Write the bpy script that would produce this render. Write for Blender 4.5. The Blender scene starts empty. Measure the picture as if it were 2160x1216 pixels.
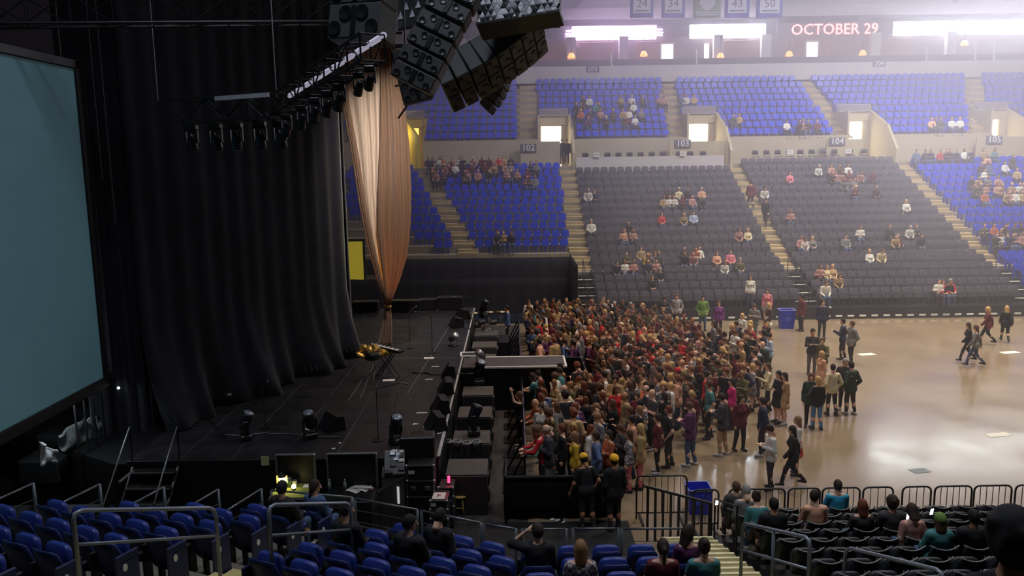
import bpy, bmesh, math, random
import numpy as np
from mathutils import Vector, Matrix
random.seed(7); np.random.seed(7)
SC = bpy.context.scene
COL = SC.collection
# ------------------------------------------------------------------ camera
FPX, CAM_H, PITCH, ROLL = 1690.0, 8.3, math.radians(8.9), math.radians(0.85)
_F = Vector((0, math.cos(PITCH), -math.sin(PITCH)))
_U0 = Vector((0, math.sin(PITCH), math.cos(PITCH)))
_R = Vector((1, 0, 0)) * math.cos(ROLL) - _U0 * math.sin(ROLL)
_U = _U0 * math.cos(ROLL) + Vector((1, 0, 0)) * math.sin(ROLL)
EYE = Vector((0, 0, CAM_H))
cd = bpy.data.cameras.new('camera'); cam = bpy.data.objects.new('camera', cd); COL.objects.link(cam)
cd.sensor_width = 36; cd.lens = 36 * FPX / 2160; cd.clip_end = 400; cd.clip_start = .05
M = Matrix.Identity(4)
for i in range(3):
    M[i][0] = _R[i]; M[i][1] = _U[i]; M[i][2] = -_F[i]; M[i][3] = EYE[i]
cam.matrix_world = M
SC.camera = cam
# ------------------------------------------------------------------ world, lamps, exposure
SC.view_settings.view_transform = 'Standard'; SC.view_settings.look = 'None'
SC.view_settings.gamma = 1; SC.view_settings.use_curve_mapping = False
SC.view_settings.exposure = 0.0
SC.cycles.use_denoising = True
SC.cycles.max_bounces = 5; SC.cycles.diffuse_bounces = 3; SC.cycles.glossy_bounces = 3
SC.cycles.transmission_bounces = 3; SC.cycles.volume_bounces = 1; SC.cycles.transparent_max_bounces = 6
SC.cycles.volume_step_rate = 4; SC.cycles.sample_clamp_indirect = 6
w = bpy.data.worlds.new('hall_air'); SC.world = w; w.use_nodes = True
w.node_tree.nodes['Background'].inputs[0].default_value = (.55, .62, 1, 1)
w.node_tree.nodes['Background'].inputs[1].default_value = 0.012

def area_lamp(name, loc, target, size, power, col, spread=180, sy=None):
    d = bpy.data.lights.new(name, 'AREA'); d.energy = power; d.color = col; d.size = size; d.spread = math.radians(spread)
    if sy: d.shape = 'RECTANGLE'; d.size_y = sy
    o = bpy.data.objects.new(name, d); COL.objects.link(o); o.location = loc
    o.rotation_euler = (Vector(target) - Vector(loc)).to_track_quat('-Z', 'Y').to_euler()
    return o
def point_lamp(name, loc, power, col, r=.05):
    d = bpy.data.lights.new(name, 'POINT'); d.energy = power; d.color = col; d.shadow_soft_size = r
    o = bpy.data.objects.new(name, d); COL.objects.link(o); o.location = loc; return o
# house lamps hang from the roof steel over the open floor and over the far bowl
for i, (x, y, p) in enumerate([(10, 27, 680), (19, 27, 1100), (9, 38, 800), (19, 38, 1300), (29, 36, 1700)]):
    area_lamp('house_lamp', (x, y, 23.5), (x + .5, y + 1, 0), 2.0, p, (1, .91, .77), 110)
for i, (x, p) in enumerate([(-2, 340), (9, 650), (20, 1500), (31, 3300)]):
    area_lamp('bowl_lamp', (x, 47, 23.5), (x, 56, 7), 2.5, p, (.92, .9, 1), 130)
area_lamp('near_fill_lamp', (-3, 12, 22), (-2, 11, 2), 3, 520, (.78, .85, 1), 120)  # unseen lamp added overhead for the bluish spill on the near blue seats
area_lamp('near_fill_lamp', (9, 10, 22), (9, 12, 1), 3, 330, (.9, .95, 1), 110)  # second unseen lamp, added to brighten the near black seats
area_lamp('stage_wash_lamp', (-2.2, 25, 13.2), (4.5, 27, 0), 1.2, 150, (1, .62, .45), 110)
point_lamp('backstage_lamp', (-1.5, 22, 12.5), 40, (.8, .8, 1), .5)

# ------------------------------------------------------------------ pixel <-> place helpers (used to survey the photograph)
def ray(px, py):
    return _F + _R * ((px - 1080) / FPX) + _U * ((608 - py) / FPX)
def PZ(px, py, z):
    d = ray(px, py); return EYE + d * ((z - CAM_H) / d.z)
def PY(px, py, y):
    d = ray(px, py); return EYE + d * (y / d.y)
def PX(px, py, x):
    d = ray(px, py); return EYE + d * (x / d.x)
def PN(px, py, n, c):
    d = ray(px, py); n = Vector(n); return EYE + d * ((c - n.dot(EYE)) / n.dot(d))
def proj(p):
    v = Vector(p) - EYE; k = v.dot(_F)
    return (1080 + FPX * v.dot(_R) / k, 608 - FPX * v.dot(_U) / k)

# ------------------------------------------------------------------ materials
def lin(c):
    c = c / 255.; return c / 12.92 if c <= .04045 else ((c + .055) / 1.055) ** 2.4
def rgb(t): return (lin(t[0]), lin(t[1]), lin(t[2]), 1)
MATS = {}
def mat(name, c, rough=.6, metal=0., var=.12, scale=6., bump=0., emit=0., ecol=None, spec=.5, kind='noise', rvar=0., sheen=0., trans=None):
    if name in MATS: return MATS[name]
    m = bpy.data.materials.new(name); m.use_nodes = True; MATS[name] = m
    nt = m.node_tree; b = nt.nodes['Principled BSDF']
    b.inputs['Roughness'].default_value = rough; b.inputs['Metallic'].default_value = metal
    b.inputs['Specular IOR Level'].default_value = spec
    b.inputs['Base Color'].default_value = rgb(c)
    if sheen: b.inputs['Sheen Weight'].default_value = sheen
    if var or bump or rvar:
        tc = nt.nodes.new('ShaderNodeTexCoord')
        if kind == 'wave':
            n = nt.nodes.new('ShaderNodeTexWave'); n.inputs['Scale'].default_value = scale; n.inputs['Distortion'].default_value = 3
        else:
            n = nt.nodes.new('ShaderNodeTexNoise'); n.inputs['Scale'].default_value = scale; n.inputs['Detail'].default_value = 5
        nt.links.new(tc.outputs['Object'], n.inputs['Vector'])
        fac = n.outputs['Fac']
        if var:
            r = nt.nodes.new('ShaderNodeMapRange'); r.inputs['From Min'].default_value = .3; r.inputs['From Max'].default_value = .7
            r.inputs['To Min'].default_value = 1 - var; r.inputs['To Max'].default_value = 1 + var
            nt.links.new(fac, r.inputs['Value'])
            v = nt.nodes.new('ShaderNodeVectorMath'); v.operation = 'SCALE'; v.inputs[0].default_value = rgb(c)[:3]
            nt.links.new(r.outputs['Result'], v.inputs['Scale']); nt.links.new(v.outputs[0], b.inputs['Base Color'])
        if rvar:
            r2 = nt.nodes.new('ShaderNodeMapRange'); r2.inputs['From Min'].default_value = .3; r2.inputs['From Max'].default_value = .7
            r2.inputs['To Min'].default_value = max(.02, rough - rvar); r2.inputs['To Max'].default_value = rough + rvar
            nt.links.new(fac, r2.inputs['Value']); nt.links.new(r2.outputs['Result'], b.inputs['Roughness'])
        if bump:
            bp = nt.nodes.new('ShaderNodeBump'); bp.inputs['Strength'].default_value = bump; bp.inputs['Distance'].default_value = .02
            nt.links.new(fac, bp.inputs['Height']); nt.links.new(bp.outputs['Normal'], b.inputs['Normal'])
    if emit:
        b.inputs['Emission Color'].default_value = rgb(ecol or c); b.inputs['Emission Strength'].default_value = emit
    if trans:
        t = nt.nodes.new('ShaderNodeBsdfTranslucent'); t.inputs['Color'].default_value = rgb(trans)
        mx = nt.nodes.new('ShaderNodeMixShader'); mx.inputs[0].default_value = .4
        out = nt.nodes['Material Output']
        nt.links.new(b.outputs[0], mx.inputs[1]); nt.links.new(t.outputs[0], mx.inputs[2]); nt.links.new(mx.outputs[0], out.inputs['Surface'])
    return m

# ------------------------------------------------------------------ mesh builder
class MB:
    def __init__(s): s.v = []; s.f = []; s.m = []; s.cur = 0; s.n = 0
    def add(s, vs, fs):
        o = s.n; s.v.extend([tuple(v) for v in vs]); s.n += len(vs)
        for f in fs: s.f.append(tuple(i + o for i in f)); s.m.append(s.cur)
        return s
    def box(s, c, size, R=None, bev=0.0):
        hx, hy, hz = [q / 2 for q in size]; c = Vector(c)
        if bev <= 0:
            P = [(x, y, z) for z in (-hz, hz) for y in (-hy, hy) for x in (-hx, hx)]
            Fs = [(0, 2, 3, 1), (4, 5, 7, 6), (0, 1, 5, 4), (2, 6, 7, 3), (0, 4, 6, 2), (1, 3, 7, 5)]
        else:
            b = min(bev, hx * .9, hy * .9, hz * .9); P = []
            for z in (-1, 1):
                for y in (-1, 1):
                    for x in (-1, 1):
                        P += [(x * hx, y * (hy - b), z * (hz - b)), (x * (hx - b), y * hy, z * (hz - b)), (x * (hx - b), y * (hy - b), z * hz)]
            I = lambda x, y, z, a: 3 * ((z > 0) * 4 + (y > 0) * 2 + (x > 0)) + a
            Fs = []
            for sg in (-1, 1):
                q = [I(sg, -1, -1, 0), I(sg, 1, -1, 0), I(sg, 1, 1, 0), I(sg, -1, 1, 0)]; Fs.append(q if sg > 0 else q[::-1])
                q = [I(-1, sg, -1, 1), I(1, sg, -1, 1), I(1, sg, 1, 1), I(-1, sg, 1, 1)]; Fs.append(q[::-1] if sg > 0 else q)
                q = [I(-1, -1, sg, 2), I(1, -1, sg, 2), I(1, 1, sg, 2), I(-1, 1, sg, 2)]; Fs.append(q if sg > 0 else q[::-1])
            for y in (-1, 1):
                for z in (-1, 1):
                    Fs.append([I(-1, y, z, 1), I(1, y, z, 1), I(1, y, z, 2), I(-1, y, z, 2)])
                    Fs.append([I(y, -1, z, 0), I(y, 1, z, 0), I(y, 1, z, 2), I(y, -1, z, 2)])
                    Fs.append([I(y, z, -1, 0), I(y, z, 1, 0), I(y, z, 1, 1), I(y, z, -1, 1)])
            for z in (-1, 1):
                for y in (-1, 1):
                    for x in (-1, 1): Fs.append([I(x, y, z, 0), I(x, y, z, 1), I(x, y, z, 2)])
        P = [Vector(p) for p in P]
        if R is not None: P = [R @ p for p in P]
        return s.add([p + c for p in P], Fs)
    def tube(s, pts, r, n=6, r2=None, cap=True):
        pts = [Vector(p) for p in pts]; N = len(pts); rings = []
        ref = None
        for i, p in enumerate(pts):
            d = (pts[min(i + 1, N - 1)] - pts[max(i - 1, 0)])
            if d.length < 1e-9: d = Vector((0, 0, 1))
            d.normalize()
            if ref is None:
                ref = Vector((0, 0, 1)) if abs(d.z) < .9 else Vector((1, 0, 0))
            a = d.cross(ref).normalized(); b = d.cross(a).normalized(); ref = a.cross(d) if abs(a.cross(d).dot(d)) < .5 else ref
            rr = r if r2 is None else r + (r2 - r) * i / max(1, N - 1)
            if isinstance(r, (list, tuple)): rr = r[i]
            rings.append([p + (a * math.cos(2 * math.pi * k / n) + b * math.sin(2 * math.pi * k / n)) * rr for k in range(n)])
        V = [v for rg in rings for v in rg]; Fs = []
        for i in range(N - 1):
            for k in range(n):
                Fs.append((i * n + k, (i + 1) * n + k, (i + 1) * n + (k + 1) % n, i * n + (k + 1) % n))
        if cap: Fs.append(tuple(range(n))); Fs.append(tuple((N - 1) * n + k for k in reversed(range(n))))
        return s.add(V, Fs)
    def lathe(s, prof, c=(0, 0, 0), n=16, R=None):
        V = []; c = Vector(c)
        for (r, z) in prof:
            for k in range(n):
                p = Vector((r * math.cos(2 * math.pi * k / n), r * math.sin(2 * math.pi * k / n), z))
                V.append((R @ p if R is not None else p) + c)
        Fs = []
        for i in range(len(prof) - 1):
            for k in range(n): Fs.append((i * n + k, i * n + (k + 1) % n, (i + 1) * n + (k + 1) % n, (i + 1) * n + k))
        Fs.append(tuple(reversed(range(n)))); Fs.append(tuple((len(prof) - 1) * n + k for k in range(n)))
        return s.add(V, Fs)
    def ball(s, c, r, n=10, m=6, R=None):
        if not isinstance(r, (tuple, list)): r = (r, r, r)
        V = []; c = Vector(c)
        for j in range(1, m):
            a = math.pi * j / m
            for k in range(n):
                b = 2 * math.pi * k / n
                p = Vector((r[0] * math.sin(a) * math.cos(b), r[1] * math.sin(a) * math.sin(b), r[2] * math.cos(a)))
                V.append((R @ p if R is not None else p) + c)
        t = Vector((0, 0, r[2])); V.append((R @ t if R is not None else t) + c); V.append((R @ -t if R is not None else -t) + c)
        T = (m - 1) * n; Fs = []
        for j in range(m - 2):
            for k in range(n): Fs.append((j * n + k, (j + 1) * n + k, (j + 1) * n + (k + 1) % n, j * n + (k + 1) % n))
        for k in range(n): Fs.append((T, k, (k + 1) % n)); Fs.append((T + 1, (m - 2) * n + (k + 1) % n, (m - 2) * n + k))
        return s.add(V, Fs)
    def sheet(s, grid, th=0.0):
        """grid[i][j] of points -> quads; th>0 gives it a thickness"""
        a, b = len(grid), len(grid[0]); V = [Vector(p) for r in grid for p in r]
        q = [(i * b + j, i * b + j + 1, (i + 1) * b + j + 1, (i + 1) * b + j) for i in range(a - 1) for j in range(b - 1)]
        if th <= 0: return s.add(V, q)
        nr = [Vector() for _ in V]
        for f in q:
            n = (V[f[1]] - V[f[0]]).cross(V[f[3]] - V[f[0]])
            for i in f: nr[i] += n
        W = [v - n.normalized() * th if n.length > 1e-12 else v for v, n in zip(V, nr)]
        o = len(V); Fs = list(q) + [tuple(i + o for i in reversed(f)) for f in q]
        rim = [(0, j) for j in range(b)] + [(i, b - 1) for i in range(1, a)] + [(a - 1, j) for j in range(b - 2, -1, -1)] + [(i, 0) for i in range(a - 2, 0, -1)]
        ids = [i * b + j for i, j in rim]
        for k in range(len(ids)):
            x, y = ids[k], ids[(k + 1) % len(ids)]; Fs.append((y, x, x + o, y + o))
        return s.add(V + W, Fs)
    def prism(s, pts, z0, z1):
        n = len(pts); V = [(p[0], p[1], z0) for p in pts] + [(p[0], p[1], z1) for p in pts]
        Fs = [tuple(reversed(range(n))), tuple(range(n, 2 * n))] + [(i, (i + 1) % n, n + (i + 1) % n, n + i) for i in range(n)]
        return s.add(V, Fs)
    def mesh(s, name, mats, smooth=False):
        me = bpy.data.meshes.new(name); me.from_pydata(s.v, [], s.f)
        for m in (mats if isinstance(mats, (list, tuple)) else [mats]): me.materials.append(m)
        if any(s.m): me.polygons.foreach_set('material_index', s.m)
        if smooth: me.polygons.foreach_set('use_smooth', [True] * len(me.polygons))
        me.update(); return me
    def build(s, name, mats, parent=None, smooth=False, loc=None, rz=0):
        return put(name, s.mesh(name, mats, smooth), parent, loc, rz)
def put(name, me, parent=None, loc=None, rz=0, mw=None):
    o = bpy.data.objects.new(name, me); COL.objects.link(o)
    if parent is not None: o.parent = parent
    if loc is not None: o.location = loc
    if rz: o.rotation_euler = (0, 0, rz)
    if mw is not None: o.matrix_local = mw
    return o
def tag(o, label, cat, group=None, kind=None):
    if label: o['label'] = label
    if cat: o['category'] = cat
    if group: o['group'] = group
    if kind: o['kind'] = kind
    return o
def thing(name, label, cat, loc=(0, 0, 0), rz=0, group=None):
    o = bpy.data.objects.new(name, None); COL.objects.link(o); o.location = loc; o.rotation_euler = (0, 0, rz)
    o.empty_display_size = .2
    return tag(o, label, cat, group)
def struct(o, label=None):
    o['kind'] = 'structure'
    if label: o['label'] = label
    return o
def stuff(o, label=None, cat=None):
    o['kind'] = 'stuff'
    return tag(o, label, cat)
def text_mesh(name, s, size, m, parent, mw, depth=.02, align='CENTER'):
    c = bpy.data.curves.new(name, 'FONT'); c.body = s; c.size = size; c.extrude = depth / 2; c.align_x = align; c.align_y = 'CENTER'; c.resolution_u = 2
    t = bpy.data.objects.new(name + '_tmp', c); COL.objects.link(t)
    dg = bpy.context.evaluated_depsgraph_get(); me = bpy.data.meshes.new_from_object(t.evaluated_get(dg))
    bpy.data.objects.remove(t); bpy.data.curves.remove(c); me.materials.clear(); me.materials.append(m)
    o = put(name, me, parent); o.matrix_local = mw; return o
# a sign facing the camera side (-Y): text lies in XZ
FACE_CAM = Matrix(((1, 0, 0, 0), (0, 0, -1, 0), (0, 1, 0, 0), (0, 0, 0, 1)))
def T(x, y, z): return Matrix.Translation((x, y, z))
ORD = ['front', 'second', 'third', 'fourth', 'fifth', 'sixth', 'seventh', 'eighth', 'ninth', 'tenth', 'eleventh', 'twelfth', 'thirteenth', 'fourteenth', 'fifteenth', 'sixteenth', 'seventeenth', 'eighteenth', 'nineteenth', 'twentieth', 'twenty-first', 'twenty-second', 'twenty-third', 'twenty-fourth', 'twenty-fifth', 'twenty-sixth', 'twenty-seventh', 'twenty-eighth', 'twenty-ninth', 'thirtieth']
ORD1 = ['first'] + ORD[1:]

# shared materials
concrete = mat('stand_concrete', (150, 138, 122), .8, var=.1, scale=1.5)
floor_m = mat('sealed_concrete_floor', (138, 120, 98), .15, var=.1, scale=.45, rvar=.06, spec=.42)
blackm = mat('black_cloth', (13, 13, 16), .9, var=.2, scale=3, spec=.2)
blackdeck = mat('black_stage_deck', (25, 24, 28), .5, var=.25, scale=1.2, rvar=.12)
blackpaint = mat('black_paint', (16, 16, 18), .45, var=.15)
steel = mat('galvanised_rail', (120, 124, 128), .4, .7, var=.1, scale=9)
chrome = mat('bright_aluminium', (190, 192, 196), .25, .9, var=.05)
beige = mat('beige_painted_wall', (172, 160, 140), .75, var=.06, scale=.8)
pale = mat('pale_painted_band', (196, 188, 190), .7, var=.05, scale=.7)
stepm = mat('aisle_concrete', (176, 156, 120), .8, var=.12, scale=3)
nosing = mat('white_step_nosing', (215, 212, 205), .6, var=.08, scale=8)
seatblue = mat('blue_seat_plastic', (38, 56, 134), .42, var=.08, scale=5)
farblue = mat('far_blue_seat_plastic', (38, 68, 216), .3, var=.08, scale=5)
farblue2 = mat('far_blue_seat_back', (26, 54, 190), .5, var=.08, scale=5)
seatblue2 = mat('blue_seat_shell', (20, 34, 84), .45, var=.08, scale=5)
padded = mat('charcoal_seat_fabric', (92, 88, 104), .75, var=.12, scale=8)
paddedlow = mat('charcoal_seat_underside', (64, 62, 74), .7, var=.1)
blackseat = mat('black_seat_shell', (34, 36, 40), .5, var=.1)
rimm = mat('grey_highlight_rim', (140, 142, 142), .45, var=.1)  # grey stands for the highlight along the black seat tops
white = mat('white_plastic', (225, 225, 222), .5, var=.04)
paper = mat('white_paper', (225, 222, 212), .85, var=.03)
# ================================================================== THE HALL
b = MB(); b.add([(-40, -4, 0), (50, -4, 0), (50, 41.0, 0), (-40, 41.0, 0)], [(0, 1, 2, 3)])
b.add([(-40, -4, -.2), (50, -4, -.2), (50, 41.0, -.2), (-40, 41.0, -.2)], [(3, 2, 1, 0)])
struct(b.build('floor', floor_m))
b = MB(); b.add([(-39, 12.7, .004), (2.62, 12.7, .004), (2.62, 17.62, .004), (-39, 17.62, .004)], [(0, 1, 2, 3)]); struct(b.build('floor_black_matting', mat('black_floor_matting', (20, 20, 22), .8, var=.2, scale=3)))
b = MB(); b.add([(-39, 17.63, .003), (-1.82, 17.63, .003), (-1.82, 40.8, .003), (-39, 40.8, .003)], [(0, 1, 2, 3)]); struct(b.build('floor_backstage_matting', MATS['black_floor_matting']))
b = MB(); b.add([(-1.8, 17.63, .004), (.3, 17.63, .004), (.3, 40.5, .004), (-1.8, 40.5, .004)], [(0, 1, 2, 3)]); struct(b.build('floor_pit_matting', mat('grey_pit_matting', (58, 54, 52), .8, var=.15, scale=2)))
# taped marks, one light reflection painted white, and hatch covers on the floor
for i, (px, py, w_, l_) in enumerate([(1828, 748, .7, .35), (2130, 744, .8, .35), (2105, 918, .75, .3), (1940, 994, .5, .3)]):
    p = PZ(px, py, 0); b = MB(); b.box((0, 0, .004), (w_, l_, .008), bev=.003)
    tag(b.build('floor_plate', paper if i < 3 else steel, loc=p, rz=.2), ['white tape square on the open floor, nearest the far seats', 'white tape square on the floor beyond the walking group', 'white painted light reflection on the shiny middle floor', 'round grey floor socket plate near the barricades'][i], 'floor mark')

# ---------------------------------------------------------------- far bowl
RET_Y, RET_Z, RET_T, RET_R = 41.0, .6, .8, .33       # telescopic rows
FIX_Y, FIX_Z, FIX_T, FIX_R = 45.0, 2.1, .9, .445     # fixed lower rows
UP_Y, UP_Z, UP_T, UP_R = 58.2, 9.7, .87, .545        # upper rows
AISLE = [4.0, 15.5, 27.2]
def a12(y): return -1.9 - (y - 45) * .36              # slanted aisle between blocks 101 and 102
b = MB()
for k in range(5):
    y0, z = RET_Y + RET_T * k, RET_Z + RET_R * k
    b.box(((4.6 + 50) / 2, y0 + RET_T / 2 + .02, z / 2), (45.4, RET_T + .04 if k < 4 else RET_T, z))
struct(b.build('floor_telescopic_risers', blackpaint))
b = MB()
for k in range(13):
    y0, z = FIX_Y + FIX_T * k, FIX_Z + FIX_R * k
    b.box((14, y0 + FIX_T / 2, z / 2), (76, FIX_T, z))
b.box((14, 57.4, 4.0), (76, 1.4, 8.0)); b.box((14, 62, 3.9), (76, 8, 7.8))
struct(b.build('floor_lower_bowl', concrete))
VOMS = [(-9.1, -6.2, 'a'), (2.1, 4.45, 'b'), (12.75, 15.45, 'c'), (24.2, 27.0, 'd'), (34.4, 37.2, 'e')]
def in_vom(x, y, pad=0.0):
    return any(a - pad < x < c + pad for a, c, _ in VOMS) and y < 61.2
b = MB()
for k in range(9):
    y0, z = UP_Y + UP_T * k, UP_Z + UP_R * k
    xs = [-24] + [q for v in VOMS for q in v[:2]] + [52]
    if y0 < 61.0:
        for i in range(0, len(xs), 2): b.box(((xs[i] + xs[i + 1]) / 2, y0 + UP_T / 2, (z + 8) / 2), (xs[i + 1] - xs[i], UP_T, z - 8))
    else: b.box((14, y0 + UP_T / 2, (z + 8) / 2), (76, UP_T, z - 8))
struct(b.build('floor_upper_bowl', concrete))
# wall under the upper rows, broken by the vomitories
b = MB(); xs = [-24] + [q for v in VOMS for q in v[:2]] + [52]
for i in range(0, len(xs), 2): b.box(((xs[i] + xs[i + 1]) / 2, 58.14, 8.95), (xs[i + 1] - xs[i], .1, 1.9))
struct(b.build('wall_cross_aisle', beige))
# parapet in front of the platform of block 103
b = MB(); b.box((9.75, 56.55, 8.05), (10.3, .14, 1.1)); struct(b.build('wall_platform_parapet', pale))
# vomitory cheeks, portals and lit corridors
corr = mat('lit_corridor_wall', (255, 240, 205), .7, emit=5.5, ecol=(255, 242, 205), var=0)
corr_y = mat('lit_corridor_wall_dim', (255, 225, 120), .7, emit=2.2, ecol=(255, 214, 100), var=0)
cheek = mat('cream_vomitory_wall', (178, 164, 138), .7, var=.05)
yel = mat('yellow_vomitory_wall', (205, 180, 70), .7, var=.05)
signboard = mat('grey_sign_board', (120, 112, 128), .6)
for i, (a, c, nm) in enumerate(VOMS):
    mid = (a + c) / 2
    b = MB()
    b.add([(c - .08, 56.6, 7.6), (c + .1, 56.6, 7.6), (c + .1, 61.4, 7.6), (c - .08, 61.4, 7.6), (c - .08, 56.6, 8.9), (c + .1, 56.6, 8.9), (c + .1, 61.4, 11.9), (c - .08, 61.4, 11.9), (c - .08, 58.2, 10.6), (c + .1, 58.2, 10.6)],
          [(0, 3, 7, 8, 4), (1, 5, 9, 6, 2), (4, 8, 9, 5), (8, 7, 6, 9), (0, 4, 5, 1), (3, 2, 6, 7)])
    b.box((a - .02, 59.8, 9.9), (.14, 3.2, 3.4))
    if i == 0:
        b = MB(); q = [(-6.31, 57.0), (-7.66, 60.9), (-7.84, 60.85), (-6.49, 56.95)]; zz = [10.2, 11.7, 11.7, 10.2]
        b.add([(x, y, 7.6) for x, y in q] + [(x, y, z) for (x, y), z in zip(q, zz)], [(0, 3, 2, 1), (4, 5, 6, 7), (0, 1, 5, 4), (1, 2, 6, 5), (2, 3, 7, 6), (3, 0, 4, 7)])
    struct(b.build('wall_vomitory_cheek', yel if i == 0 else cheek))
    b = MB(); b.box((mid, 61.1, 11.3), (c - a, .2, .7)); b.box((a + .12, 61.1, 9.4), (.24, .2, 3.2)); b.box((c - .35, 61.1, 9.4), (.5, .2, 3.2))
    struct(b.build('wall_vomitory_portal', yel if i == 0 else cheek))
    b = MB(); b.box((mid, 61.5, 9.4), (c - a - .3, .05, 3.2)); struct(b.build('wall_lit_corridor', corr_y if i == 0 else corr))
    b = MB(); b.tube([(a, 61.1, 11.75), (a, 61.1, 12.3), (c, 61.1, 12.3), (c, 61.1, 11.75)], .035, 5)
    b.tube([(a, 61.1, 12.3), (a, 58.3, 10.6)], .03, 5); b.tube([(c, 61.1, 12.3), (c, 58.3, 11.0), (c, 58.3, 9.6)], .035, 5)
    tag(b.build('guard_rail', steel), 'grey pipe rail round the exit tunnel ' + ['behind the gold drape', 'beside sign-102', 'beside sign-103', 'beside sign-104', 'past sign-105'][i], 'rail', 'rails round the far exit tunnels')
    t = thing('exit_sign_board', 'grey sign board over the exit tunnel ' + ['behind the gold drape', 'beside sign-102', 'beside sign-103', 'beside sign-104', 'past sign-105'][i], 'sign', (mid, 60.9, 11.95), group='sign boards over the exit tunnels')
    b = MB(); b.box((0, 0, 0), (c - a - .3, .06, .5), bev=.02); b.build('board', signboard, t)
    b = MB()
    for q in ((0, .24), (0, -.24)): b.box((q[0], -.035, q[1]), (c - a - .26, .03, .035))
    for sx in (-1, 1): b.box((sx * (c - a - .3) / 2, -.035, 0), (.035, .03, .5))
    b.build('frame', pale, t)
# parapets with the block numbers
wtext = mat('white_sign_letter', (235, 235, 238), .6, var=0)
darksq = mat('dark_number_panel', (96, 88, 104), .7)
for (num, x0, x1, z0, z1, sx, sz) in [('102', .75, 3.55, 8.0, 9.75, 1.3, 9.3), ('103', 11.3, 15.3, 8.0, 9.6, 12.2, 9.45), ('104', 22.4, 25.0, 8.0, 9.6, 23.1, 9.45), ('105', 33.0, 37.0, 8.0, 9.6, 34.2, 9.4)]:
    b = MB(); b.box(((x0 + x1) / 2, 57.55, (z0 + z1) / 2), (x1 - x0, .14, z1 - z0)); struct(b.build('wall_number_parapet', cheek if num != '102' else beige))
    t = thing('block_number_sign', f'number-sign-{num} on the far parapet', 'sign', (sx, 57.42, sz))
    b = MB(); b.box((0, 0, 0), (1.15, .05, .55), bev=.01); b.build('panel', darksq, t)
    text_mesh('number', num, .62, wtext, t, T(0, -.04, 0) @ FACE_CAM)
# aisle stairs, every tread its own block
def stair(name, xf, ys, zs, wid, m):
    """aisle of single treads: the name carries the setting's kind, each tread is a child block"""
    bb = MB(); x, y, z = xf(ys[0]), ys[0], zs[0]; bb.box((x, y + .1, z + .01), (wid, .2, .06)); root = struct(bb.build(name, m))
    me = {}
    for i, (y, z) in enumerate(zip(ys, zs)):
        for h in (0, 1):
            key = h
            if key not in me:
                q = MB(); q.box((0, 0, 0), (wid, .42, .2 if h else .12), bev=.012); me[key] = q.mesh('step', m)
            put('step', me[key], root, (xf(y), y + .22 + .44 * h, z + .05 + .12 * h))
    return root
fy = [FIX_Y + FIX_T * k for k in range(13)]; fz = [FIX_Z + FIX_R * k for k in range(13)]
stair('floor_aisle_101', a12, fy[2:], fz[2:], 1.25, stepm)
for i, x in enumerate(AISLE): stair('floor_aisle_%d' % (102 + i), lambda y, x=x: x, fy, fz, 1.2, stepm)
uy = [UP_Y + UP_T * k for k in range(9)]; uz = [UP_Z + UP_R * k for k in range(9)]
UPA = [(1.35, 1.3), (12.0, 1.0), (24.0, 1.1), (33.9, 1.3)]
def upx(i, y): return UPA[i][0] + (y - 58.2) * (.02, .1, -.06, .45)[i]
for i, (x, wd) in enumerate(UPA): stair('floor_upper_aisle_%d' % (202 + i), lambda y, i=i: upx(i, y), uy, uz, wd, stepm)
# dark stair wells with white nosings through the telescopic rows
for i, x in enumerate(AISLE + [38.5]):
    t = thing('telescopic_stair', 'dark stair with white nosings through the telescopic seats ' + ['under aisle-102', 'under aisle-103', 'under aisle-104', 'at the far end'][i], 'stair', (x, 41, 0))
    b = MB()
    for k in range(5): b.box((0, .1 + RET_T * k + .3, (RET_Z + RET_R * k + .02) / 2), (1.25, .8, RET_Z + RET_R * k + .04))
    b.build('stair_body', blackpaint, t)
    q = MB(); q.box((0, 0, 0), (.56, .1, .05), bev=.01); me = q.mesh('nosing', nosing)
    for k in range(6):
        for s in (-1, 1): put('nosing', me, t, (s * .31, .0 + RET_T * k * .96, RET_Z * .3 + RET_R * k + .3))
    b = MB(); b.tube([(0, .3, .5), (0, .3, 1.6), (0, 3.6, 2.9), (0, 3.6, 1.9)], .025, 5); b.build('handrail', blackpaint, t)
# dasher front with its row of small white lights
b = MB(); b.box((27.4, 40.96, .3), (45.6, .06, .6)); struct(b.build('wall_riser_front', blackpaint))
lit = mat('small_step_light', (240, 238, 230), .4, emit=.6, var=0)
q = MB(); q.box((0, 0, 0), (.34, .04, .09), bev=.01); me = q.mesh('step_light', white)
for i in range(38):
    x = 5.2 + i * .62
    if any(abs(x - a) < .8 for a in AISLE): continue
    o = put('marker_tile', me, None, (x, 40.9, .16)); tag(o, f'white marker tile low on the far riser front, {ORD1[i % 19]} from ' + ('aisle-102' if i < 19 else 'aisle-103'), 'marker', 'white marker tiles along the riser front')

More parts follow.
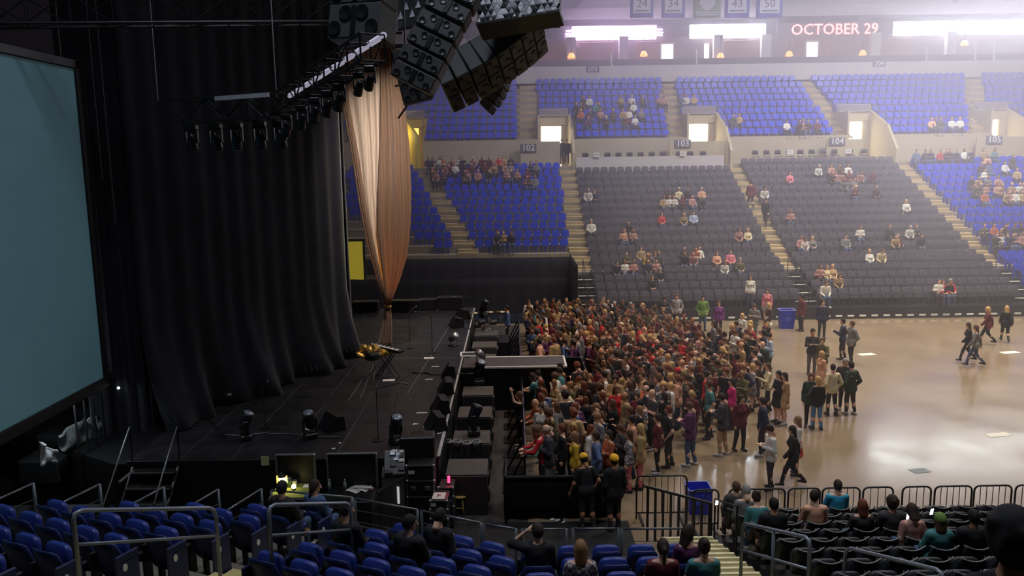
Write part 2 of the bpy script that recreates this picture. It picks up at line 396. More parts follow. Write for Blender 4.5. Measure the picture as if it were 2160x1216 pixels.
# ---------------------------------------------------------------- fascia, suites, ribbon boards, roof
b = MB(); b.box((14, 66.2, 15.2), (78, .2, 1.3)); struct(b.build('wall_suite_fascia', pale))
b = MB(); b.box((14, 69.2, 15.0), (78, 6, .2)); struct(b.build('floor_suite', concrete))
suite = mat('suite_back_wall', (132, 112, 112), .8, var=.1, scale=.6)
suite2 = mat('suite_wood_wall', (150, 104, 78), .7, var=.15, scale=.8)
b = MB(); b.box((14, 71.9, 16.9), (78, .2, 3.9)); struct(b.build('wall_suite_back', suite))
b = MB()
for x in [-10, -4, 1.6, 5.4, 9.9, 18.0, 22.1, 31.5, 38]: b.box((x, 71.2, 16.9), (.8, .5, 3.9))
struct(b.build('wall_suite_columns', pale))
b = MB(); b.box((14, 66.9, 15.95), (78, .12, .95)); struct(b.build('wall_suite_rail', mat('suite_rail_dark', (104, 92, 104), .6)))
for i, x in enumerate([-2, 3.8, 7.6, 12.6, 20.2, 26.4, 33.5]):
    b = MB(); b.box((0, 0, 0), (3.0, .1, 2.0), bev=.03); tag(b.build('wood_board', suite2, loc=(x, 71.74, 17.5)), f'brown wood panel at the back of the {ORD1[i]} suite along the upper level', 'panel', 'wood panels in the suites')
glow = mat('suite_doorway_light', (255, 250, 240), .5, emit=7, ecol=(255, 246, 230), var=0)
orange = mat('suite_lamp_light', (255, 170, 90), .5, emit=1.6, ecol=(255, 176, 96), var=0)
for i, (px, py, w_, h_, m, lb) in enumerate([(1407, 112, 1.0, 3.0, glow, 'bright lit suite doorway beside the purple light'), (1712, 108, .95, 3.0, glow, 'bright lit suite doorway under the red date'), (1490, 100, .4, 3.0, glow, 'narrow bright suite doorway under the second white board')]):
    p = PY(px, py, 71.7); t = thing('lit_doorway', lb, 'doorway', (p.x, 71.7, 15.1))
    b = MB(); b.box((0, 0, h_ / 2 + .1), (w_, .08, h_)); b.build('opening', m, t)
    b = MB()
    for s in (-1, 1): b.box((s * (w_ / 2 + .06), -.06, h_ / 2 + .1), (.12, .12, h_ + .1))
    b.box((0, -.06, h_ + .2), (w_ + .3, .12, .14)); b.build('frame', pale, t)
for i, (px, py, lb) in enumerate([(1205, 112, 'orange glowing suite lamp at the start of the boards'), (1520, 112, 'orange suite lamp under the second white board'), (1358, 108, 'small orange suite lamp under the first white board'), (1665, 108, 'orange suite lamp before the date board'), (1820, 106, 'orange suite lamp past the date board'), (2035, 85, 'pinkish suite lamp under the long white board')]):
    p = PY(px, py, 70.8); t = thing('suite_lamp', lb, 'lamp', (p.x, 70.8, p.z), group='lamps in the suites')
    b = MB(); b.lathe([(.16, .0), (.32, -.3), (.3, -.42), (.05, -.42)], n=10); b.build('shade', orange, t, smooth=True)
    b = MB(); hh = max(.3, 18.62 - p.z); b.tube([(0, 0, 0), (0, 0, hh)], .03, 5); b.lathe([(.0, hh), (.12, hh), (.1, hh + .05), (0, hh + .06)], n=8); b.build('stem', blackpaint, t)
ledge = mat('roof_edge_band', (206, 200, 208), .7, var=.04)
b = MB(); b.box((14, 72.4, 20.9), (78, 1.0, .9)); struct(b.build('wall_ledge', ledge))
b = MB(); b.box((14, 72.3, 19.3), (78, .6, 1.3)); struct(b.build('wall_board_backing', mat('board_backing', (70, 62, 70), .7)))
wled = mat('white_display_light', (255, 250, 255), .5, emit=38, ecol=(238, 205, 255), var=0)
wled2 = mat('cool_white_display_light', (250, 252, 255), .5, emit=42, ecol=(236, 240, 255), var=0)
led_off = mat('dark_display_face', (92, 78, 84), .4, var=.05)
red = mat('red_display_letter', (255, 70, 80), .5, emit=5, ecol=(255, 128, 130), var=0)
for i, (p0, p1, lb) in enumerate([(1207, 1384, 'glowing purple-white ribbon board by the hanging speakers'), (1455, 1614, 'glowing white ribbon board before the red date'), (1640, 1872, 'dark ribbon board with red date lettering'), (1884, 2270, 'long glowing white ribbon board past the red date')]):
    py = 68 - (i // 1) * 1; xa, xb = PY(p0, 68, 71.8).x, PY(p1, 68, 71.8).x
    t = thing('ribbon_board', lb, 'display', ((xa + xb) / 2, 71.8, 19.25), group='ribbon boards over the suites')
    W = xb - xa; b = MB(); b.box((0, .06, 0), (W + .2, .16, 1.35), bev=.03); b.build('casing', led_off, t)
    if i == 2:
        text_mesh('date_text', 'OCTOBER 29', 1.28, red, t, T(.15, -.1, 0) @ FACE_CAM, .06)
    else:
        b = MB(); b.box((0, -.05, 0), (W, .06, 1.12), bev=.01); b.build('lit_face', wled if i == 0 else wled2, t)
        if i == 0:
            for s in (-1, 1):
                b = MB()
                for q in (.28, -.05, -.3): b.box((s * (W / 2 + .3), -.05, q * .8), (.6 - abs(q) * .5, .05, .1), bev=.01)
                b.build('star_points', wled, t)
# back wall above the boards, roof and braces
roofw = mat('roof_liner', (198, 200, 206), .8, var=.06, scale=.4)
b = MB(); b.box((14, 73.2, 23), (78, .3, 5)); struct(b.build('wall_far', roofw))
b = MB(); b.box((14, 35, 25.3), (90, 80, .3)); struct(b.build('ceiling', mat('roof_dark_liner', (60, 60, 66), .8)))
for i, (x, dx) in enumerate([(4.5, 4.5), (24, -3.5), (31, 3.5), (40, -3.5)]):
    b = MB(); b.tube([(x, 72.8, 20.4), (x + dx, 72.8, 24.8)], .16, 6); b.lathe([(.0, 0), (.3, 0), (.3, .12), (0, .12)], c=(x, 72.8, 20.3), n=8)
    tag(b.build('roof_brace', mat('roof_brace_grey', (150, 150, 156), .6)), f'slanting grey roof brace above the ribbon boards, {ORD1[i]} from the stage', 'brace', 'roof braces above the boards')
for s, x, nm in ((-1, -25, 'stage_end'), (1, 51, 'open_end')):
    b = MB(); b.box((x, 35, 12.5), (.3, 80, 26)); struct(b.build('wall_' + nm, mat('dark_end_wall', (40, 40, 46), .8)))
b = MB(); b.box((14, -4.5, 12.5), (78, .3, 26)); struct(b.build('wall_near', mat('dark_end_wall', (40, 40, 46), .8)))
# hanging number banners
bb_ = mat('blue_banner_cloth', (118, 122, 196), .8, var=.04); bw_ = mat('white_banner_cloth', (206, 208, 226), .8, var=.03); bg_ = mat('grey_green_banner_cloth', (150, 162, 158), .8, var=.05)
ink = mat('banner_ink', (120, 120, 150), .8, var=0)
for i, (a, c, num) in enumerate([(1329, 1378, '24'), (1395, 1444, '34'), (1462, 1520, ''), (1528, 1580, '43'), (1594, 1650, '50')]):
    y = 63.0; pl = PY(a, 38, y); pr = PY(c, 37, y); wd = pr.x - pl.x; zb = pl.z; H = 2.0
    t = thing('number_banner' if num else 'emblem_banner', f'hanging blue banner with white field and number-{num}' if num else 'grey green banner with a pale round fan emblem', 'banner', ((pl.x + pr.x) / 2, y, zb), group='banners hung under the roof')
    b = MB(); g = [[(-wd / 2 + wd * j / 8, .05 * math.sin(j * 1.1 + i), H * k / 6) for j in range(9)] for k in range(7)]; b.sheet(g, .02); b.build('cloth', bb_ if num else bg_, t, True)
    b = MB(); b.tube([(-wd / 2 - .1, 0, H), (wd / 2 + .1, 0, H)], .04, 6); b.build('top_pole', steel, t)
    if num:
        b = MB(); b.box((0, -.1, .95), (wd * .74, .02, 1.25)); b.build('white_field', bw_, t)
        text_mesh('number', num, .85, ink, t, T(0, -.12, 1.0) @ FACE_CAM)
        b = MB(); b.box((0, -.115, .5), (wd * .6, .01, .12)); b.build('name_strip', ink, t)
    else:
        b = MB(); n = 9
        for k in range(n):
            a0 = math.pi * (k + .08) / n; a1 = math.pi * (k + .92) / n
            b.add([(0, -.1, .95), (.62 * math.cos(a0), -.1, .95 + .62 * math.sin(a0)), (.62 * math.cos(a1), -.1, .95 + .62 * math.sin(a1))], [(0, 1, 2)])
            b.add([(0, -.1, .95), (.5 * math.cos(-a0), -.1, .95 - .4 * math.sin(a0)), (.5 * math.cos(-a1), -.1, .95 - .4 * math.sin(a1))], [(0, 2, 1)])
        b.build('fan_emblem', bw_, t)
        for k in (.35, .2): q = MB(); q.box((0, -.1, k), (wd * .8, .01, .07)); q.build('text_strip', bw_, t)
for num, px, py in [('203', 1250, 146), ('204', 1855, 134)]:
    p = PY(px, py, 66.05); t = thing('suite_number_sign', f'small sign-{num} on the suite fascia', 'sign', p)
    b = MB(); b.box((0, .02, 0), (1.05, .04, .5), bev=.01); b.build('panel', darksq, t)
    text_mesh('number', num, .5, wtext, t, T(0, -.03, 0) @ FACE_CAM)
# slim handrail posts standing on the fascia by the upper aisles
for i, (px, py) in enumerate([(1290, 128), (1470, 120), (1955, 115), (2058, 105), (2098, 100)]):
    p = PY(px, py, 66.6); b = MB(); b.tube([(0, -.3, 15.86 - p.z), (0, 0, 15.95 - p.z), (-.04, 0, .5)], .05, 6); b.ball((-.04, 0, .52), .06, 6, 4)
    tag(b.build('rail_post', white, loc=p), f'short white rail post on the suite fascia, {ORD1[i]} from the hanging speakers', 'post', 'white rail posts on the fascia')
# ================================================================== SEATS
def plump(w_, h, th, y0, z0, tilt, n=5):
    """rounded slab standing up: returns MB of a pillow-like panel"""
    b = MB(); R = Matrix.Rotation(tilt, 3, 'X'); prof = []
    for j in range(n + 1):
        u = j / n; prof.append(u)
    V = []; nx = 8
    outline = []
    for k in range(20):
        a = 2 * math.pi * k / 20; cx = abs(math.cos(a)) ** .45 * math.copysign(1, math.cos(a)); cz = abs(math.sin(a)) ** .55 * math.copysign(1, math.sin(a))
        outline.append((cx * w_ / 2, cz * h / 2))
    rings = []
    for (s, y) in ((.9, -th / 2), (1.0, -th * .25), (1.0, th * .25), (.88, th / 2)):
        rings.append([R @ Vector((x * s, y, z * s)) + Vector((0, y0, z0)) for x, z in outline])
    V = [v for r in rings for v in r]; N = 20
    Fs = [(i * N + k, (i + 1) * N + k, (i + 1) * N + (k + 1) % N, i * N + (k + 1) % N) for i in range(3) for k in range(N)]
    Fs += [tuple(range(N)), tuple(3 * N + k for k in reversed(range(N)))]
    b.add(V, Fs); return b
def back_shell(b, w_=.47, z0=.40, z1=.84, lean=-.10, bow=.06, dip=.0, nx=7, nz=5, th=.022):
    g = []
    for j in range(nz):
        v = j / (nz - 1); row = []
        for i in range(nx):
            u = -1 + 2 * i / (nx - 1)
            ww = w_ / 2 * (1 - .22 * max(0, v - .7) / .3 * abs(u) ** 3)
            z = z0 + (z1 - z0) * v - (.05 * abs(u) ** 4 * v if not dip else -dip * u * u * v)
            row.append((u * ww, lean * v + bow * u * u, z))
        g.append(row)
    return b.sheet(g, th)
NEAR = {}
def near_seat_meshes():
    b = MB(); back_shell(b, .55, .30, .87, -.12, .075); NEAR['backrest'] = b.mesh('backrest', seatblue2, True)
    NEAR['seat_pan'] = plump(.44, .42, .10, .12, .66, -.1).mesh('seat_pan', seatblue, True)
    b = MB(); b.box((0, .0, .2), (.06, .1, .4), bev=.015); b.box((0, .08, .42), (.4, .16, .04), bev=.015); NEAR['bracket'] = b.mesh('bracket', blackpaint)
    b = MB(); b.box((.265, .03, .30), (.035, .16, .6), bev=.012); b.box((.265, .12, .60), (.05, .34, .035), bev=.012); NEAR['arm_stand'] = b.mesh('arm_stand', blackpaint)
    b = MB(); b.box((.27, .05, .36), (.04, .36, .7), bev=.03); NEAR['end_panel'] = b.mesh('end_panel', seatblue2)
    b = MB(); b.lathe([(0, 0), (.035, 0), (.035, .008), (0, .008)], n=12, R=Matrix.Rotation(math.pi / 2, 3, 'Y') @ Matrix.Diagonal((1.5, 1, 1))); NEAR['number_disc'] = b.mesh('number_disc', white)
    b = MB(); back_shell(b, .48, .36, .82, -.12, .07, .05); NEAR['black_backrest'] = b.mesh('backrest', blackseat, True)
    b = MB(); pts = [(-.235 + .47 * i / 8, -.12 + .07 * (-1 + i / 4) ** 2, .825 + .05 * (-1 + i / 4) ** 2) for i in range(9)]; b.tube(pts, .011, 5); NEAR['highlight_rim'] = b.mesh('highlight_rim', rimm, True)
    NEAR['black_pan'] = plump(.45, .38, .08, .16, .56, -.2).mesh('seat_pan', blackseat, True)
near_seat_meshes()
def near_blue_seat(x, y, z, rz, label, end=0):
    t = thing('stadium_seat', label, 'seat', (x, y, z), rz, 'blue folding seats in the near stand')
    for nm in ('backrest', 'seat_pan', 'bracket', 'arm_stand'): put(nm, NEAR[nm], t)
    if end:
        o = put('end_panel', NEAR['end_panel'], t); d = put('number_disc', NEAR['number_disc'], o); d.location = (.29 if end > 0 else .25, .0, .52)
        if end < 0: o.location = (-.54, 0, 0); d.location = (.245, 0, .52)
    return t
def near_black_seat(x, y, z, rz, label):
    t = thing('padded_seat', label, 'seat', (x, y, z), rz, 'black folding seats in the near telescopic stand')
    for nm, k in (('backrest', 'black_backrest'), ('seat_pan', 'black_pan'), ('highlight_rim', 'highlight_rim'), ('arm_stand', 'arm_stand')): put(nm, NEAR[k], t)
    return t

# ---------------------------------------------------------------- near blue stand: rows run along e_ and step back along -n_
Ln = Vector((.423, .906, 0)); Le = Vector((.906, -.423, 0)); RZL = math.atan2(-.423, .906)
def rowz(k): return 1.38 + .25 * k
Q0, TR = 10.8, .8
def lp(t, q, z=0): return Le * t + Ln * q + Vector((0, 0, z))
def t_end(q): return -10.15 - max(0, (Q0 - q)) * 1.4 if q > 8.2 else -16.5
terr = MB()
for k in range(8):
    q = Q0 - TR * k; z = rowz(k)
    t0, t1 = t_end(q), -.467 * q
    P = [lp(t0, q - .42), lp(-.467 * (q - .42), q - .42), lp(-.467 * (q + .42), q + .42), lp(t0, q + .42)]
    terr.prism([(p.x, p.y) for p in P], 0, z)
    yy = q / .904
    terr.add([], []); terr.prism([((0), yy - .44), (3.05, yy - .44), (3.05, yy + .44), (0, yy + .44)], 0, z)
struct(terr.build('floor_near_blue_stand', mat('near_stand_concrete', (112, 104, 92), .8, var=.15, scale=2)))
AIS = (-8.75, -7.45)
nb = 0
for k in range(8):
    q = Q0 - TR * k; z = rowz(k); rn = ORD[k]
    # left block, counted from the aisle
    i = 0; t = AIS[0] - .3
    while t > t_end(q) + .25 and i < 13:
        p = lp(t, q - .1, z)
        if proj(p + Vector((0, 0, .8)))[0] > -60 and proj(p + Vector((0, 0, .85)))[1] > 1064 and proj(p + Vector((0, 0, .85)))[1] < 1240:
            near_blue_seat(p.x, p.y, p.z, RZL, f'blue folding seat, stage side of near aisle, {rn} row, {ORD1[i]} from aisle', 1 if i == 0 else 0); nb += 1
        t -= .58; i += 1
    # wedge block
    i = 0; t = AIS[1] + .3
    while t < -.467 * q - .22:
        p = lp(t, q - .1, z)
        if proj(p + Vector((0, 0, .85)))[1] < 1240 and q > 7.5:
            near_blue_seat(p.x, p.y, p.z, RZL, f'blue folding seat, wedge right of near aisle, {rn} row, {ORD1[i]} from aisle', -1 if i == 0 else 0); nb += 1
        t += .56; i += 1
    yy = q / .904
    for i in range(5):
        x = .32 + i * .56; p = Vector((x, yy - .1, z))
        if proj(p + Vector((0, 0, .85)))[1] < 1240:
            near_blue_seat(p.x, p.y, p.z, 0, f'blue folding seat, straight block behind railing, {rn} row, {ORD1[i]} from the bend'); nb += 1
# steps of the near aisle
t_ = MB(); p = lp(-8.1, Q0, rowz(0) + .03); t_.box(p, (1.2, .3, .06), Matrix.Rotation(RZL, 3, 'Z')); ais = struct(t_.build('floor_near_aisle', stepm))
q_ = MB(); q_.box((0, 0, 0), (1.25, .42, .13), bev=.012); me = q_.mesh('step', mat('near_yellow_lit_step', (186, 170, 110), .8, var=.12, scale=4))  # yellowish light on the concrete put into the step colour
for k in range(8):
    for h in (0, 1):
        p = lp(-8.1, Q0 - TR * k - .1 - .36 * h, rowz(k) + .07 + .12 * h); o = put('step', me, ais, p, RZL)

# ---------------------------------------------------------------- near black telescopic stand
def bz(k): return .05 + .225 * k
def by(k): return 16.3 - .8 * k
b = MB()
for k in range(9): b.box((4.4 + 4.6, by(k) + .0, bz(k) / 2 + .01), (9.2, .82, max(.04, bz(k))))
struct(b.build('floor_near_black_stand', blackpaint))
nk = 0
for k in range(9):
    for i in range(16):
        x = 4.75 + i * .545; p = Vector((x, by(k) - .12, bz(k) + .03)); pr = proj(p + Vector((0, 0, .8)))
        if pr[0] < 2200 and pr[1] < 1230:
            near_black_seat(p.x, p.y, p.z, 0, f'black folding seat with pale highlight rim, {ORD[k]} row behind barricades, {ORD1[i]} from stairs'); nk += 1
# stairs between the blue and the black stand
b = MB(); b.box((3.72, 16.55, .02), (1.2, .3, .04)); ns = struct(b.build('floor_near_stair', stepm))
q_ = MB(); q_.box((0, 0, 0), (1.15, .34, .1), bev=.012); me = q_.mesh('step', mat('lit_yellow_step', (150, 138, 92), .8, var=.12, scale=4))  # yellow light falling on the stair is part of this colour
q_ = MB(); q_.box((0, 0, 0), (1.12, .07, .02), bev=.005); men = q_.mesh('nosing', mat('pale_yellow_nosing', (236, 226, 180), .6, var=.08))
for i in range(22):
    y = 16.3 - .4 * i; o = put('step', me, ns, (3.75, y, .1 + .1125 * i)); put('nosing', men, ns, (3.75, y + .12, .1 + .1125 * i + .055))
b = MB()
for i in range(22): b.box((3.75, 16.3 - .4 * i, .05 + .05625 * i), (1.15, .4, .1 + .1125 * i - .06))
struct(b.build('floor_near_stair_base', concrete))

# ---------------------------------------------------------------- far seats
def far_seat_arrays(pad=False):
    b = MB(); b.cur = 0
    w_, z1 = (.5, .92) if pad else (.45, .82)
    outline = [(-w_ / 2, .42), (-w_ / 2, z1 - .1), (-w_ / 2 + .08, z1), (w_ / 2 - .08, z1), (w_ / 2, z1 - .1), (w_ / 2, .42)]
    n = len(outline)
    V = [(x, -.02 - .08 * (z - .42), z) for x, z in outline] + [(x, -.08 - .08 * (z - .42), z) for x, z in outline]
    b.add(V, [tuple(reversed(range(n))), tuple(range(n, 2 * n))] + [(i, (i + 1) % n, n + (i + 1) % n, n + i) for i in range(n)])
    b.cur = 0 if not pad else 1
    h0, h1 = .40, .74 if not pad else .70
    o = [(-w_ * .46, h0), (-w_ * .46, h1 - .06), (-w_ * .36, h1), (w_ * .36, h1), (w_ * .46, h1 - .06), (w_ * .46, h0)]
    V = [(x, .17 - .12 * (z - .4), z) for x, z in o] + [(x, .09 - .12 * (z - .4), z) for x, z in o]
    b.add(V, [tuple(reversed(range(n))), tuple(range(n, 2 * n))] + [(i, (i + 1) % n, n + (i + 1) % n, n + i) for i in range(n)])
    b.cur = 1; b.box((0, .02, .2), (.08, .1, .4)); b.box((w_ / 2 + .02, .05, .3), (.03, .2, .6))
    return b
FARB, FARP = far_seat_arrays(), far_seat_arrays(True)
far_blue_me = FARB.mesh('far_blue_seat', [farblue, farblue2]); far_pad_me = FARP.mesh('far_padded_seat', [padded, paddedlow])
def turned(bm_v): return np.array([(-x, -y, z) for x, y, z in bm_v])     # far seats face the camera side
class Joined:
    def __init__(s, src): s.v0 = turned(src.v); s.src = src; s.V = []; s.F = []; s.m = []; s.n = 0
    def add(s, x, y, z, rz=0.0):
        c, q = math.cos(rz), math.sin(rz); v = s.v0
        s.V.append(np.stack([v[:, 0] * c - v[:, 1] * q + x, v[:, 0] * q + v[:, 1] * c + y, v[:, 2] + z], 1))
        s.F += [tuple(i + s.n for i in f) for f in s.src.f]; s.m += s.src.m; s.n += len(v)
    def build(s, name, mats):
        me = bpy.data.meshes.new(name); me.from_pydata(np.concatenate(s.V).tolist(), [], s.F)
        for m in mats: me.materials.append(m)
        me.polygons.foreach_set('material_index', s.m); me.update(); return put(name, me)
JB, JP = Joined(FARB), Joined(FARP)
far_rows = []                                    # (y, z, kind, x0, x1, name)
for k in range(5):
    y, z = RET_Y + RET_T * k + .55, RET_Z + RET_R * k
    far_rows += [(y, z, 'p', 4.75, 14.85, '103', k, 'r'), (y, z, 'p', 16.2, 26.5, '104', k, 'r'), (y, z, 'b', 28.0, 37.6, '105', k, 'r')]
for k in range(13):
    y, z = FIX_Y + FIX_T * k + .6, FIX_Z + FIX_R * k
    if k >= 2:
        lo = -4.6 - (k - 2) * 1.0 if k < 6 else -14
        far_rows += [(y, z, 'b', lo, a12(y) - .72, '101', k, 'f'), (y, z, 'b', a12(y) + .72, 3.3, '102', k, 'f')]
    if k < 12: far_rows.append((y, z, 'p', 4.75, 14.85, '103', k, 'f'))
    far_rows += [(y, z, 'p', 16.2, 26.5, '104', k, 'f'), (y, z, 'b', 28.0, 44, '105', k, 'f')]
for k in range(9):
    y, z = UP_Y + UP_T * k + .6, UP_Z + UP_R * k
    ux = [upx(i, UP_Y + UP_T * k) for i in range(4)]
    for a, c, nm in ((-15, ux[0] - .85, '202'), (ux[0] + .85, ux[1] - .7, '203'), (ux[1] + .75, ux[2] - .75, '204'), (ux[2] + .75, ux[3] - .85, '205'), (ux[3] + .85, 46, '206')): far_rows.append((y, z, 'u', a, c, nm, k, 'u'))
cand = {'b': [], 'p': []}
for (y, z, kd, x0, x1, nm, k, zone) in far_rows:
    n = int((x1 - x0) / .56); off = (x1 - x0 - n * .56) / 2
    for i in range(n + 1):
        x = x0 + off + i * .56
        if zone == 'u' and in_vom(x, y, .3): continue
        px, py = proj((x, y, z + .6))
        if not (-20 < px < 2190): continue
        if px < 730 and nm in ('101', '202'): continue
        cand['p' if kd == 'p' else 'b'].append((x, y, z, nm, k, i, zone))
tb, tp = turned(FARB.v), turned(FARP.v)
fb = MB(); fb.v = [tuple(v) for v in tb]; fb.f = FARB.f; fb.m = FARB.m; fb.n = len(fb.v); far_blue_me = fb.mesh('stadium_seat_far', [farblue, farblue2])
fb = MB(); fb.v = [tuple(v) for v in tp]; fb.f = FARP.f; fb.m = FARP.m; fb.n = len(fb.v); far_pad_me = fb.mesh('padded_seat_far', [padded, paddedlow])
for key, me, J, lim, nm_, colr in (('b', far_blue_me, JB, 300 - nb, 'stadium_seat', 'blue'), ('p', far_pad_me, JP, 300 - nk, 'padded_seat', 'charcoal padded')):
    cs = sorted(cand[key], key=lambda s: (s[6] == 'u', s[1] + (8 if s[3] == '105' else 0) , s[0]))
    for j, (x, y, z, nm, k, i, zone) in enumerate(cs):
        if j < lim:
            o = put(nm_, me, None, (x, y, z)); rn = ORD[k] if zone == 'r' else ORD[k + (5 if nm in ('103', '104', '105') else 0)]
            where = {'101': 'beside the gold drape', '102': 'below sign-102', '103': 'below sign-103', '104': 'below sign-104', '105': 'below sign-105'}.get(nm, 'above')
            tag(o, f'{colr} far seat {where}, {rn} row up, {ORD1[i]} from stage end', 'seat', f'{colr} seats in the far block {nm}')
        else: J.add(x, y, z)
stuff(JB.build('distant_blue_seats', [farblue, farblue2]), 'rows of small blue seats filling the upper far bowl', 'seats')
stuff(JP.build('distant_charcoal_seats', [padded, paddedlow]), 'rows of small charcoal seats high in the far lower bowl', 'seats')
# loose chairs on the wheelchair platform above blocks 103 and 104
q = MB(); q.box((0, 0, .45), (.46, .44, .05), bev=.015); cm_seat = q.mesh('seat', blackseat)
q = MB(); q.sheet([[(-.22 + .44 * i / 6, .2 + .05 * (1 - ((i - 3) / 3) ** 2), .6 + .32 * j / 3 - (.09 * ((i - 3) / 3) ** 4 if j == 3 else 0)) for i in range(7)] for j in range(4)], .025); cm_back = q.mesh('backrest', blackseat, True)
q = MB()
for sx in (-1, 1):
    q.tube([(sx * .21, -.2, 0), (sx * .21, -.18, .44)], .014, 5); q.tube([(sx * .21, .24, 0), (sx * .21, .2, .44), (sx * .2, .22, .9)], .014, 5)
cm_frame = q.mesh('frame', steel)
for blk, xs, y in (('103', [5.3 + .78 * i for i in range(8)] + [11.9, 12.7, 13.6], 57.0), ('104', [17.3 + .8 * i for i in range(8)] + [24.0, 25.0], 57.1)):
    for i, x in enumerate(xs):
        t = thing('platform_chair', f'black loose chair on the platform above block-{blk}, {ORD1[i]} from the stage', 'chair', (x, y, 8.0), 0, f'loose chairs on the platform above block {blk}')
        put('seat', cm_seat, t); put('backrest', cm_back, t); put('frame', cm_frame, t)
for i, (x, y) in enumerate([(6.0, 56.5), (12.0, 56.5), (19.5, 56.7), (23.6, 56.7)]):
    t = thing('platform_notice', ['white paper notice taped to the parapet above block-103, stage side', 'white paper notice on the parapet under number 103', 'white paper notice in the middle of the block 104 platform', 'white paper notice under number 104'][i], 'notice', (x, y - .12, 8.75))
    b = MB(); b.box((0, 0, 0), (.42, .02, .3)); b.build('paper', paper, t); b = MB(); b.box((0, -.014, .05), (.3, .006, .03)); b.box((0, -.014, -.03), (.3, .006, .03)); b.build('printed_line', ink, t)
# ================================================================== STAGE
DZ = 1.5
st = thing('stage', 'black concert stage deck with a pale tape line along its front edge', 'stage', (0, 0, 0))
b = MB(); b.prism([(-1.78, 17.95), (-1.78, 38), (-13.6, 38), (-13.6, 20.6), (-9.4, 17.95)], .05, DZ - .06); b.build('stage_base', blackpaint, st)
q_ = MB(); q_.box((0, 0, 0), (1.215, 2.425, .06), bev=.008); me = q_.mesh('deck_panel', blackdeck)
for i in range(7):
    for j in range(9):
        x, y = -2.4 - 1.22 * i, 19.17 + 2.43 * j
        if x < -9.6 or (y < 20 and x < -8.9) or y > 36.9: continue
        put('deck_panel', me, st, (x, y, DZ - .03 + .001 * ((i * 3 + j) % 3)))
tape = mat('pale_edge_tape', (170, 166, 166), .5, var=.15, scale=5)
for j in range(8):
    b = MB(); b.box((-1.79, 19.17 + 2.43 * j, DZ + .006), (.055 if j else .08, 2.36, .03), bev=.006); b.build('edge_strip', tape, st)
thin = mat('faint_deck_line', (92, 88, 92), .6, var=.2)
b = MB()
for (p, q) in [((860, 830), (962, 665)), ((760, 840), (800, 742)), ((735, 845), (765, 800))]:
    A, B = PZ(*p, DZ + .004), PZ(*q, DZ + .004); b.tube([A, B], .012, 4)
b.build('deck_line', thin, st)
# thrust platform out into the crowd
t = thing('thrust_platform', 'narrow grey runway with white edges jutting into the crowd', 'platform')
A, B = PZ(1040, 776, DZ), PZ(1183, 754, DZ); x0, x1, y0, y1 = -1.75, 1.78, A.y, PZ(1100, 754, DZ).y
b = MB(); b.box(((x0 + x1) / 2, (y0 + y1) / 2, DZ / 2 - .02), (x1 - x0, y1 - y0 - .04, DZ - .04)); b.build('platform_base', blackpaint, t)
b = MB(); b.box(((x0 + x1) / 2, (y0 + y1) / 2, DZ - .01), (x1 - x0 - .06, y1 - y0 - .1, .03)); b.build('platform_top', mat('grey_runway_top', (66, 60, 60), .6, var=.1), t)
for c, s in [(((x0 + x1) / 2 + .3, y0, DZ), (x1 - x0 - .6, .06, .07)), (((x0 + x1) / 2 + .3, y1, DZ), (x1 - x0 - .6, .06, .07)), ((x1, (y0 + y1) / 2, DZ), (.07, y1 - y0, .07))]:
    b = MB(); b.box(c, s, bev=.01); b.build('white_edge', white, t)
# white square frame at the stage lip
p = PZ(989, 750, DZ); t = thing('square_frame', 'small white square frame lying at the stage lip', 'frame', p, .05)
for c, s in [((0, -.28, .03), (.62, .07, .06)), ((0, .28, .03), (.62, .07, .06)), ((-.28, 0, .03), (.07, .5, .06)), ((.28, 0, .03), (.07, .5, .06))]:
    b = MB(); b.box(c, s, bev=.01); b.build('frame_bar', white, t)
b = MB(); b.box((0, 0, .012), (.5, .5, .02)); b.build('inset', blackdeck, t)

# projection screen with frame
t = thing('projection_screen', 'tall blank grey-teal projection screen in black frame beside the stage', 'screen')
scr = mat('grey_teal_screen', (126, 182, 192), .7, var=.03, scale=1.5)
b = MB(); b.box((-10.33, 13.6, 6.88), (.04, 12.0, 7.6)); b.build('screen_surface', scr, t)
for c, s in [((-10.32, 13.6, 10.76), (.12, 12.3, .22)), ((-10.32, 13.6, 2.98), (.14, 12.3, .26)), ((-10.32, 19.68, 6.88), (.12, .2, 8.0))]:
    b = MB(); b.box(c, s, bev=.02); b.build('frame_bar', blackpaint, t)
for y in (15.5, 19.4):
    b = MB(); b.tube([(-10.5, y, 10.8), (-10.5, y, 14.5)], .03, 5); b.build('hanger', blackpaint, t)
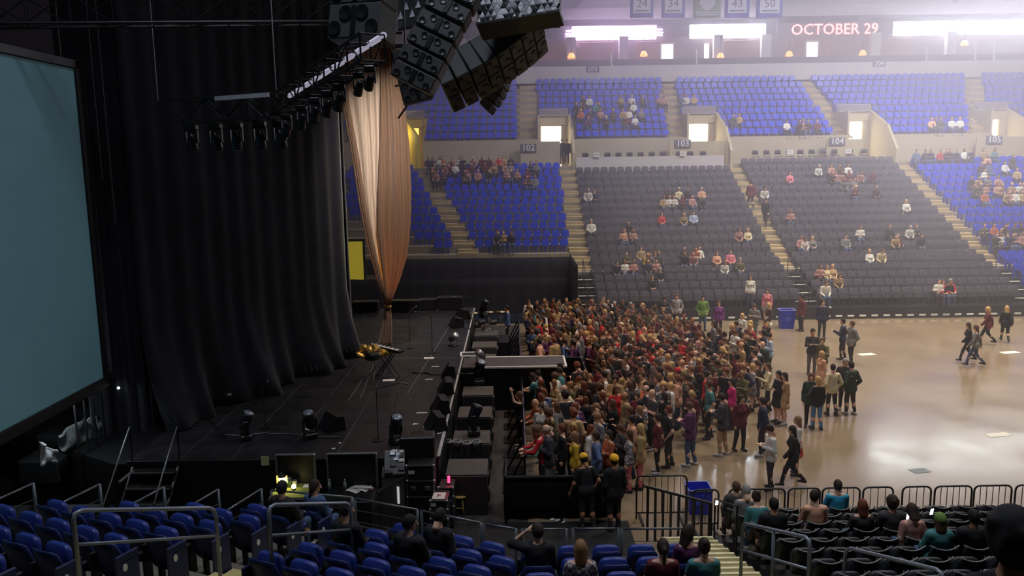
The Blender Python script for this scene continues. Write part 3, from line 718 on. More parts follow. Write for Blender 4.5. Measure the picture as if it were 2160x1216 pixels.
# drapes
drape_m = mat('black_velour', (20, 20, 28), .9, var=.25, scale=2.2, sheen=.1, spec=.2)
def drape(name, pts, z0, z1, label, fold=.11, per=.42, flare=0., m=drape_m, group=None):
    """hung cloth along plan points; folds are real waves, foot may spread"""
    P = [Vector((x, y, 0)) for x, y in pts]; L = [0]
    for i in range(1, len(P)): L.append(L[-1] + (P[i] - P[i - 1]).length)
    n = max(10, int(L[-1] / per * 6)); zs = [0, .04, .1, .18, .3, .5, .75, 1]; g = []
    for v in zs:
        row = []
        for k in range(n + 1):
            s = L[-1] * k / n; i = 0
            while i < len(L) - 2 and s > L[i + 1]: i += 1
            d = (P[i + 1] - P[i]).normalized(); nn = Vector((-d.y, d.x, 0)) * -1
            p = P[i] + d * (s - L[i]); ph = s / per * 2 * math.pi
            w_ = fold * (math.sin(ph + .6 * math.sin(s * 1.7)) + .4 * math.sin(ph * .37 + 1)) * (.55 + .45 * (1 - v))
            fl = flare * max(0, 1 - v / .2) ** 2 * (.75 + .35 * math.sin(s * 2.1) + .2 * math.sin(s * 5.3))
            row.append(p + nn * (w_ + fl) + Vector((0, 0, z0 + (z1 - z0) * v + (.03 * math.sin(s * 3) if v == 0 else 0))))
        g.append(row)
    b = MB(); b.sheet(g, .012); o = b.build(name, m, None, True); return tag(o, label, 'drape', group)
drape('stage_backdrop', [(-9.62, 20.3), (-5.86, 28.25)], DZ + .02, 15.5, 'huge black backdrop curtain with foot spreading over the stage deck', fold=.035, per=.7, flare=.9)
drape('side_drape', [(-10.9, 19.9), (-9.55, 20.45)], .3, 15.5, 'narrow black drape between screen and backdrop curtain', per=.3)
drape('masking_drape', [(-13.9, 6), (-13.9, 20.4)], 0, 15.5, 'long black masking drape hung behind the projection screen', per=.8, fold=.15)
drape('return_drape', [(-5.86, 28.3), (-7.6, 31.0), (-13.5, 33.5)], DZ, 15.5, 'black return drape behind the backdrop curtain', per=.5)
# black cloth masking the foot of blocks 101 and 102
drape('block_skirt', [(-13, 45.2), (-4.3, 44.9), (3.35, 44.9)], .02, 3.0, 'black skirt cloth hung below the blue block-102', per=.9, fold=.05)
drape('pit_skirt', [(-13, 44.6), (-4.2, 43.6), (3.2, 43.6)], .02, 2.0, 'black cloth wall at the far end of the stage', per=.9, fold=.05)
drape('aisle_skirt', [(3.35, 40.4), (3.35, 46.2)], .02, 3.1, 'narrow black cloth return beside the stair under aisle-102', per=.9, fold=.04)

# gold tied drape -----------------------------------------------------------
t = thing('tied_drape', 'tall tied gold and cream sheer drape hanging over the stage', 'drape')
cream = mat('cream_sheer', (206, 184, 162), .7, var=.12, scale=3, kind='wave', trans=(196, 164, 130), sheen=.3)
copper = mat('copper_sheer', (122, 94, 72), .65, var=.15, scale=3, kind='wave', trans=(170, 124, 70), sheen=.3)
DY = 29.0
def cloth(name, prof, m, depth, nf, y_off=0.0, seed=0):
    g = []
    for (py, xa, xb) in prof:
        A, B = PY(xa, py, DY + y_off), PY(xb, py, DY + y_off); row = []; wdt = (B - A).length
        for k in range(nf * 6 + 1):
            u = k / (nf * 6); p = A.lerp(B, u)
            bulge = -depth * wdt * math.sin(math.pi * u)
            p = p + Vector((0, bulge + .06 * min(1, wdt) * (1.2 * math.sin(2 * math.pi * (u + .05 * math.sin(7 * u + seed)) * nf + seed) * (.4 + .6 * math.sin(5 * u + seed) ** 2) + .9 * math.sin(2 * math.pi * u * nf * .37 + seed * 2)), 0)); row.append(p)
        g.append(row)
    b = MB(); b.sheet(g, .01); return b.build(name, m, t, True)
cloth('cream_panel', [(60, 703, 800), (120, 716, 806), (200, 726, 806), (300, 744, 806), (400, 758, 802), (480, 772, 806), (560, 790, 812), (610, 802, 816), (645, 812, 821)], cream, .10, 4, .0, 1)
cloth('copper_panel', [(40, 790, 826), (120, 803, 840), (200, 803, 850), (300, 802, 863), (400, 797, 868), (480, 796, 866), (540, 803, 859), (590, 809, 844), (625, 813, 830), (645, 815, 824)], copper, .14, 5, -.15, 2)
cloth('edge_fold', [(120, 706, 719), (220, 722, 737), (330, 742, 757), (430, 757, 772), (520, 775, 790), (590, 795, 806), (645, 812, 818)], copper, .2, 3, -.25, 3)
cloth('skirt', [(648, 812, 824), (670, 809, 826), (695, 805, 827), (720, 799, 827), (738, 788, 828)], copper, .25, 7, 0, 4)
p = PY(818, 647, DY); b = MB(); b.lathe([(.05, -.05), (.13, -.05), (.15, 0), (.13, .05), (.05, .05)], c=p, n=12); b.build('tie', mat('gold_cord', (190, 140, 70), .5), t, True)
b = MB(); A = PY(700, 72, DY); B = PY(850, 70, DY); b.tube([A, B], .05, 6); b.build('hanging_bar', blackpaint, t)
area_lamp('drape_lamp', (-3.2, 25.0, 14.0), (-4.5, 29, 7.5), .4, 108, (1, .93, .88), 50)
area_lamp('yellow_work_lamp', tuple(PY(822, 655, 30.4)), tuple(PY(820, 540, 29.0)), .4, 60, (1, .8, .14), 70)
point_lamp('vom_lamp', (-8.2, 59.0, 10.4), 80, (1, .85, .3), .1)
# yellow lit doorway seen past the backdrop edge
p = PY(744, 545, 44.8); t = thing('lit_doorway', 'yellow lit doorway seen past the backdrop curtain edge', 'doorway', (p.x, 44.8, 0))
ylit = mat('yellow_doorway_light', (190, 170, 60), .6, emit=.35, ecol=(200, 180, 50), var=.1)
z0, z1 = PY(744, 602, 44.8).z, PY(744, 510, 44.8).z
b = MB(); b.box((0, 0, (z0 + z1) / 2), (1.2, .06, z1 - z0)); b.build('opening', ylit, t)
b = MB()
for s in (-1, 1): b.box((s * .66, -.03, (z0 + z1) / 2), (.12, .12, z1 - z0 + .1))
b.box((0, -.03, z1 + .08), (1.44, .12, .14)); b.box((0, -.03, z0 / 2), (1.44, .12, z0)); b.build('surround', blackpaint, t)

# ------------------------------------------------------------------ rigging
def truss(t, A, B, s=.42, m=blackpaint, bright=None, step=.5):
    A, B = Vector(A), Vector(B); d = (B - A).normalized(); u = Vector((0, 0, 1)); w_ = d.cross(u).normalized(); L = (B - A).length
    off = [(w_ * sx + u * sz) * s / 2 for sx, sz in ((-1, -1), (1, -1), (1, 1), (-1, 1))]
    for i, o in enumerate(off):
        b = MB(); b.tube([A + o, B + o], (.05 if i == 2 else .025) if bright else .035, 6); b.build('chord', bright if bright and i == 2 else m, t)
    b = MB(); n = int(L / step)
    for k in range(n):
        p, q = A + d * (L * k / n), A + d * (L * (k + 1) / n)
        for i in range(4):
            o1, o2 = off[i], off[(i + 1) % 4]; b.tube([p + o1, q + o2] if k % 2 else [p + o2, q + o1], .016, 4)
        for i in range(4): b.tube([p + off[i], p + off[(i + 1) % 4]], .016, 4)
    b.build('lattice', m, t)
lensm = mat('lamp_lens', (120, 126, 140), .1, var=0, spec=.8)
ML = {}
def moving_light_meshes():
    b = MB(); b.box((0, 0, -.08), (.34, .3, .16), bev=.03); ML['base'] = b.mesh('base', blackpaint)
    b = MB(); b.box((0, 0, -.18), (.36, .12, .05), bev=.01)
    for s in (-1, 1): b.box((s * .17, 0, -.36), (.035, .14, .36), bev=.012)
    ML['yoke'] = b.mesh('yoke', blackpaint)
    b = MB(); b.lathe([(.02, .24), (.1, .22), (.13, .05), (.15, -.2), (.15, -.28), (.0, -.28)], n=14); ML['head'] = b.mesh('head', mat('dark_lamp_body', (34, 34, 40), .35, .3), True)
    b = MB(); b.lathe([(0, -.285), (.13, -.285), (.12, -.30), (0, -.31)], n=14); ML['lens'] = b.mesh('lens', lensm, True)
moving_light_meshes()
def moving_light(p, label, tilt=(0, 0), up=False, group='moving lights on the truss', sc=1.0, name='moving_light', bar=None):
    t = thing(name, label, 'stage light', p, 0, group); t.scale = (sc,) * 3
    if up: t.rotation_euler = (math.pi, 0, random.uniform(0, 3))
    if bar is not None: b = MB(); b.box((0, 0, .035), ((.5 if sc > .7 else .4) / sc, .05, .07), Matrix.Rotation(bar, 3, 'Z'), .01); b.build('clamp_bar', blackpaint, t)
    put('base', ML['base'], t); put('yoke', ML['yoke'], t)
    h = put('head', ML['head'], t, (0, 0, -.48)); h.rotation_euler = (tilt[0], tilt[1], 0); put('lens', ML['lens'], h); return t
TA, TB, TC = PN(786, 100, (0, 0, 1), 10.1), PN(592, 222, (0, 0, 1), 9.6), PN(372, 236, (0, 0, 1), 9.6)
tr = thing('lighting_truss', 'black box truss with bright upper rail slanting down over the stage', 'truss')
brt = mat('glowing_truss_rail', (226, 220, 238), .35, .0, var=.0, emit=.38, ecol=(214, 208, 235))  # no lamp: emission replaces the light caught by this chord
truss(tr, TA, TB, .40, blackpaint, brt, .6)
tr2 = thing('lighting_truss', 'dark box truss hanging level before the backdrop curtain', 'truss'); truss(tr2, TB + Vector((-.1, .1, 0)), TC, .5, mat('dark_truss', (40, 40, 46), .4, .4), None, .6)
b = MB(); d = (TC - TB).normalized(); b.box(TB + d * 1.0 + Vector((0, -.35, .2)), (1.6, .06, .09), Matrix.Rotation(math.atan2(d.y, d.x), 3, 'Z')); b.build('bright_bar', mat('pale_truss_bar', (190, 186, 196), .4), tr2)
for i, u in enumerate([.02, .2, .42, .62, .86]):
    p = TB.lerp(TC, u) + Vector((0, 0, -.31)); moving_light(p, f'moving light under the level dark truss, {ORD1[i]} from the slanted truss', (.15, .1 * (i % 3 - 1)), sc=.8, bar=math.atan2((TC - TB).y, (TC - TB).x) + 1.5708)
for i, u in enumerate([.03, .12, .3, .42, .56, .72, .93]):
    p = TA.lerp(TB, u) + Vector((0, 0, -.245)); moving_light(p, f'moving light under the slanted bright truss, {ORD1[i]} from the speakers', (.5, .4), sc=.5 if u < .2 else .62, bar=math.atan2((TB - TA).y, (TB - TA).x) + 1.5708)
for i, (px, py0, py1) in enumerate([(333, 212, -60), (583, 205, -60), (243, 470, 180), (216, 380, 150)]):
    y = TB.y + .1 if i == 1 else TC.y if i == 0 else 19.2
    a_, b_ = PY(px, py0, y), PY(px - 14 if i < 2 else px - 18, py1, y); b = MB(); b.tube([a_, Vector((a_.x, y, 25.2))], .014, 5)
    tag(b.build('hoist_chain', steel if i < 2 else blackpaint), ['pale hoist chain over the far end of the level truss', 'pale hoist chain over the corner where both trusses meet', 'dark hoist chain beside the side drape', 'dark hoist chain beside the projection screen'][i], 'chain')
tr3 = thing('roof_truss', 'dark roof truss crossing above the projection screen', 'truss'); truss(tr3, PY(-40, 22, 17), PY(705, 22, 20), .6, mat('dark_truss', (40, 40, 46), .4, .4), None, .8)

# loudspeaker arrays
cab = mat('dark_grey_cabinet', (58, 60, 60), .55, var=.1, scale=8)
cab2 = mat('grey_cabinet_side', (70, 72, 76), .5, var=.1, scale=8)
driver = mat('black_driver_cone', (14, 14, 16), .4, var=0)
def line_array(label, A, B, n, w_, h_, d_, facing, curve=0., sideways=None, lw=.75):
    """chain of cabinets from A (top) to B (bottom); facing = direction of the grilles"""
    t = thing('line_array', label, 'loudspeaker array'); A, B = Vector(A), Vector(B); f = Vector(facing).normalized()
    bb = MB(); bb.box((0, 0, 0), (w_, d_, h_ * .97), bev=.025); mb_ = bb.mesh('cabinet', cab)
    g = MB(); g.lathe([(.0, .0), (h_ * .2, .0), (h_ * .2, .02), (0, .006)], n=12, R=Matrix.Rotation(math.pi / 2, 3, 'X')); mg = g.mesh('driver', driver)
    spots_ = [(sx * w_ * (.16 if q == 0 else .36), -d_ / 2 - .002, h_ * .21 if q == 0 else -h_ * .2) for sx in (-1, 1) for q in range(2)]
    e = MB(); e.box((0, -d_ / 2 - .01, 0), (.1, .02, h_ * .8), bev=.008); me_ = e.mesh('horn', driver)
    for k in range(n):
        u = k / max(1, n - 1); p = A.lerp(B, u) + f * (curve * (4 * u * (1 - u))); tang = (B - A) + f * (curve * 4 * (1 - 2 * u)); tang.normalize()
        ff = (f - tang * f.dot(tang)).normalized(); xx = (-ff).cross(-tang).normalized() * -1
        yy = -ff; zz = -tang; xx = yy.cross(zz).normalized()
        Mx = Matrix.Identity(4)
        for r in range(3): Mx[r][0] = xx[r]; Mx[r][1] = yy[r]; Mx[r][2] = zz[r]; Mx[r][3] = p[r]
        c = put('cabinet', mb_, t, mw=Mx); [put('driver', mg, c, q) for q in spots_]; put('horn', me_, c)
    b = MB(); top = A - (B - A).normalized() * (h_ * .7); b.box(top, (w_ * .8, .12, .1)); b.tube([top, (top.x, top.y, 24.5)], .025, 5); b.build('fly_frame', blackpaint, t)
    return t
A1, B1 = PY(776, -90, 14.5), PY(765, 55, 14.3)
line_array('dark line array of loudspeakers nearest the screen, showing its flat underside', A1, B1, 3, 1.0, .62, .6, (-.35, -.9, -.1))
A2, B2 = PY(985, -45, 18.0), PY(876, 165, 17.6)
line_array('dark line array slanting down beside the gold drape with visible drivers', A2, B2, 7, .95, .36, .55, (-.25, -.9, -.3), .1)
A3, B3 = PY(1118, 66, 20.8), PY(946, 178, 20.5)
line_array('broad dark line array under the faceted panels, curving down to the blue seats', A3, B3, 8, 1.35, .36, .8, (.75, -.35, -.45), .12)
A4, B4 = PY(1060, 112, 37.5), PY(1030, 224, 37.0)
line_array('small far line array hanging before the blue upper seats', A4, B4, 8, .75, .36, .6, (.85, -.25, -.2), .35)
A5, B5 = PY(860, 120, 22), PY(880, 200, 22)
line_array('short black loudspeaker cluster tucked behind the slanting line array', A5, B5, 4, .8, .4, .6, (.2, -.9, -.2))
# faceted mirror panels, the light they reflect put into plain facet colours
fl = [mat('facet_reflect_bright', (235, 235, 240), .4, 0, var=0), mat('facet_reflect_mid', (176, 178, 186), .4, 0, var=0), mat('facet_reflect_dark', (40, 40, 46), .4, 0, var=0)]
t = thing('faceted_panel', 'silver and black triangle faceted panel above the broad line array', 'scenic panel')
P00, P10, P01, P11 = PY(1004, 52, 19), PY(1180, 24, 18.6), PY(1010, -70, 19.4), PY(1182, -70, 19.0)
NX, NY = 14, 9
def fp(u, v): return P00.lerp(P10, u).lerp(P01.lerp(P11, u), v)
nv = ((P10 - P00).cross(P01 - P00)).normalized(); nv = nv if nv.y < 0 else -nv
rnd = random.Random(3)
def facet(t, P, nv, m):
    c = sum(P, Vector()) / 3; Q = [c + (p - c) * .93 for p in P]; apex = c + nv * rnd.uniform(.008, .02)
    b = MB(); b.add([q for q in Q] + [apex] + [q - nv * .03 for q in Q], [(0, 1, 3), (1, 2, 3), (2, 0, 3), (0, 4, 5, 1), (1, 5, 6, 2), (2, 6, 4, 0)]); b.build('facet', m, t)
for j in range(NY):
    for i in range(NX):
        o = (j % 2) * .5
        a_, b_, c_, d_ = fp((i + o) / NX, j / NY), fp((i + 1 + o) / NX, j / NY), fp((i + .5 + o) / NX, (j + 1) / NY), fp((i + 1.5 + o) / NX, (j + 1) / NY)
        if i + o + 1 > NX: continue
        if j > 5 : continue
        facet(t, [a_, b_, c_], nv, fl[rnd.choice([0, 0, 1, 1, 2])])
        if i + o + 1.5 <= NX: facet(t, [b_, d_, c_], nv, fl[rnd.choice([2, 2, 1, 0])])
b = MB(); bk = [fp(0, 0) - nv * .2, fp(1, 0) - nv * .2, fp(1, 1) - nv * .2, fp(0, 1) - nv * .2]; b.add([q for q in bk] + [q + nv * .14 for q in bk], [(0, 3, 2, 1), (4, 5, 6, 7), (0, 1, 5, 4), (1, 2, 6, 5), (2, 3, 7, 6), (3, 0, 4, 7)]); b.build('backing', blackpaint, t)
b = MB(); b.add([fp(0, 0), fp(1, 0), fp(1, 0) - nv * .6 + Vector((0, 0, -.05)), fp(0, 0) - nv * .6 + Vector((0, 0, -.1)), fp(0, 0) + Vector((0, 0, .05)), fp(1, 0) + Vector((0, 0, .05)), fp(1, 0) - nv * .6 + Vector((0, 0, .1)), fp(0, 0) - nv * .6 + Vector((0, 0, .1))], [(0, 1, 2, 3), (7, 6, 5, 4), (0, 4, 5, 1), (2, 6, 7, 3), (1, 5, 6, 2), (0, 3, 7, 4)]); b.build('underside', cab, t)
t = thing('faceted_panel', 'few silver triangle facets on a black panel behind the speaker cabinets', 'scenic panel')
P00, P10, P01, P11 = PY(838, 60, 23), PY(925, 40, 23), PY(838, -30, 23.5), PY(925, -40, 23.5)
nv = ((P10 - P00).cross(P01 - P00)).normalized(); nv = nv if nv.y < 0 else -nv
for (i, j) in [(0, 1), (1, 2), (2, 1), (3, 2), (3, 3), (4, 3), (5, 2), (5, 3), (6, 3), (4, 4), (5, 4)]:
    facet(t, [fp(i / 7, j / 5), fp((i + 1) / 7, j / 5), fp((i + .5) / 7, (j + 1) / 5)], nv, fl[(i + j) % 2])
b = MB(); bk = [fp(0, 0) - nv * .15, fp(1, 0) - nv * .15, fp(1, 1) - nv * .15, fp(0, 1) - nv * .15]; b.add([q for q in bk] + [q + nv * .1 for q in bk], [(0, 3, 2, 1), (4, 5, 6, 7), (0, 1, 5, 4), (1, 2, 6, 5), (2, 3, 7, 6), (3, 0, 4, 7)]); b.build('backing', blackpaint, t)
for i, (q0, q1, q2) in enumerate([((835, 160), (850, 172), (872, 140)), ((833, 182), (850, 180), (872, 160)), ((840, 250), (858, 225), (872, 200))]):
    b = MB(); A, C, B = PY(*q0, 24), PY(*q1, 24), PY(*q2, 24); b.tube([A.lerp(C, u).lerp(C.lerp(B, u), u) for u in [k / 8 for k in range(9)]], .03, 5)
    tag(b.build('hanging_cable', blackpaint), f'black cable sagging between gold drape and slanting speakers, {["upper", "middle", "lowest"][i]}', 'cable')

# ------------------------------------------------------------------ gear on the deck
for i, (px, py) in enumerate([(836, 936), (655, 925), (520, 928)]):
    moving_light(PZ(px, py, DZ), ['big black moving light standing at the near front of the deck', 'black moving light standing mid-deck near the cable run', 'black moving light standing near the backdrop foot'][i], (.35, .2), True, 'moving lights standing on the deck', .95)
spotb = mat('silver_lamp_body', (150, 150, 156), .3, .7, var=.05)
def flood(p, label, rz):
    t = thing('floor_spotlight', label, 'spotlight', p, rz, 'silver spotlights at the stage lip')
    b = MB(); b.lathe([(.02, -.22), (.11, -.2), (.13, .18), (.11, .2), (0, .2)], c=(0, 0, .34), n=14, R=Matrix.Rotation(1.0, 3, 'X')); b.build('can', spotb, t, True)
    b = MB(); b.tube([(-.16, 0, .36), (-.16, 0, .06), (.16, 0, .06), (.16, 0, .36)], .016, 6); b.build('bracket', blackpaint, t)
    b = MB(); b.box((0, 0, .025), (.3, .3, .05), bev=.01); b.build('foot_plate', blackpaint, t)
flood(PZ(957, 730, DZ), 'silver spotlight can lying on the deck past the square frame', .8)
flood(PZ(1014, 768, DZ), 'silver spotlight can on the runway beside the square frame', -.5)
for i, (px, py, w_) in enumerate([(905, 756, .36), (820, 803, .38), (918, 774, .26), (905, 801, .24), (890, 872, .3)]):
    b = MB(); b.box((0, 0, .006), (w_, .22 if i < 2 else .06, .008), bev=.002)
    tag(b.build('set_list', paper, loc=PZ(px, py, DZ), rz=.05), ['white set list sheet on the deck behind the keyboard', 'white set list sheet on the deck before the tripod', 'thin white tape strip on the deck below the far set list', 'thin white tape strip on the deck, middle of the three', 'thin white tape strip on the deck close to the big moving light'][i], 'paper')
# keyboard on X stand
kp = PZ(818, 795, DZ); t = thing('stage_keyboard', 'black stage keyboard tilted on an X stand before the gold drape', 'keyboard', kp, -.45)
Rk = Matrix.Rotation(.12, 3, 'Y')
b = MB(); b.box((0, 0, .95), (1.15, .32, .1), Rk, .02); b.build('keyboard_body', blackpaint, t)
b = MB(); b.box((0, -.07, 1.004), (1.02, .16, .012), Rk); b.build('white_keys', white, t)
b = MB()
for i in range(22):
    if i % 7 not in (2, 6): b.box(Rk @ Vector((-.48 + i * .046, -.03, .066)) + Vector((0, 0, .95)), (.018, .09, .014), Rk)
b.build('black_keys', blackpaint, t)
b = MB()
for s in (-1, 1):
    for y in (-.12, .12): b.tube([(-s * .36, y, .03), (s * .36, y, .9)], .02, 6)
    b.tube([(s * .36, -.2, .03), (s * .36, .2, .03)], .02, 6)
b.build('x_stand', mat('stand_black', (26, 25, 28), .4, .3), t)
# gold percussion with tripod
gp = PZ(792, 800, DZ); goldm = mat('gold_foil', (196, 160, 84), .3, .7, var=.3, scale=9, bump=.3)
t = thing('gold_percussion', 'crumpled gold wrapped drum on a tripod stand behind the keyboard', 'drum', gp + Vector((0, 0, 0)))
b = MB(); rr = random.Random(5)
for k in range(14): b.ball((rr.uniform(-.4, .35), rr.uniform(-.15, .2), .88 + rr.uniform(-.1, .12)), (rr.uniform(.12, .22), .14, rr.uniform(.07, .13)), 8, 5, Matrix.Rotation(rr.uniform(-1, 1), 3, 'Y'))
b.build('gold_wrap', goldm, t)
b = MB(); b.lathe([(.02, .68), (.22, .68), (.24, .72), (.24, .9), (.2, .92), (0, .92)], c=(-.05, -.12, 0), n=16); b.build('drum_shell', blackpaint, t, True)
b = MB(); b.tube([(0, 0, .3), (0, 0, .8)], .016, 6)
for k in range(3):
    a = k * 2.094 + .5; b.tube([(0, 0, .36), (.32 * math.cos(a), .32 * math.sin(a), .02)], .014, 5)
b.build('tripod', mat('grey_tripod', (110, 108, 110), .4, .5), t)
# microphone stands
def mic_stand(p, label, h=1.35, boom=.6, rz=0.):
    t = thing('microphone_stand', label, 'microphone stand', p, rz, 'microphone stands on the deck')
    b = MB(); b.lathe([(0, 0), (.15, 0), (.15, .02), (.02, .03), (0, .03)], n=14); b.build('base', blackpaint, t)
    b = MB(); b.tube([(0, 0, .02), (0, 0, h)], .012, 6); b.build('pole', blackpaint, t)
    b = MB(); b.tube([(-.15 * boom, 0, h - .03), (boom, 0, h + .12)], .01, 6); b.build('boom', blackpaint, t)
    b = MB(); b.tube([(boom, 0, h + .12), (boom + .14, 0, h + .1)], .02, 8); b.ball((boom + .16, 0, h + .1), .03, 8, 5); b.build('microphone', mat('mic_grille', (90, 90, 96), .4, .5), t)
for i, (px, py) in enumerate([(798, 930), (865, 735), (912, 745), (988, 695), (560, 905)]): mic_stand(PZ(px, py, DZ), ['thin microphone stand between the big moving light and backdrop', 'thin microphone stand just past the gold drape foot', 'thin microphone stand mid-deck behind the far set list', 'thin microphone stand at the stage lip near the far end', 'thin microphone stand near the backdrop foot'][i], rz=i * 1.3)
# wedge monitors and deck boxes
wm = MB(); wm.add([(-.35, -.25, 0), (.35, -.25, 0), (.35, .25, 0), (-.35, .25, 0), (-.35, -.2, .38), (.35, -.2, .38), (.35, .0, .4), (-.35, .0, .4)], [(0, 3, 2, 1), (0, 1, 5, 4), (4, 5, 6, 7), (7, 6, 2, 3), (0, 4, 7, 3), (1, 2, 6, 5)])
wme = wm.mesh('wedge_body', blackpaint)
wg = MB(); wg.sheet([[(-.3 + .12 * i, .22 - .045 * j * 1.0, .05 + .08 * j) for i in range(6)] for j in range(5)], .0); 
wg2 = MB(); wg2.add([(-.31, .245, .03), (.31, .245, .03), (.31, .025, .385), (-.31, .025, .385)], [(0, 1, 2, 3)]); wgm = wg2.mesh('grille', mat('wedge_grille', (34, 34, 38), .5, .3, var=.3, scale=60))
for i, (px, py) in enumerate([(947, 793), (940, 828), (928, 868), (918, 905), (962, 690), (975, 672), (700, 905)]):
    t = thing('wedge_monitor', f'black wedge monitor loudspeaker on the deck edge, {ORD1[i]} along from the runway' if i < 4 else ['black wedge monitor loudspeaker past the far spotlight', 'black wedge monitor loudspeaker at the far stage lip', 'black wedge monitor loudspeaker in the middle of the near deck'][i - 4], 'loudspeaker', PZ(px, py, DZ), 1.6 + i * .1, 'wedge monitors'); put('wedge_body', wme, t); put('grille', wgm, t)
p = PZ(882, 968, DZ); t = thing('stage_amplifier', 'large black amplifier box at the near front corner of the deck', 'amplifier', p, .05)
b = MB(); b.box((0, 0, .3), (.8, .5, .6), bev=.03); b.build('cabinet', blackpaint, t); b = MB(); b.box((0, -.255, .26), (.7, .02, .44)); b.build('grille', MATS['wedge_grille'], t); b = MB(); b.tube([(-.12, 0, .6), (-.1, 0, .65), (.1, 0, .65), (.12, 0, .6)], .012, 5); b.build('handle', blackpaint, t)
# cables
rr = random.Random(11)
for i, (pts) in enumerate([[(845, 800), (872, 786), (930, 790), (1000, 788)], [(470, 920), (560, 914), (640, 918), (720, 922)], [(840, 960), (900, 930), (930, 890), (950, 840)], [(470, 925), (440, 880), (490, 830)], [(850, 805), (835, 860), (825, 930)]]):
    P = [PZ(x, y, DZ + .02) for x, y in pts]; C = []
    for k in range(len(P) - 1):
        for u in range(6): C.append(P[k].lerp(P[k + 1], u / 6) + Vector((rr.uniform(-.05, .05), rr.uniform(-.08, .08), 0)))
    C.append(P[-1]); b = MB(); b.tube(C, .018, 5)
    tag(b.build('stage_cable', blackpaint if i != 1 else mat('grey_cable', (96, 96, 100), .5)), ['black cable running from the keyboard to the runway', 'grey taped cable run along the near deck', 'black cable snaking along the stage lip', 'black cable by the backdrop foot', 'black cable from keyboard to the big moving light'][i], 'cable')
for i in range(26):
    px, py = rr.uniform(858, 935), rr.uniform(880, 972)
    if i > 17: px, py = rr.uniform(640, 720), rr.uniform(905, 950)
    p = PZ(px, py, DZ)
    if p.x > -1.85: continue
    b = MB(); b.box((0, 0, .006), (rr.uniform(.05, .13), rr.uniform(.03, .06), .012)); tag(b.build('tape_scrap', white, loc=p, rz=rr.uniform(0, 3)), 'small white tape scrap on the near deck', 'tape', 'white tape scraps on the near deck')
# drum kit at the far end
dp = PZ(1028, 705, DZ * .55); t = thing('drum_kit', 'small drum kit with cymbals beyond the far stage lip', 'drum kit', (dp.x, dp.y, .02)); shell = mat('dark_drum_shell', (60, 54, 58), .3, var=.05)
b = MB(); b.lathe([(0, -.2), (.28, -.2), (.28, .2), (0, .2)], c=(0, 0, .9), n=16, R=Matrix.Rotation(1.57, 3, 'X')); b.build('bass_drum', shell, t, True)
for x, y, z, r in ((-.25, -.05, 1.35, .16), (.25, -.05, 1.35, .18), (-.45, .35, 1.15, .18)):
    b = MB(); b.lathe([(0, -.1), (r, -.1), (r, .1), (0, .1)], c=(x, y, z), n=14); b.build('tom_drum', shell, t, True)
for x, y, z in ((-.6, .1, 1.75), (.6, .0, 1.8), (.1, -.3, 1.85)):
    b = MB(); b.lathe([(0, .03), (.22, 0), (.22, .006), (0, .04)], c=(x, y, z), n=16); b.tube([(x, y, z), (x, y, .45)], .012, 5); b.build('cymbal', mat('brass_cymbal', (176, 160, 120), .25, .8, var=.05), t, True)
b = MB(); b.box((0, 0, .3), (1.9, 1.5, .6), bev=.02); b.build('riser', blackpaint, t)
# low black cases and mixer beyond the far lip
for i, (px, py, s) in enumerate([(770, 660, (1.2, .6, .5)), (850, 660, (1.6, .6, .55)), (905, 655, (1.0, .6, .5)), (948, 655, (1.2, .6, .6)), (1060, 640, (1.4, .6, 1.0)), (1175, 640, (1.5, .6, 1.3))]):
    p = PZ(px, py, DZ if i < 4 else 0); t = thing('black_case', ['black case behind the gold drape', 'long low black case on the far deck', 'black case with cables on the far deck', 'black case at the far stage corner', 'grey topped equipment case by the pit entrance', 'tall black case with pale corner edges before the stair'][i], 'case', (p.x, p.y + .3, p.z), 0, 'cases at the far end of the stage')
    b = MB(); b.box((0, 0, s[2] / 2), s, bev=.03); b.build('case_body', blackpaint, t)
    b = MB()
    for sx in (-1, 1):
        for z in (.02, s[2]): b.box((sx * (s[0] / 2 - .04), -s[1] / 2, z), (.08, .05, .08))
    b.box((0, -s[1] / 2, s[2]), (s[0], .03, .03)); b.build('metal_edge', steel, t)
# subwoofers in the pit
sub = MB(); sub.box((0, 0, .5), (1.0, 1.05, 1.0), bev=.03); sm_ = sub.mesh('cabinet', mat('sub_cabinet', (46, 42, 42), .6, var=.12, scale=5))
sg = MB()
sg.lathe([(0, 0), (.19, 0), (.17, .03), (0, .05)], c=(.5, 0, 0), n=14, R=Matrix.Rotation(1.57, 3, 'Y'))
sgm = sg.mesh('driver', driver)
for i, y in enumerate([18.55, 20.7, 22.9, 25.1, 29.6, 31.8, 34.0]):
    t = thing('subwoofer', f'black subwoofer standing in the pit against the stage, {ORD1[i]} from the near end', 'loudspeaker', (-1.15, y, 0), 0, 'subwoofers in the pit'); put('cabinet', sm_, t); [put('driver', sgm, t, (0, 0, z)) for z in (.3, .72)]
    b = MB(); b.box((0, 0, 1.012), (.98, 1.03, .02), bev=.005); b.build('top_board', mat('sub_top_board', (74, 68, 64), .7, var=.1), t)
for i, (px, py) in enumerate([(1010, 812), (1000, 918), (1020, 670)]):
    p = PZ(px, py, 1.03); moving_light(p, ['black moving light standing on the subwoofer below the runway', 'black moving light standing on the second subwoofer from the near end', 'black moving light on the pit case before the drum kit'][i], (.4, -.3), True, 'moving lights in the pit', 1.1)
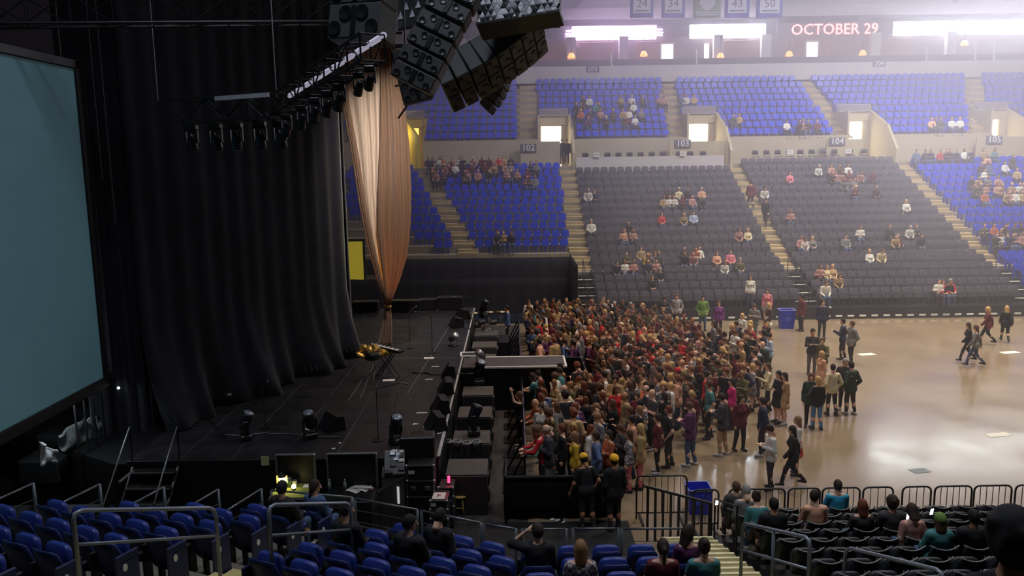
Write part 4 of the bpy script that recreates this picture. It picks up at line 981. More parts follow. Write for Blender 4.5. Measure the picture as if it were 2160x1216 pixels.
for i, (px, py) in enumerate([(945, 935), (965, 935), (985, 938), (1005, 936)]):
    p = PZ(px, py, 1.03); b = MB(); C = [p + Vector((.13 * math.cos(a) * (1 - a / 40), .12 * math.sin(a), .02 + .004 * a)) for a in [k * .6 for k in range(24)]]; b.tube(C, .013, 5)
    tag(b.build('cable_coil', mat('pale_cable', (150, 150, 146), .5)), f'pale coiled cable on the near subwoofer, {ORD1[i]} from the stage lip', 'cable', 'cable coils on the near subwoofer')
# ================================================================== BACKSTAGE, BARRIERS, RAILS
alu = mat('aluminium_edge', (128, 130, 134), .35, .7, var=.05)
casebody = mat('road_case_ply', (30, 30, 33), .5, var=.15, scale=6)
def lid_case(x0, x1, ytop, ybot, y, label, lit):
    A, B, C = PY(x0, ytop, y), PY(x1, ytop, y), PY(x0, ybot, y); wd = B.x - A.x
    t = thing('open_road_case', label, 'road case', ((A.x + B.x) / 2, y, 0)); zb, zt = C.z, A.z
    b = MB(); b.box((0, .03, (zb + zt) / 2), (wd - .05, .05, zt - zb - .04)); b.build('lid', casebody, t)
    for c, s in [((0, 0, zt), (wd, .09, .035)), ((-wd / 2, 0, (zb + zt) / 2), (.035, .09, zt - zb)), ((wd / 2, 0, (zb + zt) / 2), (.035, .09, zt - zb))]:
        b = MB(); b.box(c, s, bev=.008); b.build('lid_edge', alu, t)
    b = MB(); b.box((0, -.38, zb / 2), (wd, .8, zb - .02), bev=.02); b.build('case_body', casebody, t)
    b = MB(); b.box((0, -.38, zb), (wd - .06, .74, .02)); b.build('work_surface', mat('green_lit_top', (110, 120, 50), .8) if lit else blackpaint, t)  # lamp light on the worktop put into its yellow-green colour
    for s in (-1, 1):
        b = MB(); b.box((s * wd * .28, .07, (zb + zt) / 2), (.16, .02, .1), bev=.008); b.build('latch', steel, t)
    return t, zb
t1, z1 = lid_case(582, 663, 960, 1022, 16.6, 'open road case with green lit worktop and upright black lid', True)
t2, z2 = lid_case(690, 793, 958, 1028, 16.6, 'open road case with dark worktop, papers and upright black lid', False)
def desk_item(px, py, z):
    p = PZ(px, py, z + .012)
    if p.y > 16.42: q = PY(px, py, 16.42); p = Vector((q.x, 16.42, z + .012))
    return p
p = desk_item(592, 1018, z1); t = thing('desk_lamp', 'small glowing desk lamp on the green lit worktop', 'lamp', p)
bulb = mat('warm_bulb', (255, 240, 170), .4, emit=9, ecol=(255, 232, 150), var=0)
b = MB(); b.lathe([(0, 0), (.07, 0), (.07, .015), (0, .02)], n=12); b.tube([(0, 0, .01), (-.03, .03, .2), (.03, -.02, .3)], .008, 5); b.build('stand', blackpaint, t)
b = MB(); b.lathe([(.09, 0), (.02, .09), (0, .1)], c=(.04, -.03, .24), n=12); b.build('shade', MATS['dark_lamp_body'], t); b = MB(); b.ball((.04, -.03, .235), .035, 8, 6); b.build('bulb', bulb, t)
point_lamp('desk_lamp_light', (p.x + .05, p.y - .05, p.z + .16), 7, (1, .9, .35), .03)
p = desk_item(620, 1034, z1); t = thing('globe_lamp', 'round glowing globe lamp at the front of the green worktop', 'lamp', p)
b = MB(); b.lathe([(0, 0), (.05, 0), (.04, .03), (0, .03)], n=10); b.build('base', blackpaint, t); b = MB(); b.ball((0, 0, .075), .05, 10, 7); b.build('globe', bulb, t, True)
for i, (px, py, w_, h_, c, nm, lb, ct) in enumerate([(595, 1015, .24, .26, (226, 180, 110), 'note_card', 'tan note card propped on the green worktop', 'card'), (610, 1013, .11, .2, (70, 90, 70), 'tin', 'dark green tin on the green worktop', 'tin'), (621, 1012, .11, .14, (190, 190, 150), 'tin', 'pale tin on the green worktop beside the green tin', 'tin'), (650, 1017, .2, .02, (230, 230, 220), 'note_paper', 'white note paper at the end of the green worktop', 'paper')]):
    p = desk_item(px, py, z1); t = thing(nm, lb, ct, p)
    if nm == 'tin':
        b = MB(); b.lathe([(0, 0), (w_ / 2, 0), (w_ / 2, h_), (0, h_)], n=14); b.build('body', mat('tin%d' % i, c, .4, .3), t, True); b = MB(); b.lathe([(0, h_), (w_ / 2 - .01, h_), (w_ / 2 - .01, h_ + .012), (0, h_ + .012)], n=14); b.build('lid', steel, t)
    else:
        b = MB(); b.box((0, 0, h_ / 2), (w_, .01 if h_ > .1 else .15, h_), bev=.003); b.build('sheet', mat('card%d' % i, c, .8), t)
        b = MB(); b.box((0, -.008, h_ * .6), (w_ * .7, .004, max(.01, h_ * .06))); b.build('printed_line', ink, t)
for i, (px, py) in enumerate([(727, 1012), (694, 1004)]):
    t = thing('water_bottle', ['clear water bottle in the middle of the dark worktop', 'clear water bottle at the corner of the dark worktop'][i], 'bottle', desk_item(px, py, z2))
    b = MB(); b.lathe([(0, 0), (.035, 0), (.036, .12), (.03, .16), (.013, .2), (.013, .215), (0, .215)], n=14); b.build('body', mat('clear_bottle', (150, 160, 165), .15, var=0), t, True); b = MB(); b.lathe([(0, .21), (.016, .21), (.016, .235), (0, .235)], n=10); b.build('cap', white, t)
for i, (px, py, w_, l_, rz, m, lb) in enumerate([(752, 1020, .3, .42, -.5, paper, 'cream paper sheet lying on the dark worktop'), (768, 1014, .22, .3, -.3, paper, 'white paper sheet behind the cream sheet on the dark worktop')]):
    b = MB(); b.sheet([[(w_ * (u / 4 - .5), l_ * (v / 4 - .5), .012 * math.sin(u + v)) for u in range(5)] for v in range(5)], .004); tag(b.build('paper_sheet', m, None, True, desk_item(px, py, z2) + Vector((0, 0, .02)), rz), lb, 'paper')
p = desk_item(762, 1005, z2); t = thing('pink_folder', 'pink and white folder across the dark worktop', 'folder', p, -.1); b = MB(); b.box((0, 0, .02), (.5, .1, .04), bev=.008); b.build('cover', mat('pink_cover', (190, 130, 150), .6), t); b = MB(); b.box((0, -.03, .05), (.46, .05, .02)); b.build('page_block', paper, t)
# mixing console seen from behind; its foot is hidden by the stand front
p = PY(828, 1000, 17.1); t = thing('monitor_console', 'tall grey desk with slanted electronics top and white light strip', 'console', (p.x, 17.0, 0), .12)
grey = mat('console_grey', (104, 102, 100), .5, var=.08); HT = PY(828, 1000, 17.1).z
b = MB(); b.box((.02, .3, HT / 2), (.5, .6, HT), bev=.02); b.build('desk_body', grey, t)
b = MB(); b.add([(-.75, -.25, .0), (.27, -.06, .0), (.27, -.06, HT - .02), (-.75, -.25, HT * .62), (-.75, .0, .0), (.27, .1, 0), (.27, .1, HT - .02), (-.75, 0, HT * .62)], [(0, 1, 2, 3), (7, 6, 5, 4), (0, 3, 7, 4), (1, 5, 6, 2), (3, 2, 6, 7), (0, 4, 5, 1)]); b.build('slanted_panel', mat('console_dark_panel', (70, 68, 66), .5), t)
b = MB(); b.box((.13, -.13, HT - .42), (.05, .02, .4), bev=.006); b.build('white_strip', mat('white_strip_light', (230, 230, 235), .4, emit=.5, var=0), t)
Rt = Matrix.Rotation(.75, 3, 'X')
TOP = Vector((.06, .22, HT + .2)); b = MB(); b.box(TOP, (.46, .62, .12), Rt, .02); b.build('top_case', grey, t)
rr = random.Random(2)
for i in range(12):
    u, v = rr.uniform(-.17, .17), rr.uniform(-.26, .26); b = MB(); b.box(Rt @ Vector((u, v, .07)) + TOP, (rr.uniform(.08, .16), rr.uniform(.06, .14), .05), Rt, .008); b.build('rack_module', [white, blackpaint, alu, driver][i % 4], t)
# road cases
def road_case(x0, x1, ytop, y, dp, label, rz=0):
    A, B = PY(x0, ytop, y), PY(x1, ytop, y); s = (B.x - A.x, dp, A.z - .12); t = thing('road_case', label, 'road case', ((A.x + B.x) / 2, y + dp / 2, 0), rz)
    b = MB(); b.box((0, 0, .12 + s[2] / 2), s, bev=.01); b.build('case_body', casebody, t)
    for z in (.13, .12 + s[2] * .5, .12 + s[2] * .76, .12 + s[2]):
        b = MB(); b.box((0, -s[1] / 2 - .004, z), (s[0], .02, .03)); b.box((0, s[1] / 2 + .004, z), (s[0], .02, .03)); b.build('edge_strip', alu, t)
    for sx in (-1, 1):
        b = MB(); b.box((sx * s[0] / 2, -s[1] / 2, .12 + s[2] / 2), (.035, .035, s[2])); b.build('corner_strip', alu, t)
        b = MB(); b.lathe([(0, -.03), (.055, -.03), (.055, .03), (0, .03)], c=(sx * s[0] * .38, -s[1] * .35, .06), n=10, R=Matrix.Rotation(1.57, 3, 'Y')); b.build('caster', blackpaint, t)
        b = MB(); b.box((sx * s[0] * .26, -s[1] / 2 - .015, .12 + s[2] * .64), (.13, .02, .1), bev=.008); b.build('latch', steel, t)
        for q in (1, .76, .5): b = MB(); b.ball((sx * s[0] / 2, -s[1] / 2, .12 + s[2] * q), .04, 8, 5); b.build('ball_corner', chrome, t, True)
    b = MB(); b.box((-s[0] * .32, -s[1] / 2 - .012, .12 + s[2] * .9), (.14, .006, .08)); b.build('paper_label', paper, t)
    return t, s
road_case(857, 914, 984, 17.15, .6, 'tall black road case with silver edges and round corners by the console')
t, s = road_case(925, 956, 1030, 17.3, .45, 'low black road case with red light by the stool', -.05)
rp = Vector(t.location) + Vector((.05, 0, .12 + s[2] + .01))
t, s = road_case(908, 944, 1058, 16.7, .55, 'lowest black road case bearing a white paper marked F', -.05)
ht = .12 + s[2]; b = MB(); b.box((-.02, -.02, ht + .012), (.28, .36, .006)); b.build('paper_label', paper, t)
text_mesh('letter', 'F', .24, mat('dark_red_ink', (120, 20, 30), .7, var=0), t, T(-.02, -.03, ht + .018), .004)
p = rp; t = thing('red_lamp', 'small glowing red stick lamp on the low road case', 'lamp', p); b = MB(); b.lathe([(0, .02), (.03, .02), (.03, .17), (0, .18)], n=10); b.build('tube', mat('red_glow', (255, 60, 90), .4, emit=4, ecol=(255, 50, 90), var=0), t); b = MB(); b.lathe([(0, 0), (.05, 0), (.05, .02), (0, .02)], n=10); b.build('base', blackpaint, t)
point_lamp('red_lamp_light', (p.x, p.y - .08, p.z + .25), 1.5, (1, .15, .25), .03)
# wooden stool
p = PZ(971, 1086, 0); t = thing('wooden_stool', 'round yellow wooden stool standing alone on the dark floor', 'stool', p)
wood = mat('yellow_pine', (196, 160, 84), .5, var=.12, scale=4, kind='wave')
b = MB(); b.lathe([(0, .45), (.15, .45), (.17, .47), (.16, .495), (0, .5)], n=20); b.build('seat', wood, t, True)
for k in range(4):
    a = k * 1.571 + .6; b = MB(); b.tube([(.1 * math.cos(a), .1 * math.sin(a), .45), (.17 * math.cos(a), .17 * math.sin(a), 0)], .018, 7); b.build('leg', wood, t, True)
b = MB()
for k in range(4):
    a, c = k * 1.571 + .6, (k + 1) * 1.571 + .6; b.tube([(.14 * math.cos(a), .14 * math.sin(a), .2), (.14 * math.cos(c), .14 * math.sin(c), .2)], .01, 5)
b.build('rung', wood, t)
# stage steps on the near side
A = PZ(385, 1040, .2); t = thing('stage_steps', 'black stage steps with worn pale nosings on the near stage side', 'steps', (A.x, 17.9, 0))
for k in range(5):
    b = MB(); b.box((0, -.14 - .28 * (4 - k), (k + 1) * .27 - .03), (1.05, .3, .05), bev=.008); b.build('tread', blackpaint, t); b = MB(); b.box((0, -.29 - .28 * (4 - k), (k + 1) * .27 - .01), (1.0, .03, .03)); b.build('nosing', steel, t)
for s in (-1, 1):
    b = MB(); b.tube([(s * .53, -1.5, .1), (s * .53, -.05, 1.4)], .03, 5); b.build('stringer', blackpaint, t); b = MB(); b.tube([(s * .55, -1.45, .2), (s * .55, -1.45, 1.1), (s * .55, 0, 2.35), (s * .55, 0, 1.4)], .02, 6); b.build('handrail', blackpaint, t)
b = MB(); p = PY(559, 973, 17.935); b.box((0, 0, 0), (.18, .012, .22)); tag(b.build('paper_notice', mat('tan_paper', (190, 180, 130), .8), loc=(p.x, 17.935, PY(559, 973, 17.935).z)), 'small tan paper notice stuck on the near stage side', 'notice')
# tarpaulins, gate and platform below the screen
tarp = [mat('silver_tarp', (150, 158, 160), .4, var=.15, scale=5), mat('white_tarp', (186, 192, 190), .45, var=.1, scale=5), mat('grey_tarp', (98, 104, 106), .45, var=.2, scale=4), mat('yellow_tarp', (176, 170, 60), .5)]
rr = random.Random(9)
for i, (pts, m, lb) in enumerate([([(82, 932), (120, 952), (118, 972), (84, 985)], 0, 'blue-white crumpled plastic sheet at the platform edge'), ([(120, 920), (180, 880), (200, 925), (130, 955)], 2, 'long grey tarpaulin lying over the boxes'), ([(180, 895), (195, 868), (235, 878), (215, 905)], 1, 'bright white striped tarpaulin under the screen corner'), ([(200, 880), (273, 852), (276, 880), (208, 908)], 2, 'dark grey tarpaulin behind the gate bars'), ([(195, 930), (276, 888), (278, 910), (205, 946)], 1, 'white folded tarpaulin behind the gate bars'), ([(210, 872), (232, 866), (234, 878), (212, 882)], 3, 'small yellow cloth tucked between the tarpaulins')]):
    C = [PX(x, y, -10.75 - .12 * (i % 3)) for x, y in pts]; g = []
    for a in range(9):
        row = []
        for c in range(11):
            u, v = c / 10, a / 8; q = C[0].lerp(C[1], u).lerp(C[3].lerp(C[2], u), v) + Vector((min(.06, .07 * (C[1] - C[0]).length) * math.sin(u * 9 + i) * math.sin(v * 6 + 1) + rr.uniform(-.015, .015), 0, rr.uniform(-.012, .012))); row.append(q)
        g.append(row)
    b = MB(); b.sheet(g, .015); tag(b.build('tarpaulin', tarp[m], None, True), lb, 'tarpaulin', 'tarpaulins below the screen')
for i, (px, s) in enumerate([(150, (1.2, .8, .9)), (235, (1.4, .8, 1.0)), (100, (1.0, .8, .6))]):
    p = PX(px, 985, -11.6); t = thing('covered_case', ['dark case in the middle of the tarpaulins', 'dark case at the gate end of the tarpaulins', 'dark case at the screen end of the tarpaulins'][i], 'case', (-11.6, p.y, 0)); b = MB(); b.box((0, 0, .7 + s[2] / 2), s, bev=.04); b.build('case_body', casebody, t); b = MB(); b.box((0, 0, .35), (s[0] * .9, s[1] * .9, .7)); b.build('trolley', blackpaint, t)
t = thing('side_platform', 'dark side platform with pale end strip below the screen', 'platform', (-10.2, 15, 0))
b = MB(); b.box((-1.2, -.1, .35), (4.0, 5.0, .7)); b.build('platform_body', casebody, t)
A, B = PX(252, 1018, -8.4), PX(280, 995, -8.6); b = MB(); b.tube([A - Vector((-10.2, 15, 0)), B - Vector((-10.2, 15, 0))], .03, 5); b.build('pale_strip', steel, t)
t = thing('bar_gate', 'black barred gate standing before the white tarpaulins', 'gate', (-10.5, 18.6, 0))
for k in range(5):
    b = MB(); y = -.1 + .42 * k; b.tube([(0, y, .7), (0, y, 3.0)], .025, 6); b.build('bar', blackpaint, t)
b = MB(); b.tube([(0, -.1, 2.95), (0, 1.6, 2.95)], .03, 6); b.tube([(0, -.1, .75), (0, 1.6, .75)], .03, 6); b.build('frame', blackpaint, t)
p = PX(250, 819, -10.2); t = thing('work_light', 'tiny bright white work light beside the screen foot', 'lamp', p); b = MB(); b.ball((0, 0, 0), .035, 8, 5); b.build('bulb', mat('cold_bulb', (240, 250, 255), .3, emit=8, var=0), t); point_lamp('work_light_lamp', (-10.6, 18.0, 2.9), 70, (.86, .95, 1), .06); b = MB(); b.tube([(-.1, 0, .0), (-.25, 0, .0), (-.25, 0, .6)], .015, 5); b.build('bracket', blackpaint, t)
for i, (px, py) in enumerate([(484, 831)]):
    p = PN(px, py, (.905, -.426, 0), -17.0) if i == 0 else PX(px, py, -10.1); t = thing('taped_label', ['small white tag on the backdrop foot', 'small pale tag beside the screen'][i], 'tag', p); b = MB(); b.box((0, -.1, 0), (.16, .02, .05)); b.build('tag_face', white, t); b = MB(); b.tube([(0, -.09, 0), (0, -.05, .15)], .006, 4); b.build('string', blackpaint, t)
b = MB(); rr = random.Random(21)
for i in range(30): b.tube([Vector((-4.0 + rr.uniform(-.5, .5), 16.2 + rr.uniform(-.3, .3), .1 + rr.uniform(0, .5))) for _ in range(3)], .02, 5)
o = b.build('cable_heap', mat('red_brown_cable', (120, 60, 50), .6)); stuff(o, 'heap of red and black cables beside the stage steps', 'cables')

# ---------------------------------------------------------------- railings of the near blue stand
def rail_panel(A, B, hA, hB, label, group, wires=3, m=steel, r=.02, name='guard_railing'):
    """posts at A and B (floor points), top rail and wires"""
    A, B = Vector(A), Vector(B); c = (A + B) / 2; t = thing(name, label, 'railing', c, 0, group); a, e = A - c, B - c; up = Vector((0, 0, 1))
    for p, h in ((a, hA), (e, hB)): b = MB(); b.tube([p, p + up * h], r * 1.25, 8); b.build('post', m, t, True)
    b = MB(); b.tube([a + up * hA, e + up * hB], r, 8); b.build('top_rail', m, t, True)
    for k in range(wires): u = (k + 1) / (wires + 1); b = MB(); b.tube([a + up * hA * u, e + up * hB * u], r * .35, 5); b.build('wire', m, t)
    return t
def solve_rail(px, py, h):
    z = 2.6
    for _ in range(30):
        p = PZ(px, py, z); q = Ln.dot(p); z = 1.38 + .3125 * (Q0 - q) + h
    return PZ(px, py, z), z - h
ends = [((70, 1020), (-40, 1062)), ((210, 1022), (88, 1070)), ((345, 1028), (235, 1072)), ((460, 1033), (362, 1070)), ((551, 1032), (468, 1068))]
for i, (f, n) in enumerate(ends):
    F, zf = solve_rail(*f, .98); Nr, zn = solve_rail(*n, .98 if i else .98)
    Nr = F - Ln * 1.05 + Vector((0, 0, -.0)); zn = zf
    rail_panel((F.x, F.y, zf - .1), (Nr.x, Nr.y, zn + .1), F.z - zf + .1, F.z - zf - .18, f'slanting grey railing ending a near blue row, {ORD1[i]} from the screen', 'slanting railings at the row ends')
def Prail(px, py): p = PZ(px, py, 2.25); return p
segs = [((572, 1035), (742, 1050)), ((748, 1052), (880, 1076)), ((889, 1078), (1014, 1104)), ((1020, 1105), (1088, 1117)), ((1102, 1117), (1194, 1117)), ((1209, 1116), (1304, 1116)), ((1312, 1116), (1460, 1116))]
for i, (a, c) in enumerate(segs):
    A, B = Prail(*a), Prail(*c); rail_panel((A.x, A.y, 1.35), (B.x, B.y, 1.35), A.z - 1.35, B.z - 1.35, f'grey wire railing before the near blue seats, {ORD1[i]} after the slanting ones', 'railings along the front of the near blue seats')
# dark wall under the railings
b = MB(); W = [Prail(560, 1036)] + [Prail(*a) for s in segs for a in s]; W = [(p.x + .02, p.y + .14) for p in W]
for i in range(len(W) - 1):
    (xa, ya), (xb, yb) = W[i], W[i + 1]; b.add([(xa, ya, 0), (xb, yb, 0), (xb, yb, 1.62), (xa, ya, 1.62), (xa, ya + .1, 0), (xb, yb + .1, 0), (xb, yb + .1, 1.62), (xa, ya + .1, 1.62)], [(0, 1, 2, 3), (7, 6, 5, 4), (3, 2, 6, 7)])
struct(b.build('wall_stand_front', blackpaint))
# pipe handrails in the aisles
pipe = mat('worn_grey_pipe', (142, 148, 158), .4, .35, var=.12, scale=6)
def hand_rail(far, near, foot, label, mids=False, drop=.45):
    """far/near: top corners, a bent pipe with rounded corners, mid rail"""
    far, near = Vector(far), Vector(near); d = (near - far).normalized(); t = thing('aisle_handrail', label, 'handrail', (far + near) / 2); o = (far + near) / 2
    a, e = far - o, near - o; dn = Vector((0, 0, -1)); arc = lambda p, s: [p + dn * .12, p + dn * .035 + d * s * .03, p + d * s * .12]
    b = MB(); b.tube([a + dn * foot] + arc(a, 1) + arc(e, -1)[::-1] + [e + dn * foot], .027, 9); b.build('bent_pipe', pipe, t, True)
    b = MB(); b.tube([a + dn * drop, e + dn * drop], .022, 8); b.build('mid_rail', pipe, t, True)
    if mids: b = MB(); m_ = (a + e) / 2; b.tube([m_, m_ + dn * foot], .024, 8); b.build('middle_post', pipe, t, True)
    for p in (a, e): b = MB(); b.lathe([(0, 0), (.07, 0), (.07, .012), (0, .012)], c=p + dn * foot, n=12); b.build('foot_plate', pipe, t)
    return t
def on_t(px, py, tt):
    return PN(px, py, tuple(Le), tt)
hand_rail(on_t(454, 1072, -8.35), on_t(153, 1078, -8.35), 1.15, 'grey pipe handrail in the near aisle, the one closest to the screen', drop=.42)
hand_rail(on_t(738, 1062, -7.0), on_t(566, 1066, -7.0), 1.1, 'grey pipe handrail in the near aisle, below the seated row of three', drop=.42)
hand_rail(PX(1566, 1104, 3.55), PX(1709, 1136, 3.95), 1.15, 'grey pipe handrail beside the near yellow stair, with a middle post', True)
hand_rail(PX(1784, 1155, 4.75), PX(1990, 1206, 5.1), 1.1, 'grey pipe handrail among the near black seats', False)

# ---------------------------------------------------------------- barriers
# black draped pit barricade at the near end of the crowd
def cloth_barrier(A, B, h, label, name='draped_barricade'):
    A, B = Vector(A), Vector(B); t = thing(name, label, 'barricade', A); d = B - A; n = 22
    g = [[d * (k / n) + Vector((.02 * math.sin(k * 1.9), .03 * math.sin(k * 1.3) * (1 - v), .02 + (h - .02) * v)) for k in range(n + 1)] for v in (0, .3, .7, 1)]
    b = MB(); b.sheet(g, .04); b.build('cloth', blackm, t, True); b = MB(); b.tube([(0, .0, h), d + Vector((0, 0, h))], .04, 6); b.build('top_bar', blackpaint, t)
    for k in range(3):
        p = d * (k / 2); b = MB(); b.box(p + Vector((0, .1, .03)), (.06, .6, .05)); b.build('foot', blackpaint, t)
cloth_barrier((-.22, 17.75, 0), (2.38, 17.75, 0), 1.05, 'long black draped barricade below the yellow caps')
cloth_barrier((-.22, 17.75, 0), (-.2, 18.9, 0), 1.05, 'short black draped barricade return by the pit')
def pit_panel(A, B, label, i):
    A, B = Vector(A), Vector(B); t = thing('pit_barricade', label, 'barricade', A, 0, 'black pit barricades facing the stage'); d = B - A
    nn = Vector((-d.y, d.x, 0)).normalized()
    b = MB(); b.add([Vector((0, 0, 0)), d, d + Vector((0, 0, 1.1)), Vector((0, 0, 1.1)), nn * .04, d + nn * .04, d + nn * .04 + Vector((0, 0, 1.1)), nn * .04 + Vector((0, 0, 1.1))], [(0, 1, 2, 3), (7, 6, 5, 4), (3, 2, 6, 7), (0, 3, 7, 4), (1, 5, 6, 2)]); b.build('panel', blackpaint, t)
    b = MB(); b.tube([Vector((0, 0, 1.12)), d + Vector((0, 0, 1.12))], .035, 7); b.build('top_bar', MATS['stand_black'], t)
    b = MB(); b.tube([nn * .5 + d * .5, d * .5 + Vector((0, 0, 1.0))], .03, 5); b.box(nn * .3 + d * .5 + Vector((0, 0, .02)), (.6, .6, .03)); b.build('brace', blackpaint, t)
ys = [18.95 + 1.22 * k for k in range(6)]
for i, y in enumerate(ys): pit_panel((.28, y, 0), (.28, y + 1.2, 0), f'black pit barricade before the near crowd, {ORD1[i]} from the draped one', i)
for i, (A, B) in enumerate([((.28, 26.25, 0), (1.4, 26.25, 0)), ((1.42, 26.25, 0), (2.5, 26.3, 0)), ((2.52, 26.35, 0), (2.52, 27.5, 0)), ((2.52, 27.55, 0), (2.52, 28.8, 0)), ((2.5, 28.9, 0), (1.4, 28.95, 0)), ((1.38, 28.95, 0), (.28, 29.0, 0))]): pit_panel(A, B, f'black pit barricade wrapping the runway, {ORD1[i]} panel round from the near side', i)
for i in range(7): pit_panel((.28, 29.1 + 1.22 * i, 0), (.28, 30.3 + 1.22 * i, 0), f'black pit barricade before the far crowd, {ORD1[i]} from the runway', i)
# steel bike-rack barricades before the black seats
rack = mat('dark_steel_barrier', (44, 44, 46), .4, .5, var=.1)
def rack_panel(x0, x1, y, label, h=1.0, group='steel barricades before the black seats', rz=0, mm=rack):
    wd = x1 - x0; t = thing('steel_barricade', label, 'barricade', ((x0 + x1) / 2, y, 0), rz, group); r = .12
    b = MB(); arc = lambda cx, cz, a0, a1: [(cx + r * math.cos(a), 0, cz + r * math.sin(a)) for a in [a0 + (a1 - a0) * k / 4 for k in range(5)]]
    b.tube([(-wd / 2, 0, .05)] + arc(-wd / 2 + r, h - r, math.pi, math.pi / 2) + arc(wd / 2 - r, h - r, math.pi / 2, 0) + [(wd / 2, 0, .05)], .022, 7); b.tube([(-wd / 2, 0, .2), (wd / 2, 0, .2)], .018, 6); b.build('frame', mm, t, True)
    n = max(3, int(wd / .135)); q = MB(); q.tube([(0, 0, .2), (0, 0, h)], .009, 5); me = q.mesh('bar', mm)
    for k in range(1, n): put('bar', me, t, (-wd / 2 + wd * k / n, 0, 0))
    for s in (-1, 1): b = MB(); b.box((s * wd * .4, 0, .025), (.05, .6, .03)); b.build('foot', mm, t)
for i, (a, c) in enumerate([(1462, 1516), (1538, 1656), (1663, 1730), (1735, 1814), (1821, 1884), (1904, 1964), (1972, 2050), (2055, 2134), (2142, 2215)]):
    A, B = PY(a, 1037, 17.0), PY(c, 1037, 17.0); rack_panel(A.x, B.x, 17.0, f'dark steel barricade before the black seats, {ORD1[i]} from the stair')
A, B = PY(1343, 1007, 17.6), PY(1449, 1007, 17.6); rack_panel(A.x, B.x, 17.6, 'dark steel barricade standing alone at the head of the stair', 1.1, None)
# solid black stair railing in front of it
t = thing('stair_railing', 'black barred stair railing descending before the lone barricade', 'railing', (2.9, 16.6, 0))
for k in range(9):
    x = .0 + .17 * k; top = 1.25 - .05 * k; b = MB(); b.box((x, 0, top / 2), (.05, .05, top)); b.build('bar', blackpaint, t)
b = MB(); b.tube([(-.05, 0, 1.27), (1.4, 0, .85), (1.4, 0, .0)], .035, 7); b.build('top_rail', blackpaint, t)
b = MB(); b.tube([(1.45, -.1, 0), (1.45, -.1, 1.0), (1.5, -1.6, 1.5), (1.5, -1.6, .5)], .022, 7); b.build('handrail', blackpaint, t)
# bins
blueb = mat('blue_bin_plastic', (34, 52, 196), .4, var=.08, scale=4)
def bin_(p, w_, d_, h, label, liner):
    t = thing('recycling_bin', label, 'bin', p)
    b = MB(); k = .82
    V = [(-w_ / 2 * k, -d_ / 2 * k, 0), (w_ / 2 * k, -d_ / 2 * k, 0), (w_ / 2 * k, d_ / 2 * k, 0), (-w_ / 2 * k, d_ / 2 * k, 0), (-w_ / 2, -d_ / 2, h), (w_ / 2, -d_ / 2, h), (w_ / 2, d_ / 2, h), (-w_ / 2, d_ / 2, h)]
    i_ = [(x * .93, y * .93, z if n > 3 else .06) for n, (x, y, z) in enumerate(V)]
    b.add(V + i_, [(0, 3, 2, 1), (0, 1, 5, 4), (1, 2, 6, 5), (2, 3, 7, 6), (3, 0, 4, 7), (8, 9, 10, 11), (12, 13, 9, 8), (13, 14, 10, 9), (14, 15, 11, 10), (15, 12, 8, 11), (4, 5, 13, 12), (5, 6, 14, 13), (6, 7, 15, 14), (7, 4, 12, 15)]); b.build('tub', blueb, t)
    b = MB(); b.tube([(-w_ / 2, -d_ / 2, h), (w_ / 2, -d_ / 2, h), (w_ / 2, d_ / 2, h), (-w_ / 2, d_ / 2, h), (-w_ / 2, -d_ / 2, h)], .022, 6); b.build('rim', liner, t, True)
    b = MB(); b.box((0, -d_ / 2 * .92 - .012, h * .55), (w_ * .4, .01, h * .25)); b.build('label_patch', mat('pale_blue_patch', (70, 92, 215), .5), t)
    b = MB(); b.tube([(-.1, -d_ / 2 - .03, h * .82), (.1, -d_ / 2 - .03, h * .82)], .014, 6); b.build('handle', blueb, t)
p = PZ(1658, 692, 0); bin_(p, .72, .6, .92, 'blue plastic bin before the far stair under aisle 103', mat('pale_bin_rim', (140, 150, 205), .5))
p = PY(1474, 1075, 18.0); bin_((p.x, 18.1, 0), .56, .55, .62, 'blue plastic bin with pale rim behind the near barricade', MATS['pale_bin_rim'])
# rubbish on the floor by the draped barricade, small cups on seats
rr = random.Random(4)
for i, (px, py) in enumerate([(1165, 1098), (1175, 1100), (1188, 1103), (1240, 1103), (1100, 1092), (1080, 1050)]):
    p = PZ(px, py, 0); b = MB(); b.ball((0, 0, .02), (.07, .05, .02), 7, 5); b.box((.06, .02, .015), (.12, .03, .02)); tag(b.build('crumpled_litter', paper, loc=p, rz=rr.uniform(0, 3)), ['crumpled paper litter before the draped barricade, stage end', 'crumpled paper litter before the draped barricade, second scrap', 'crumpled paper litter before the draped barricade, third scrap', 'crumpled paper litter below the second yellow cap', 'crumpled paper litter at the stage end of the barricade', 'crumpled paper litter on the pit floor strip'][i], 'litter')
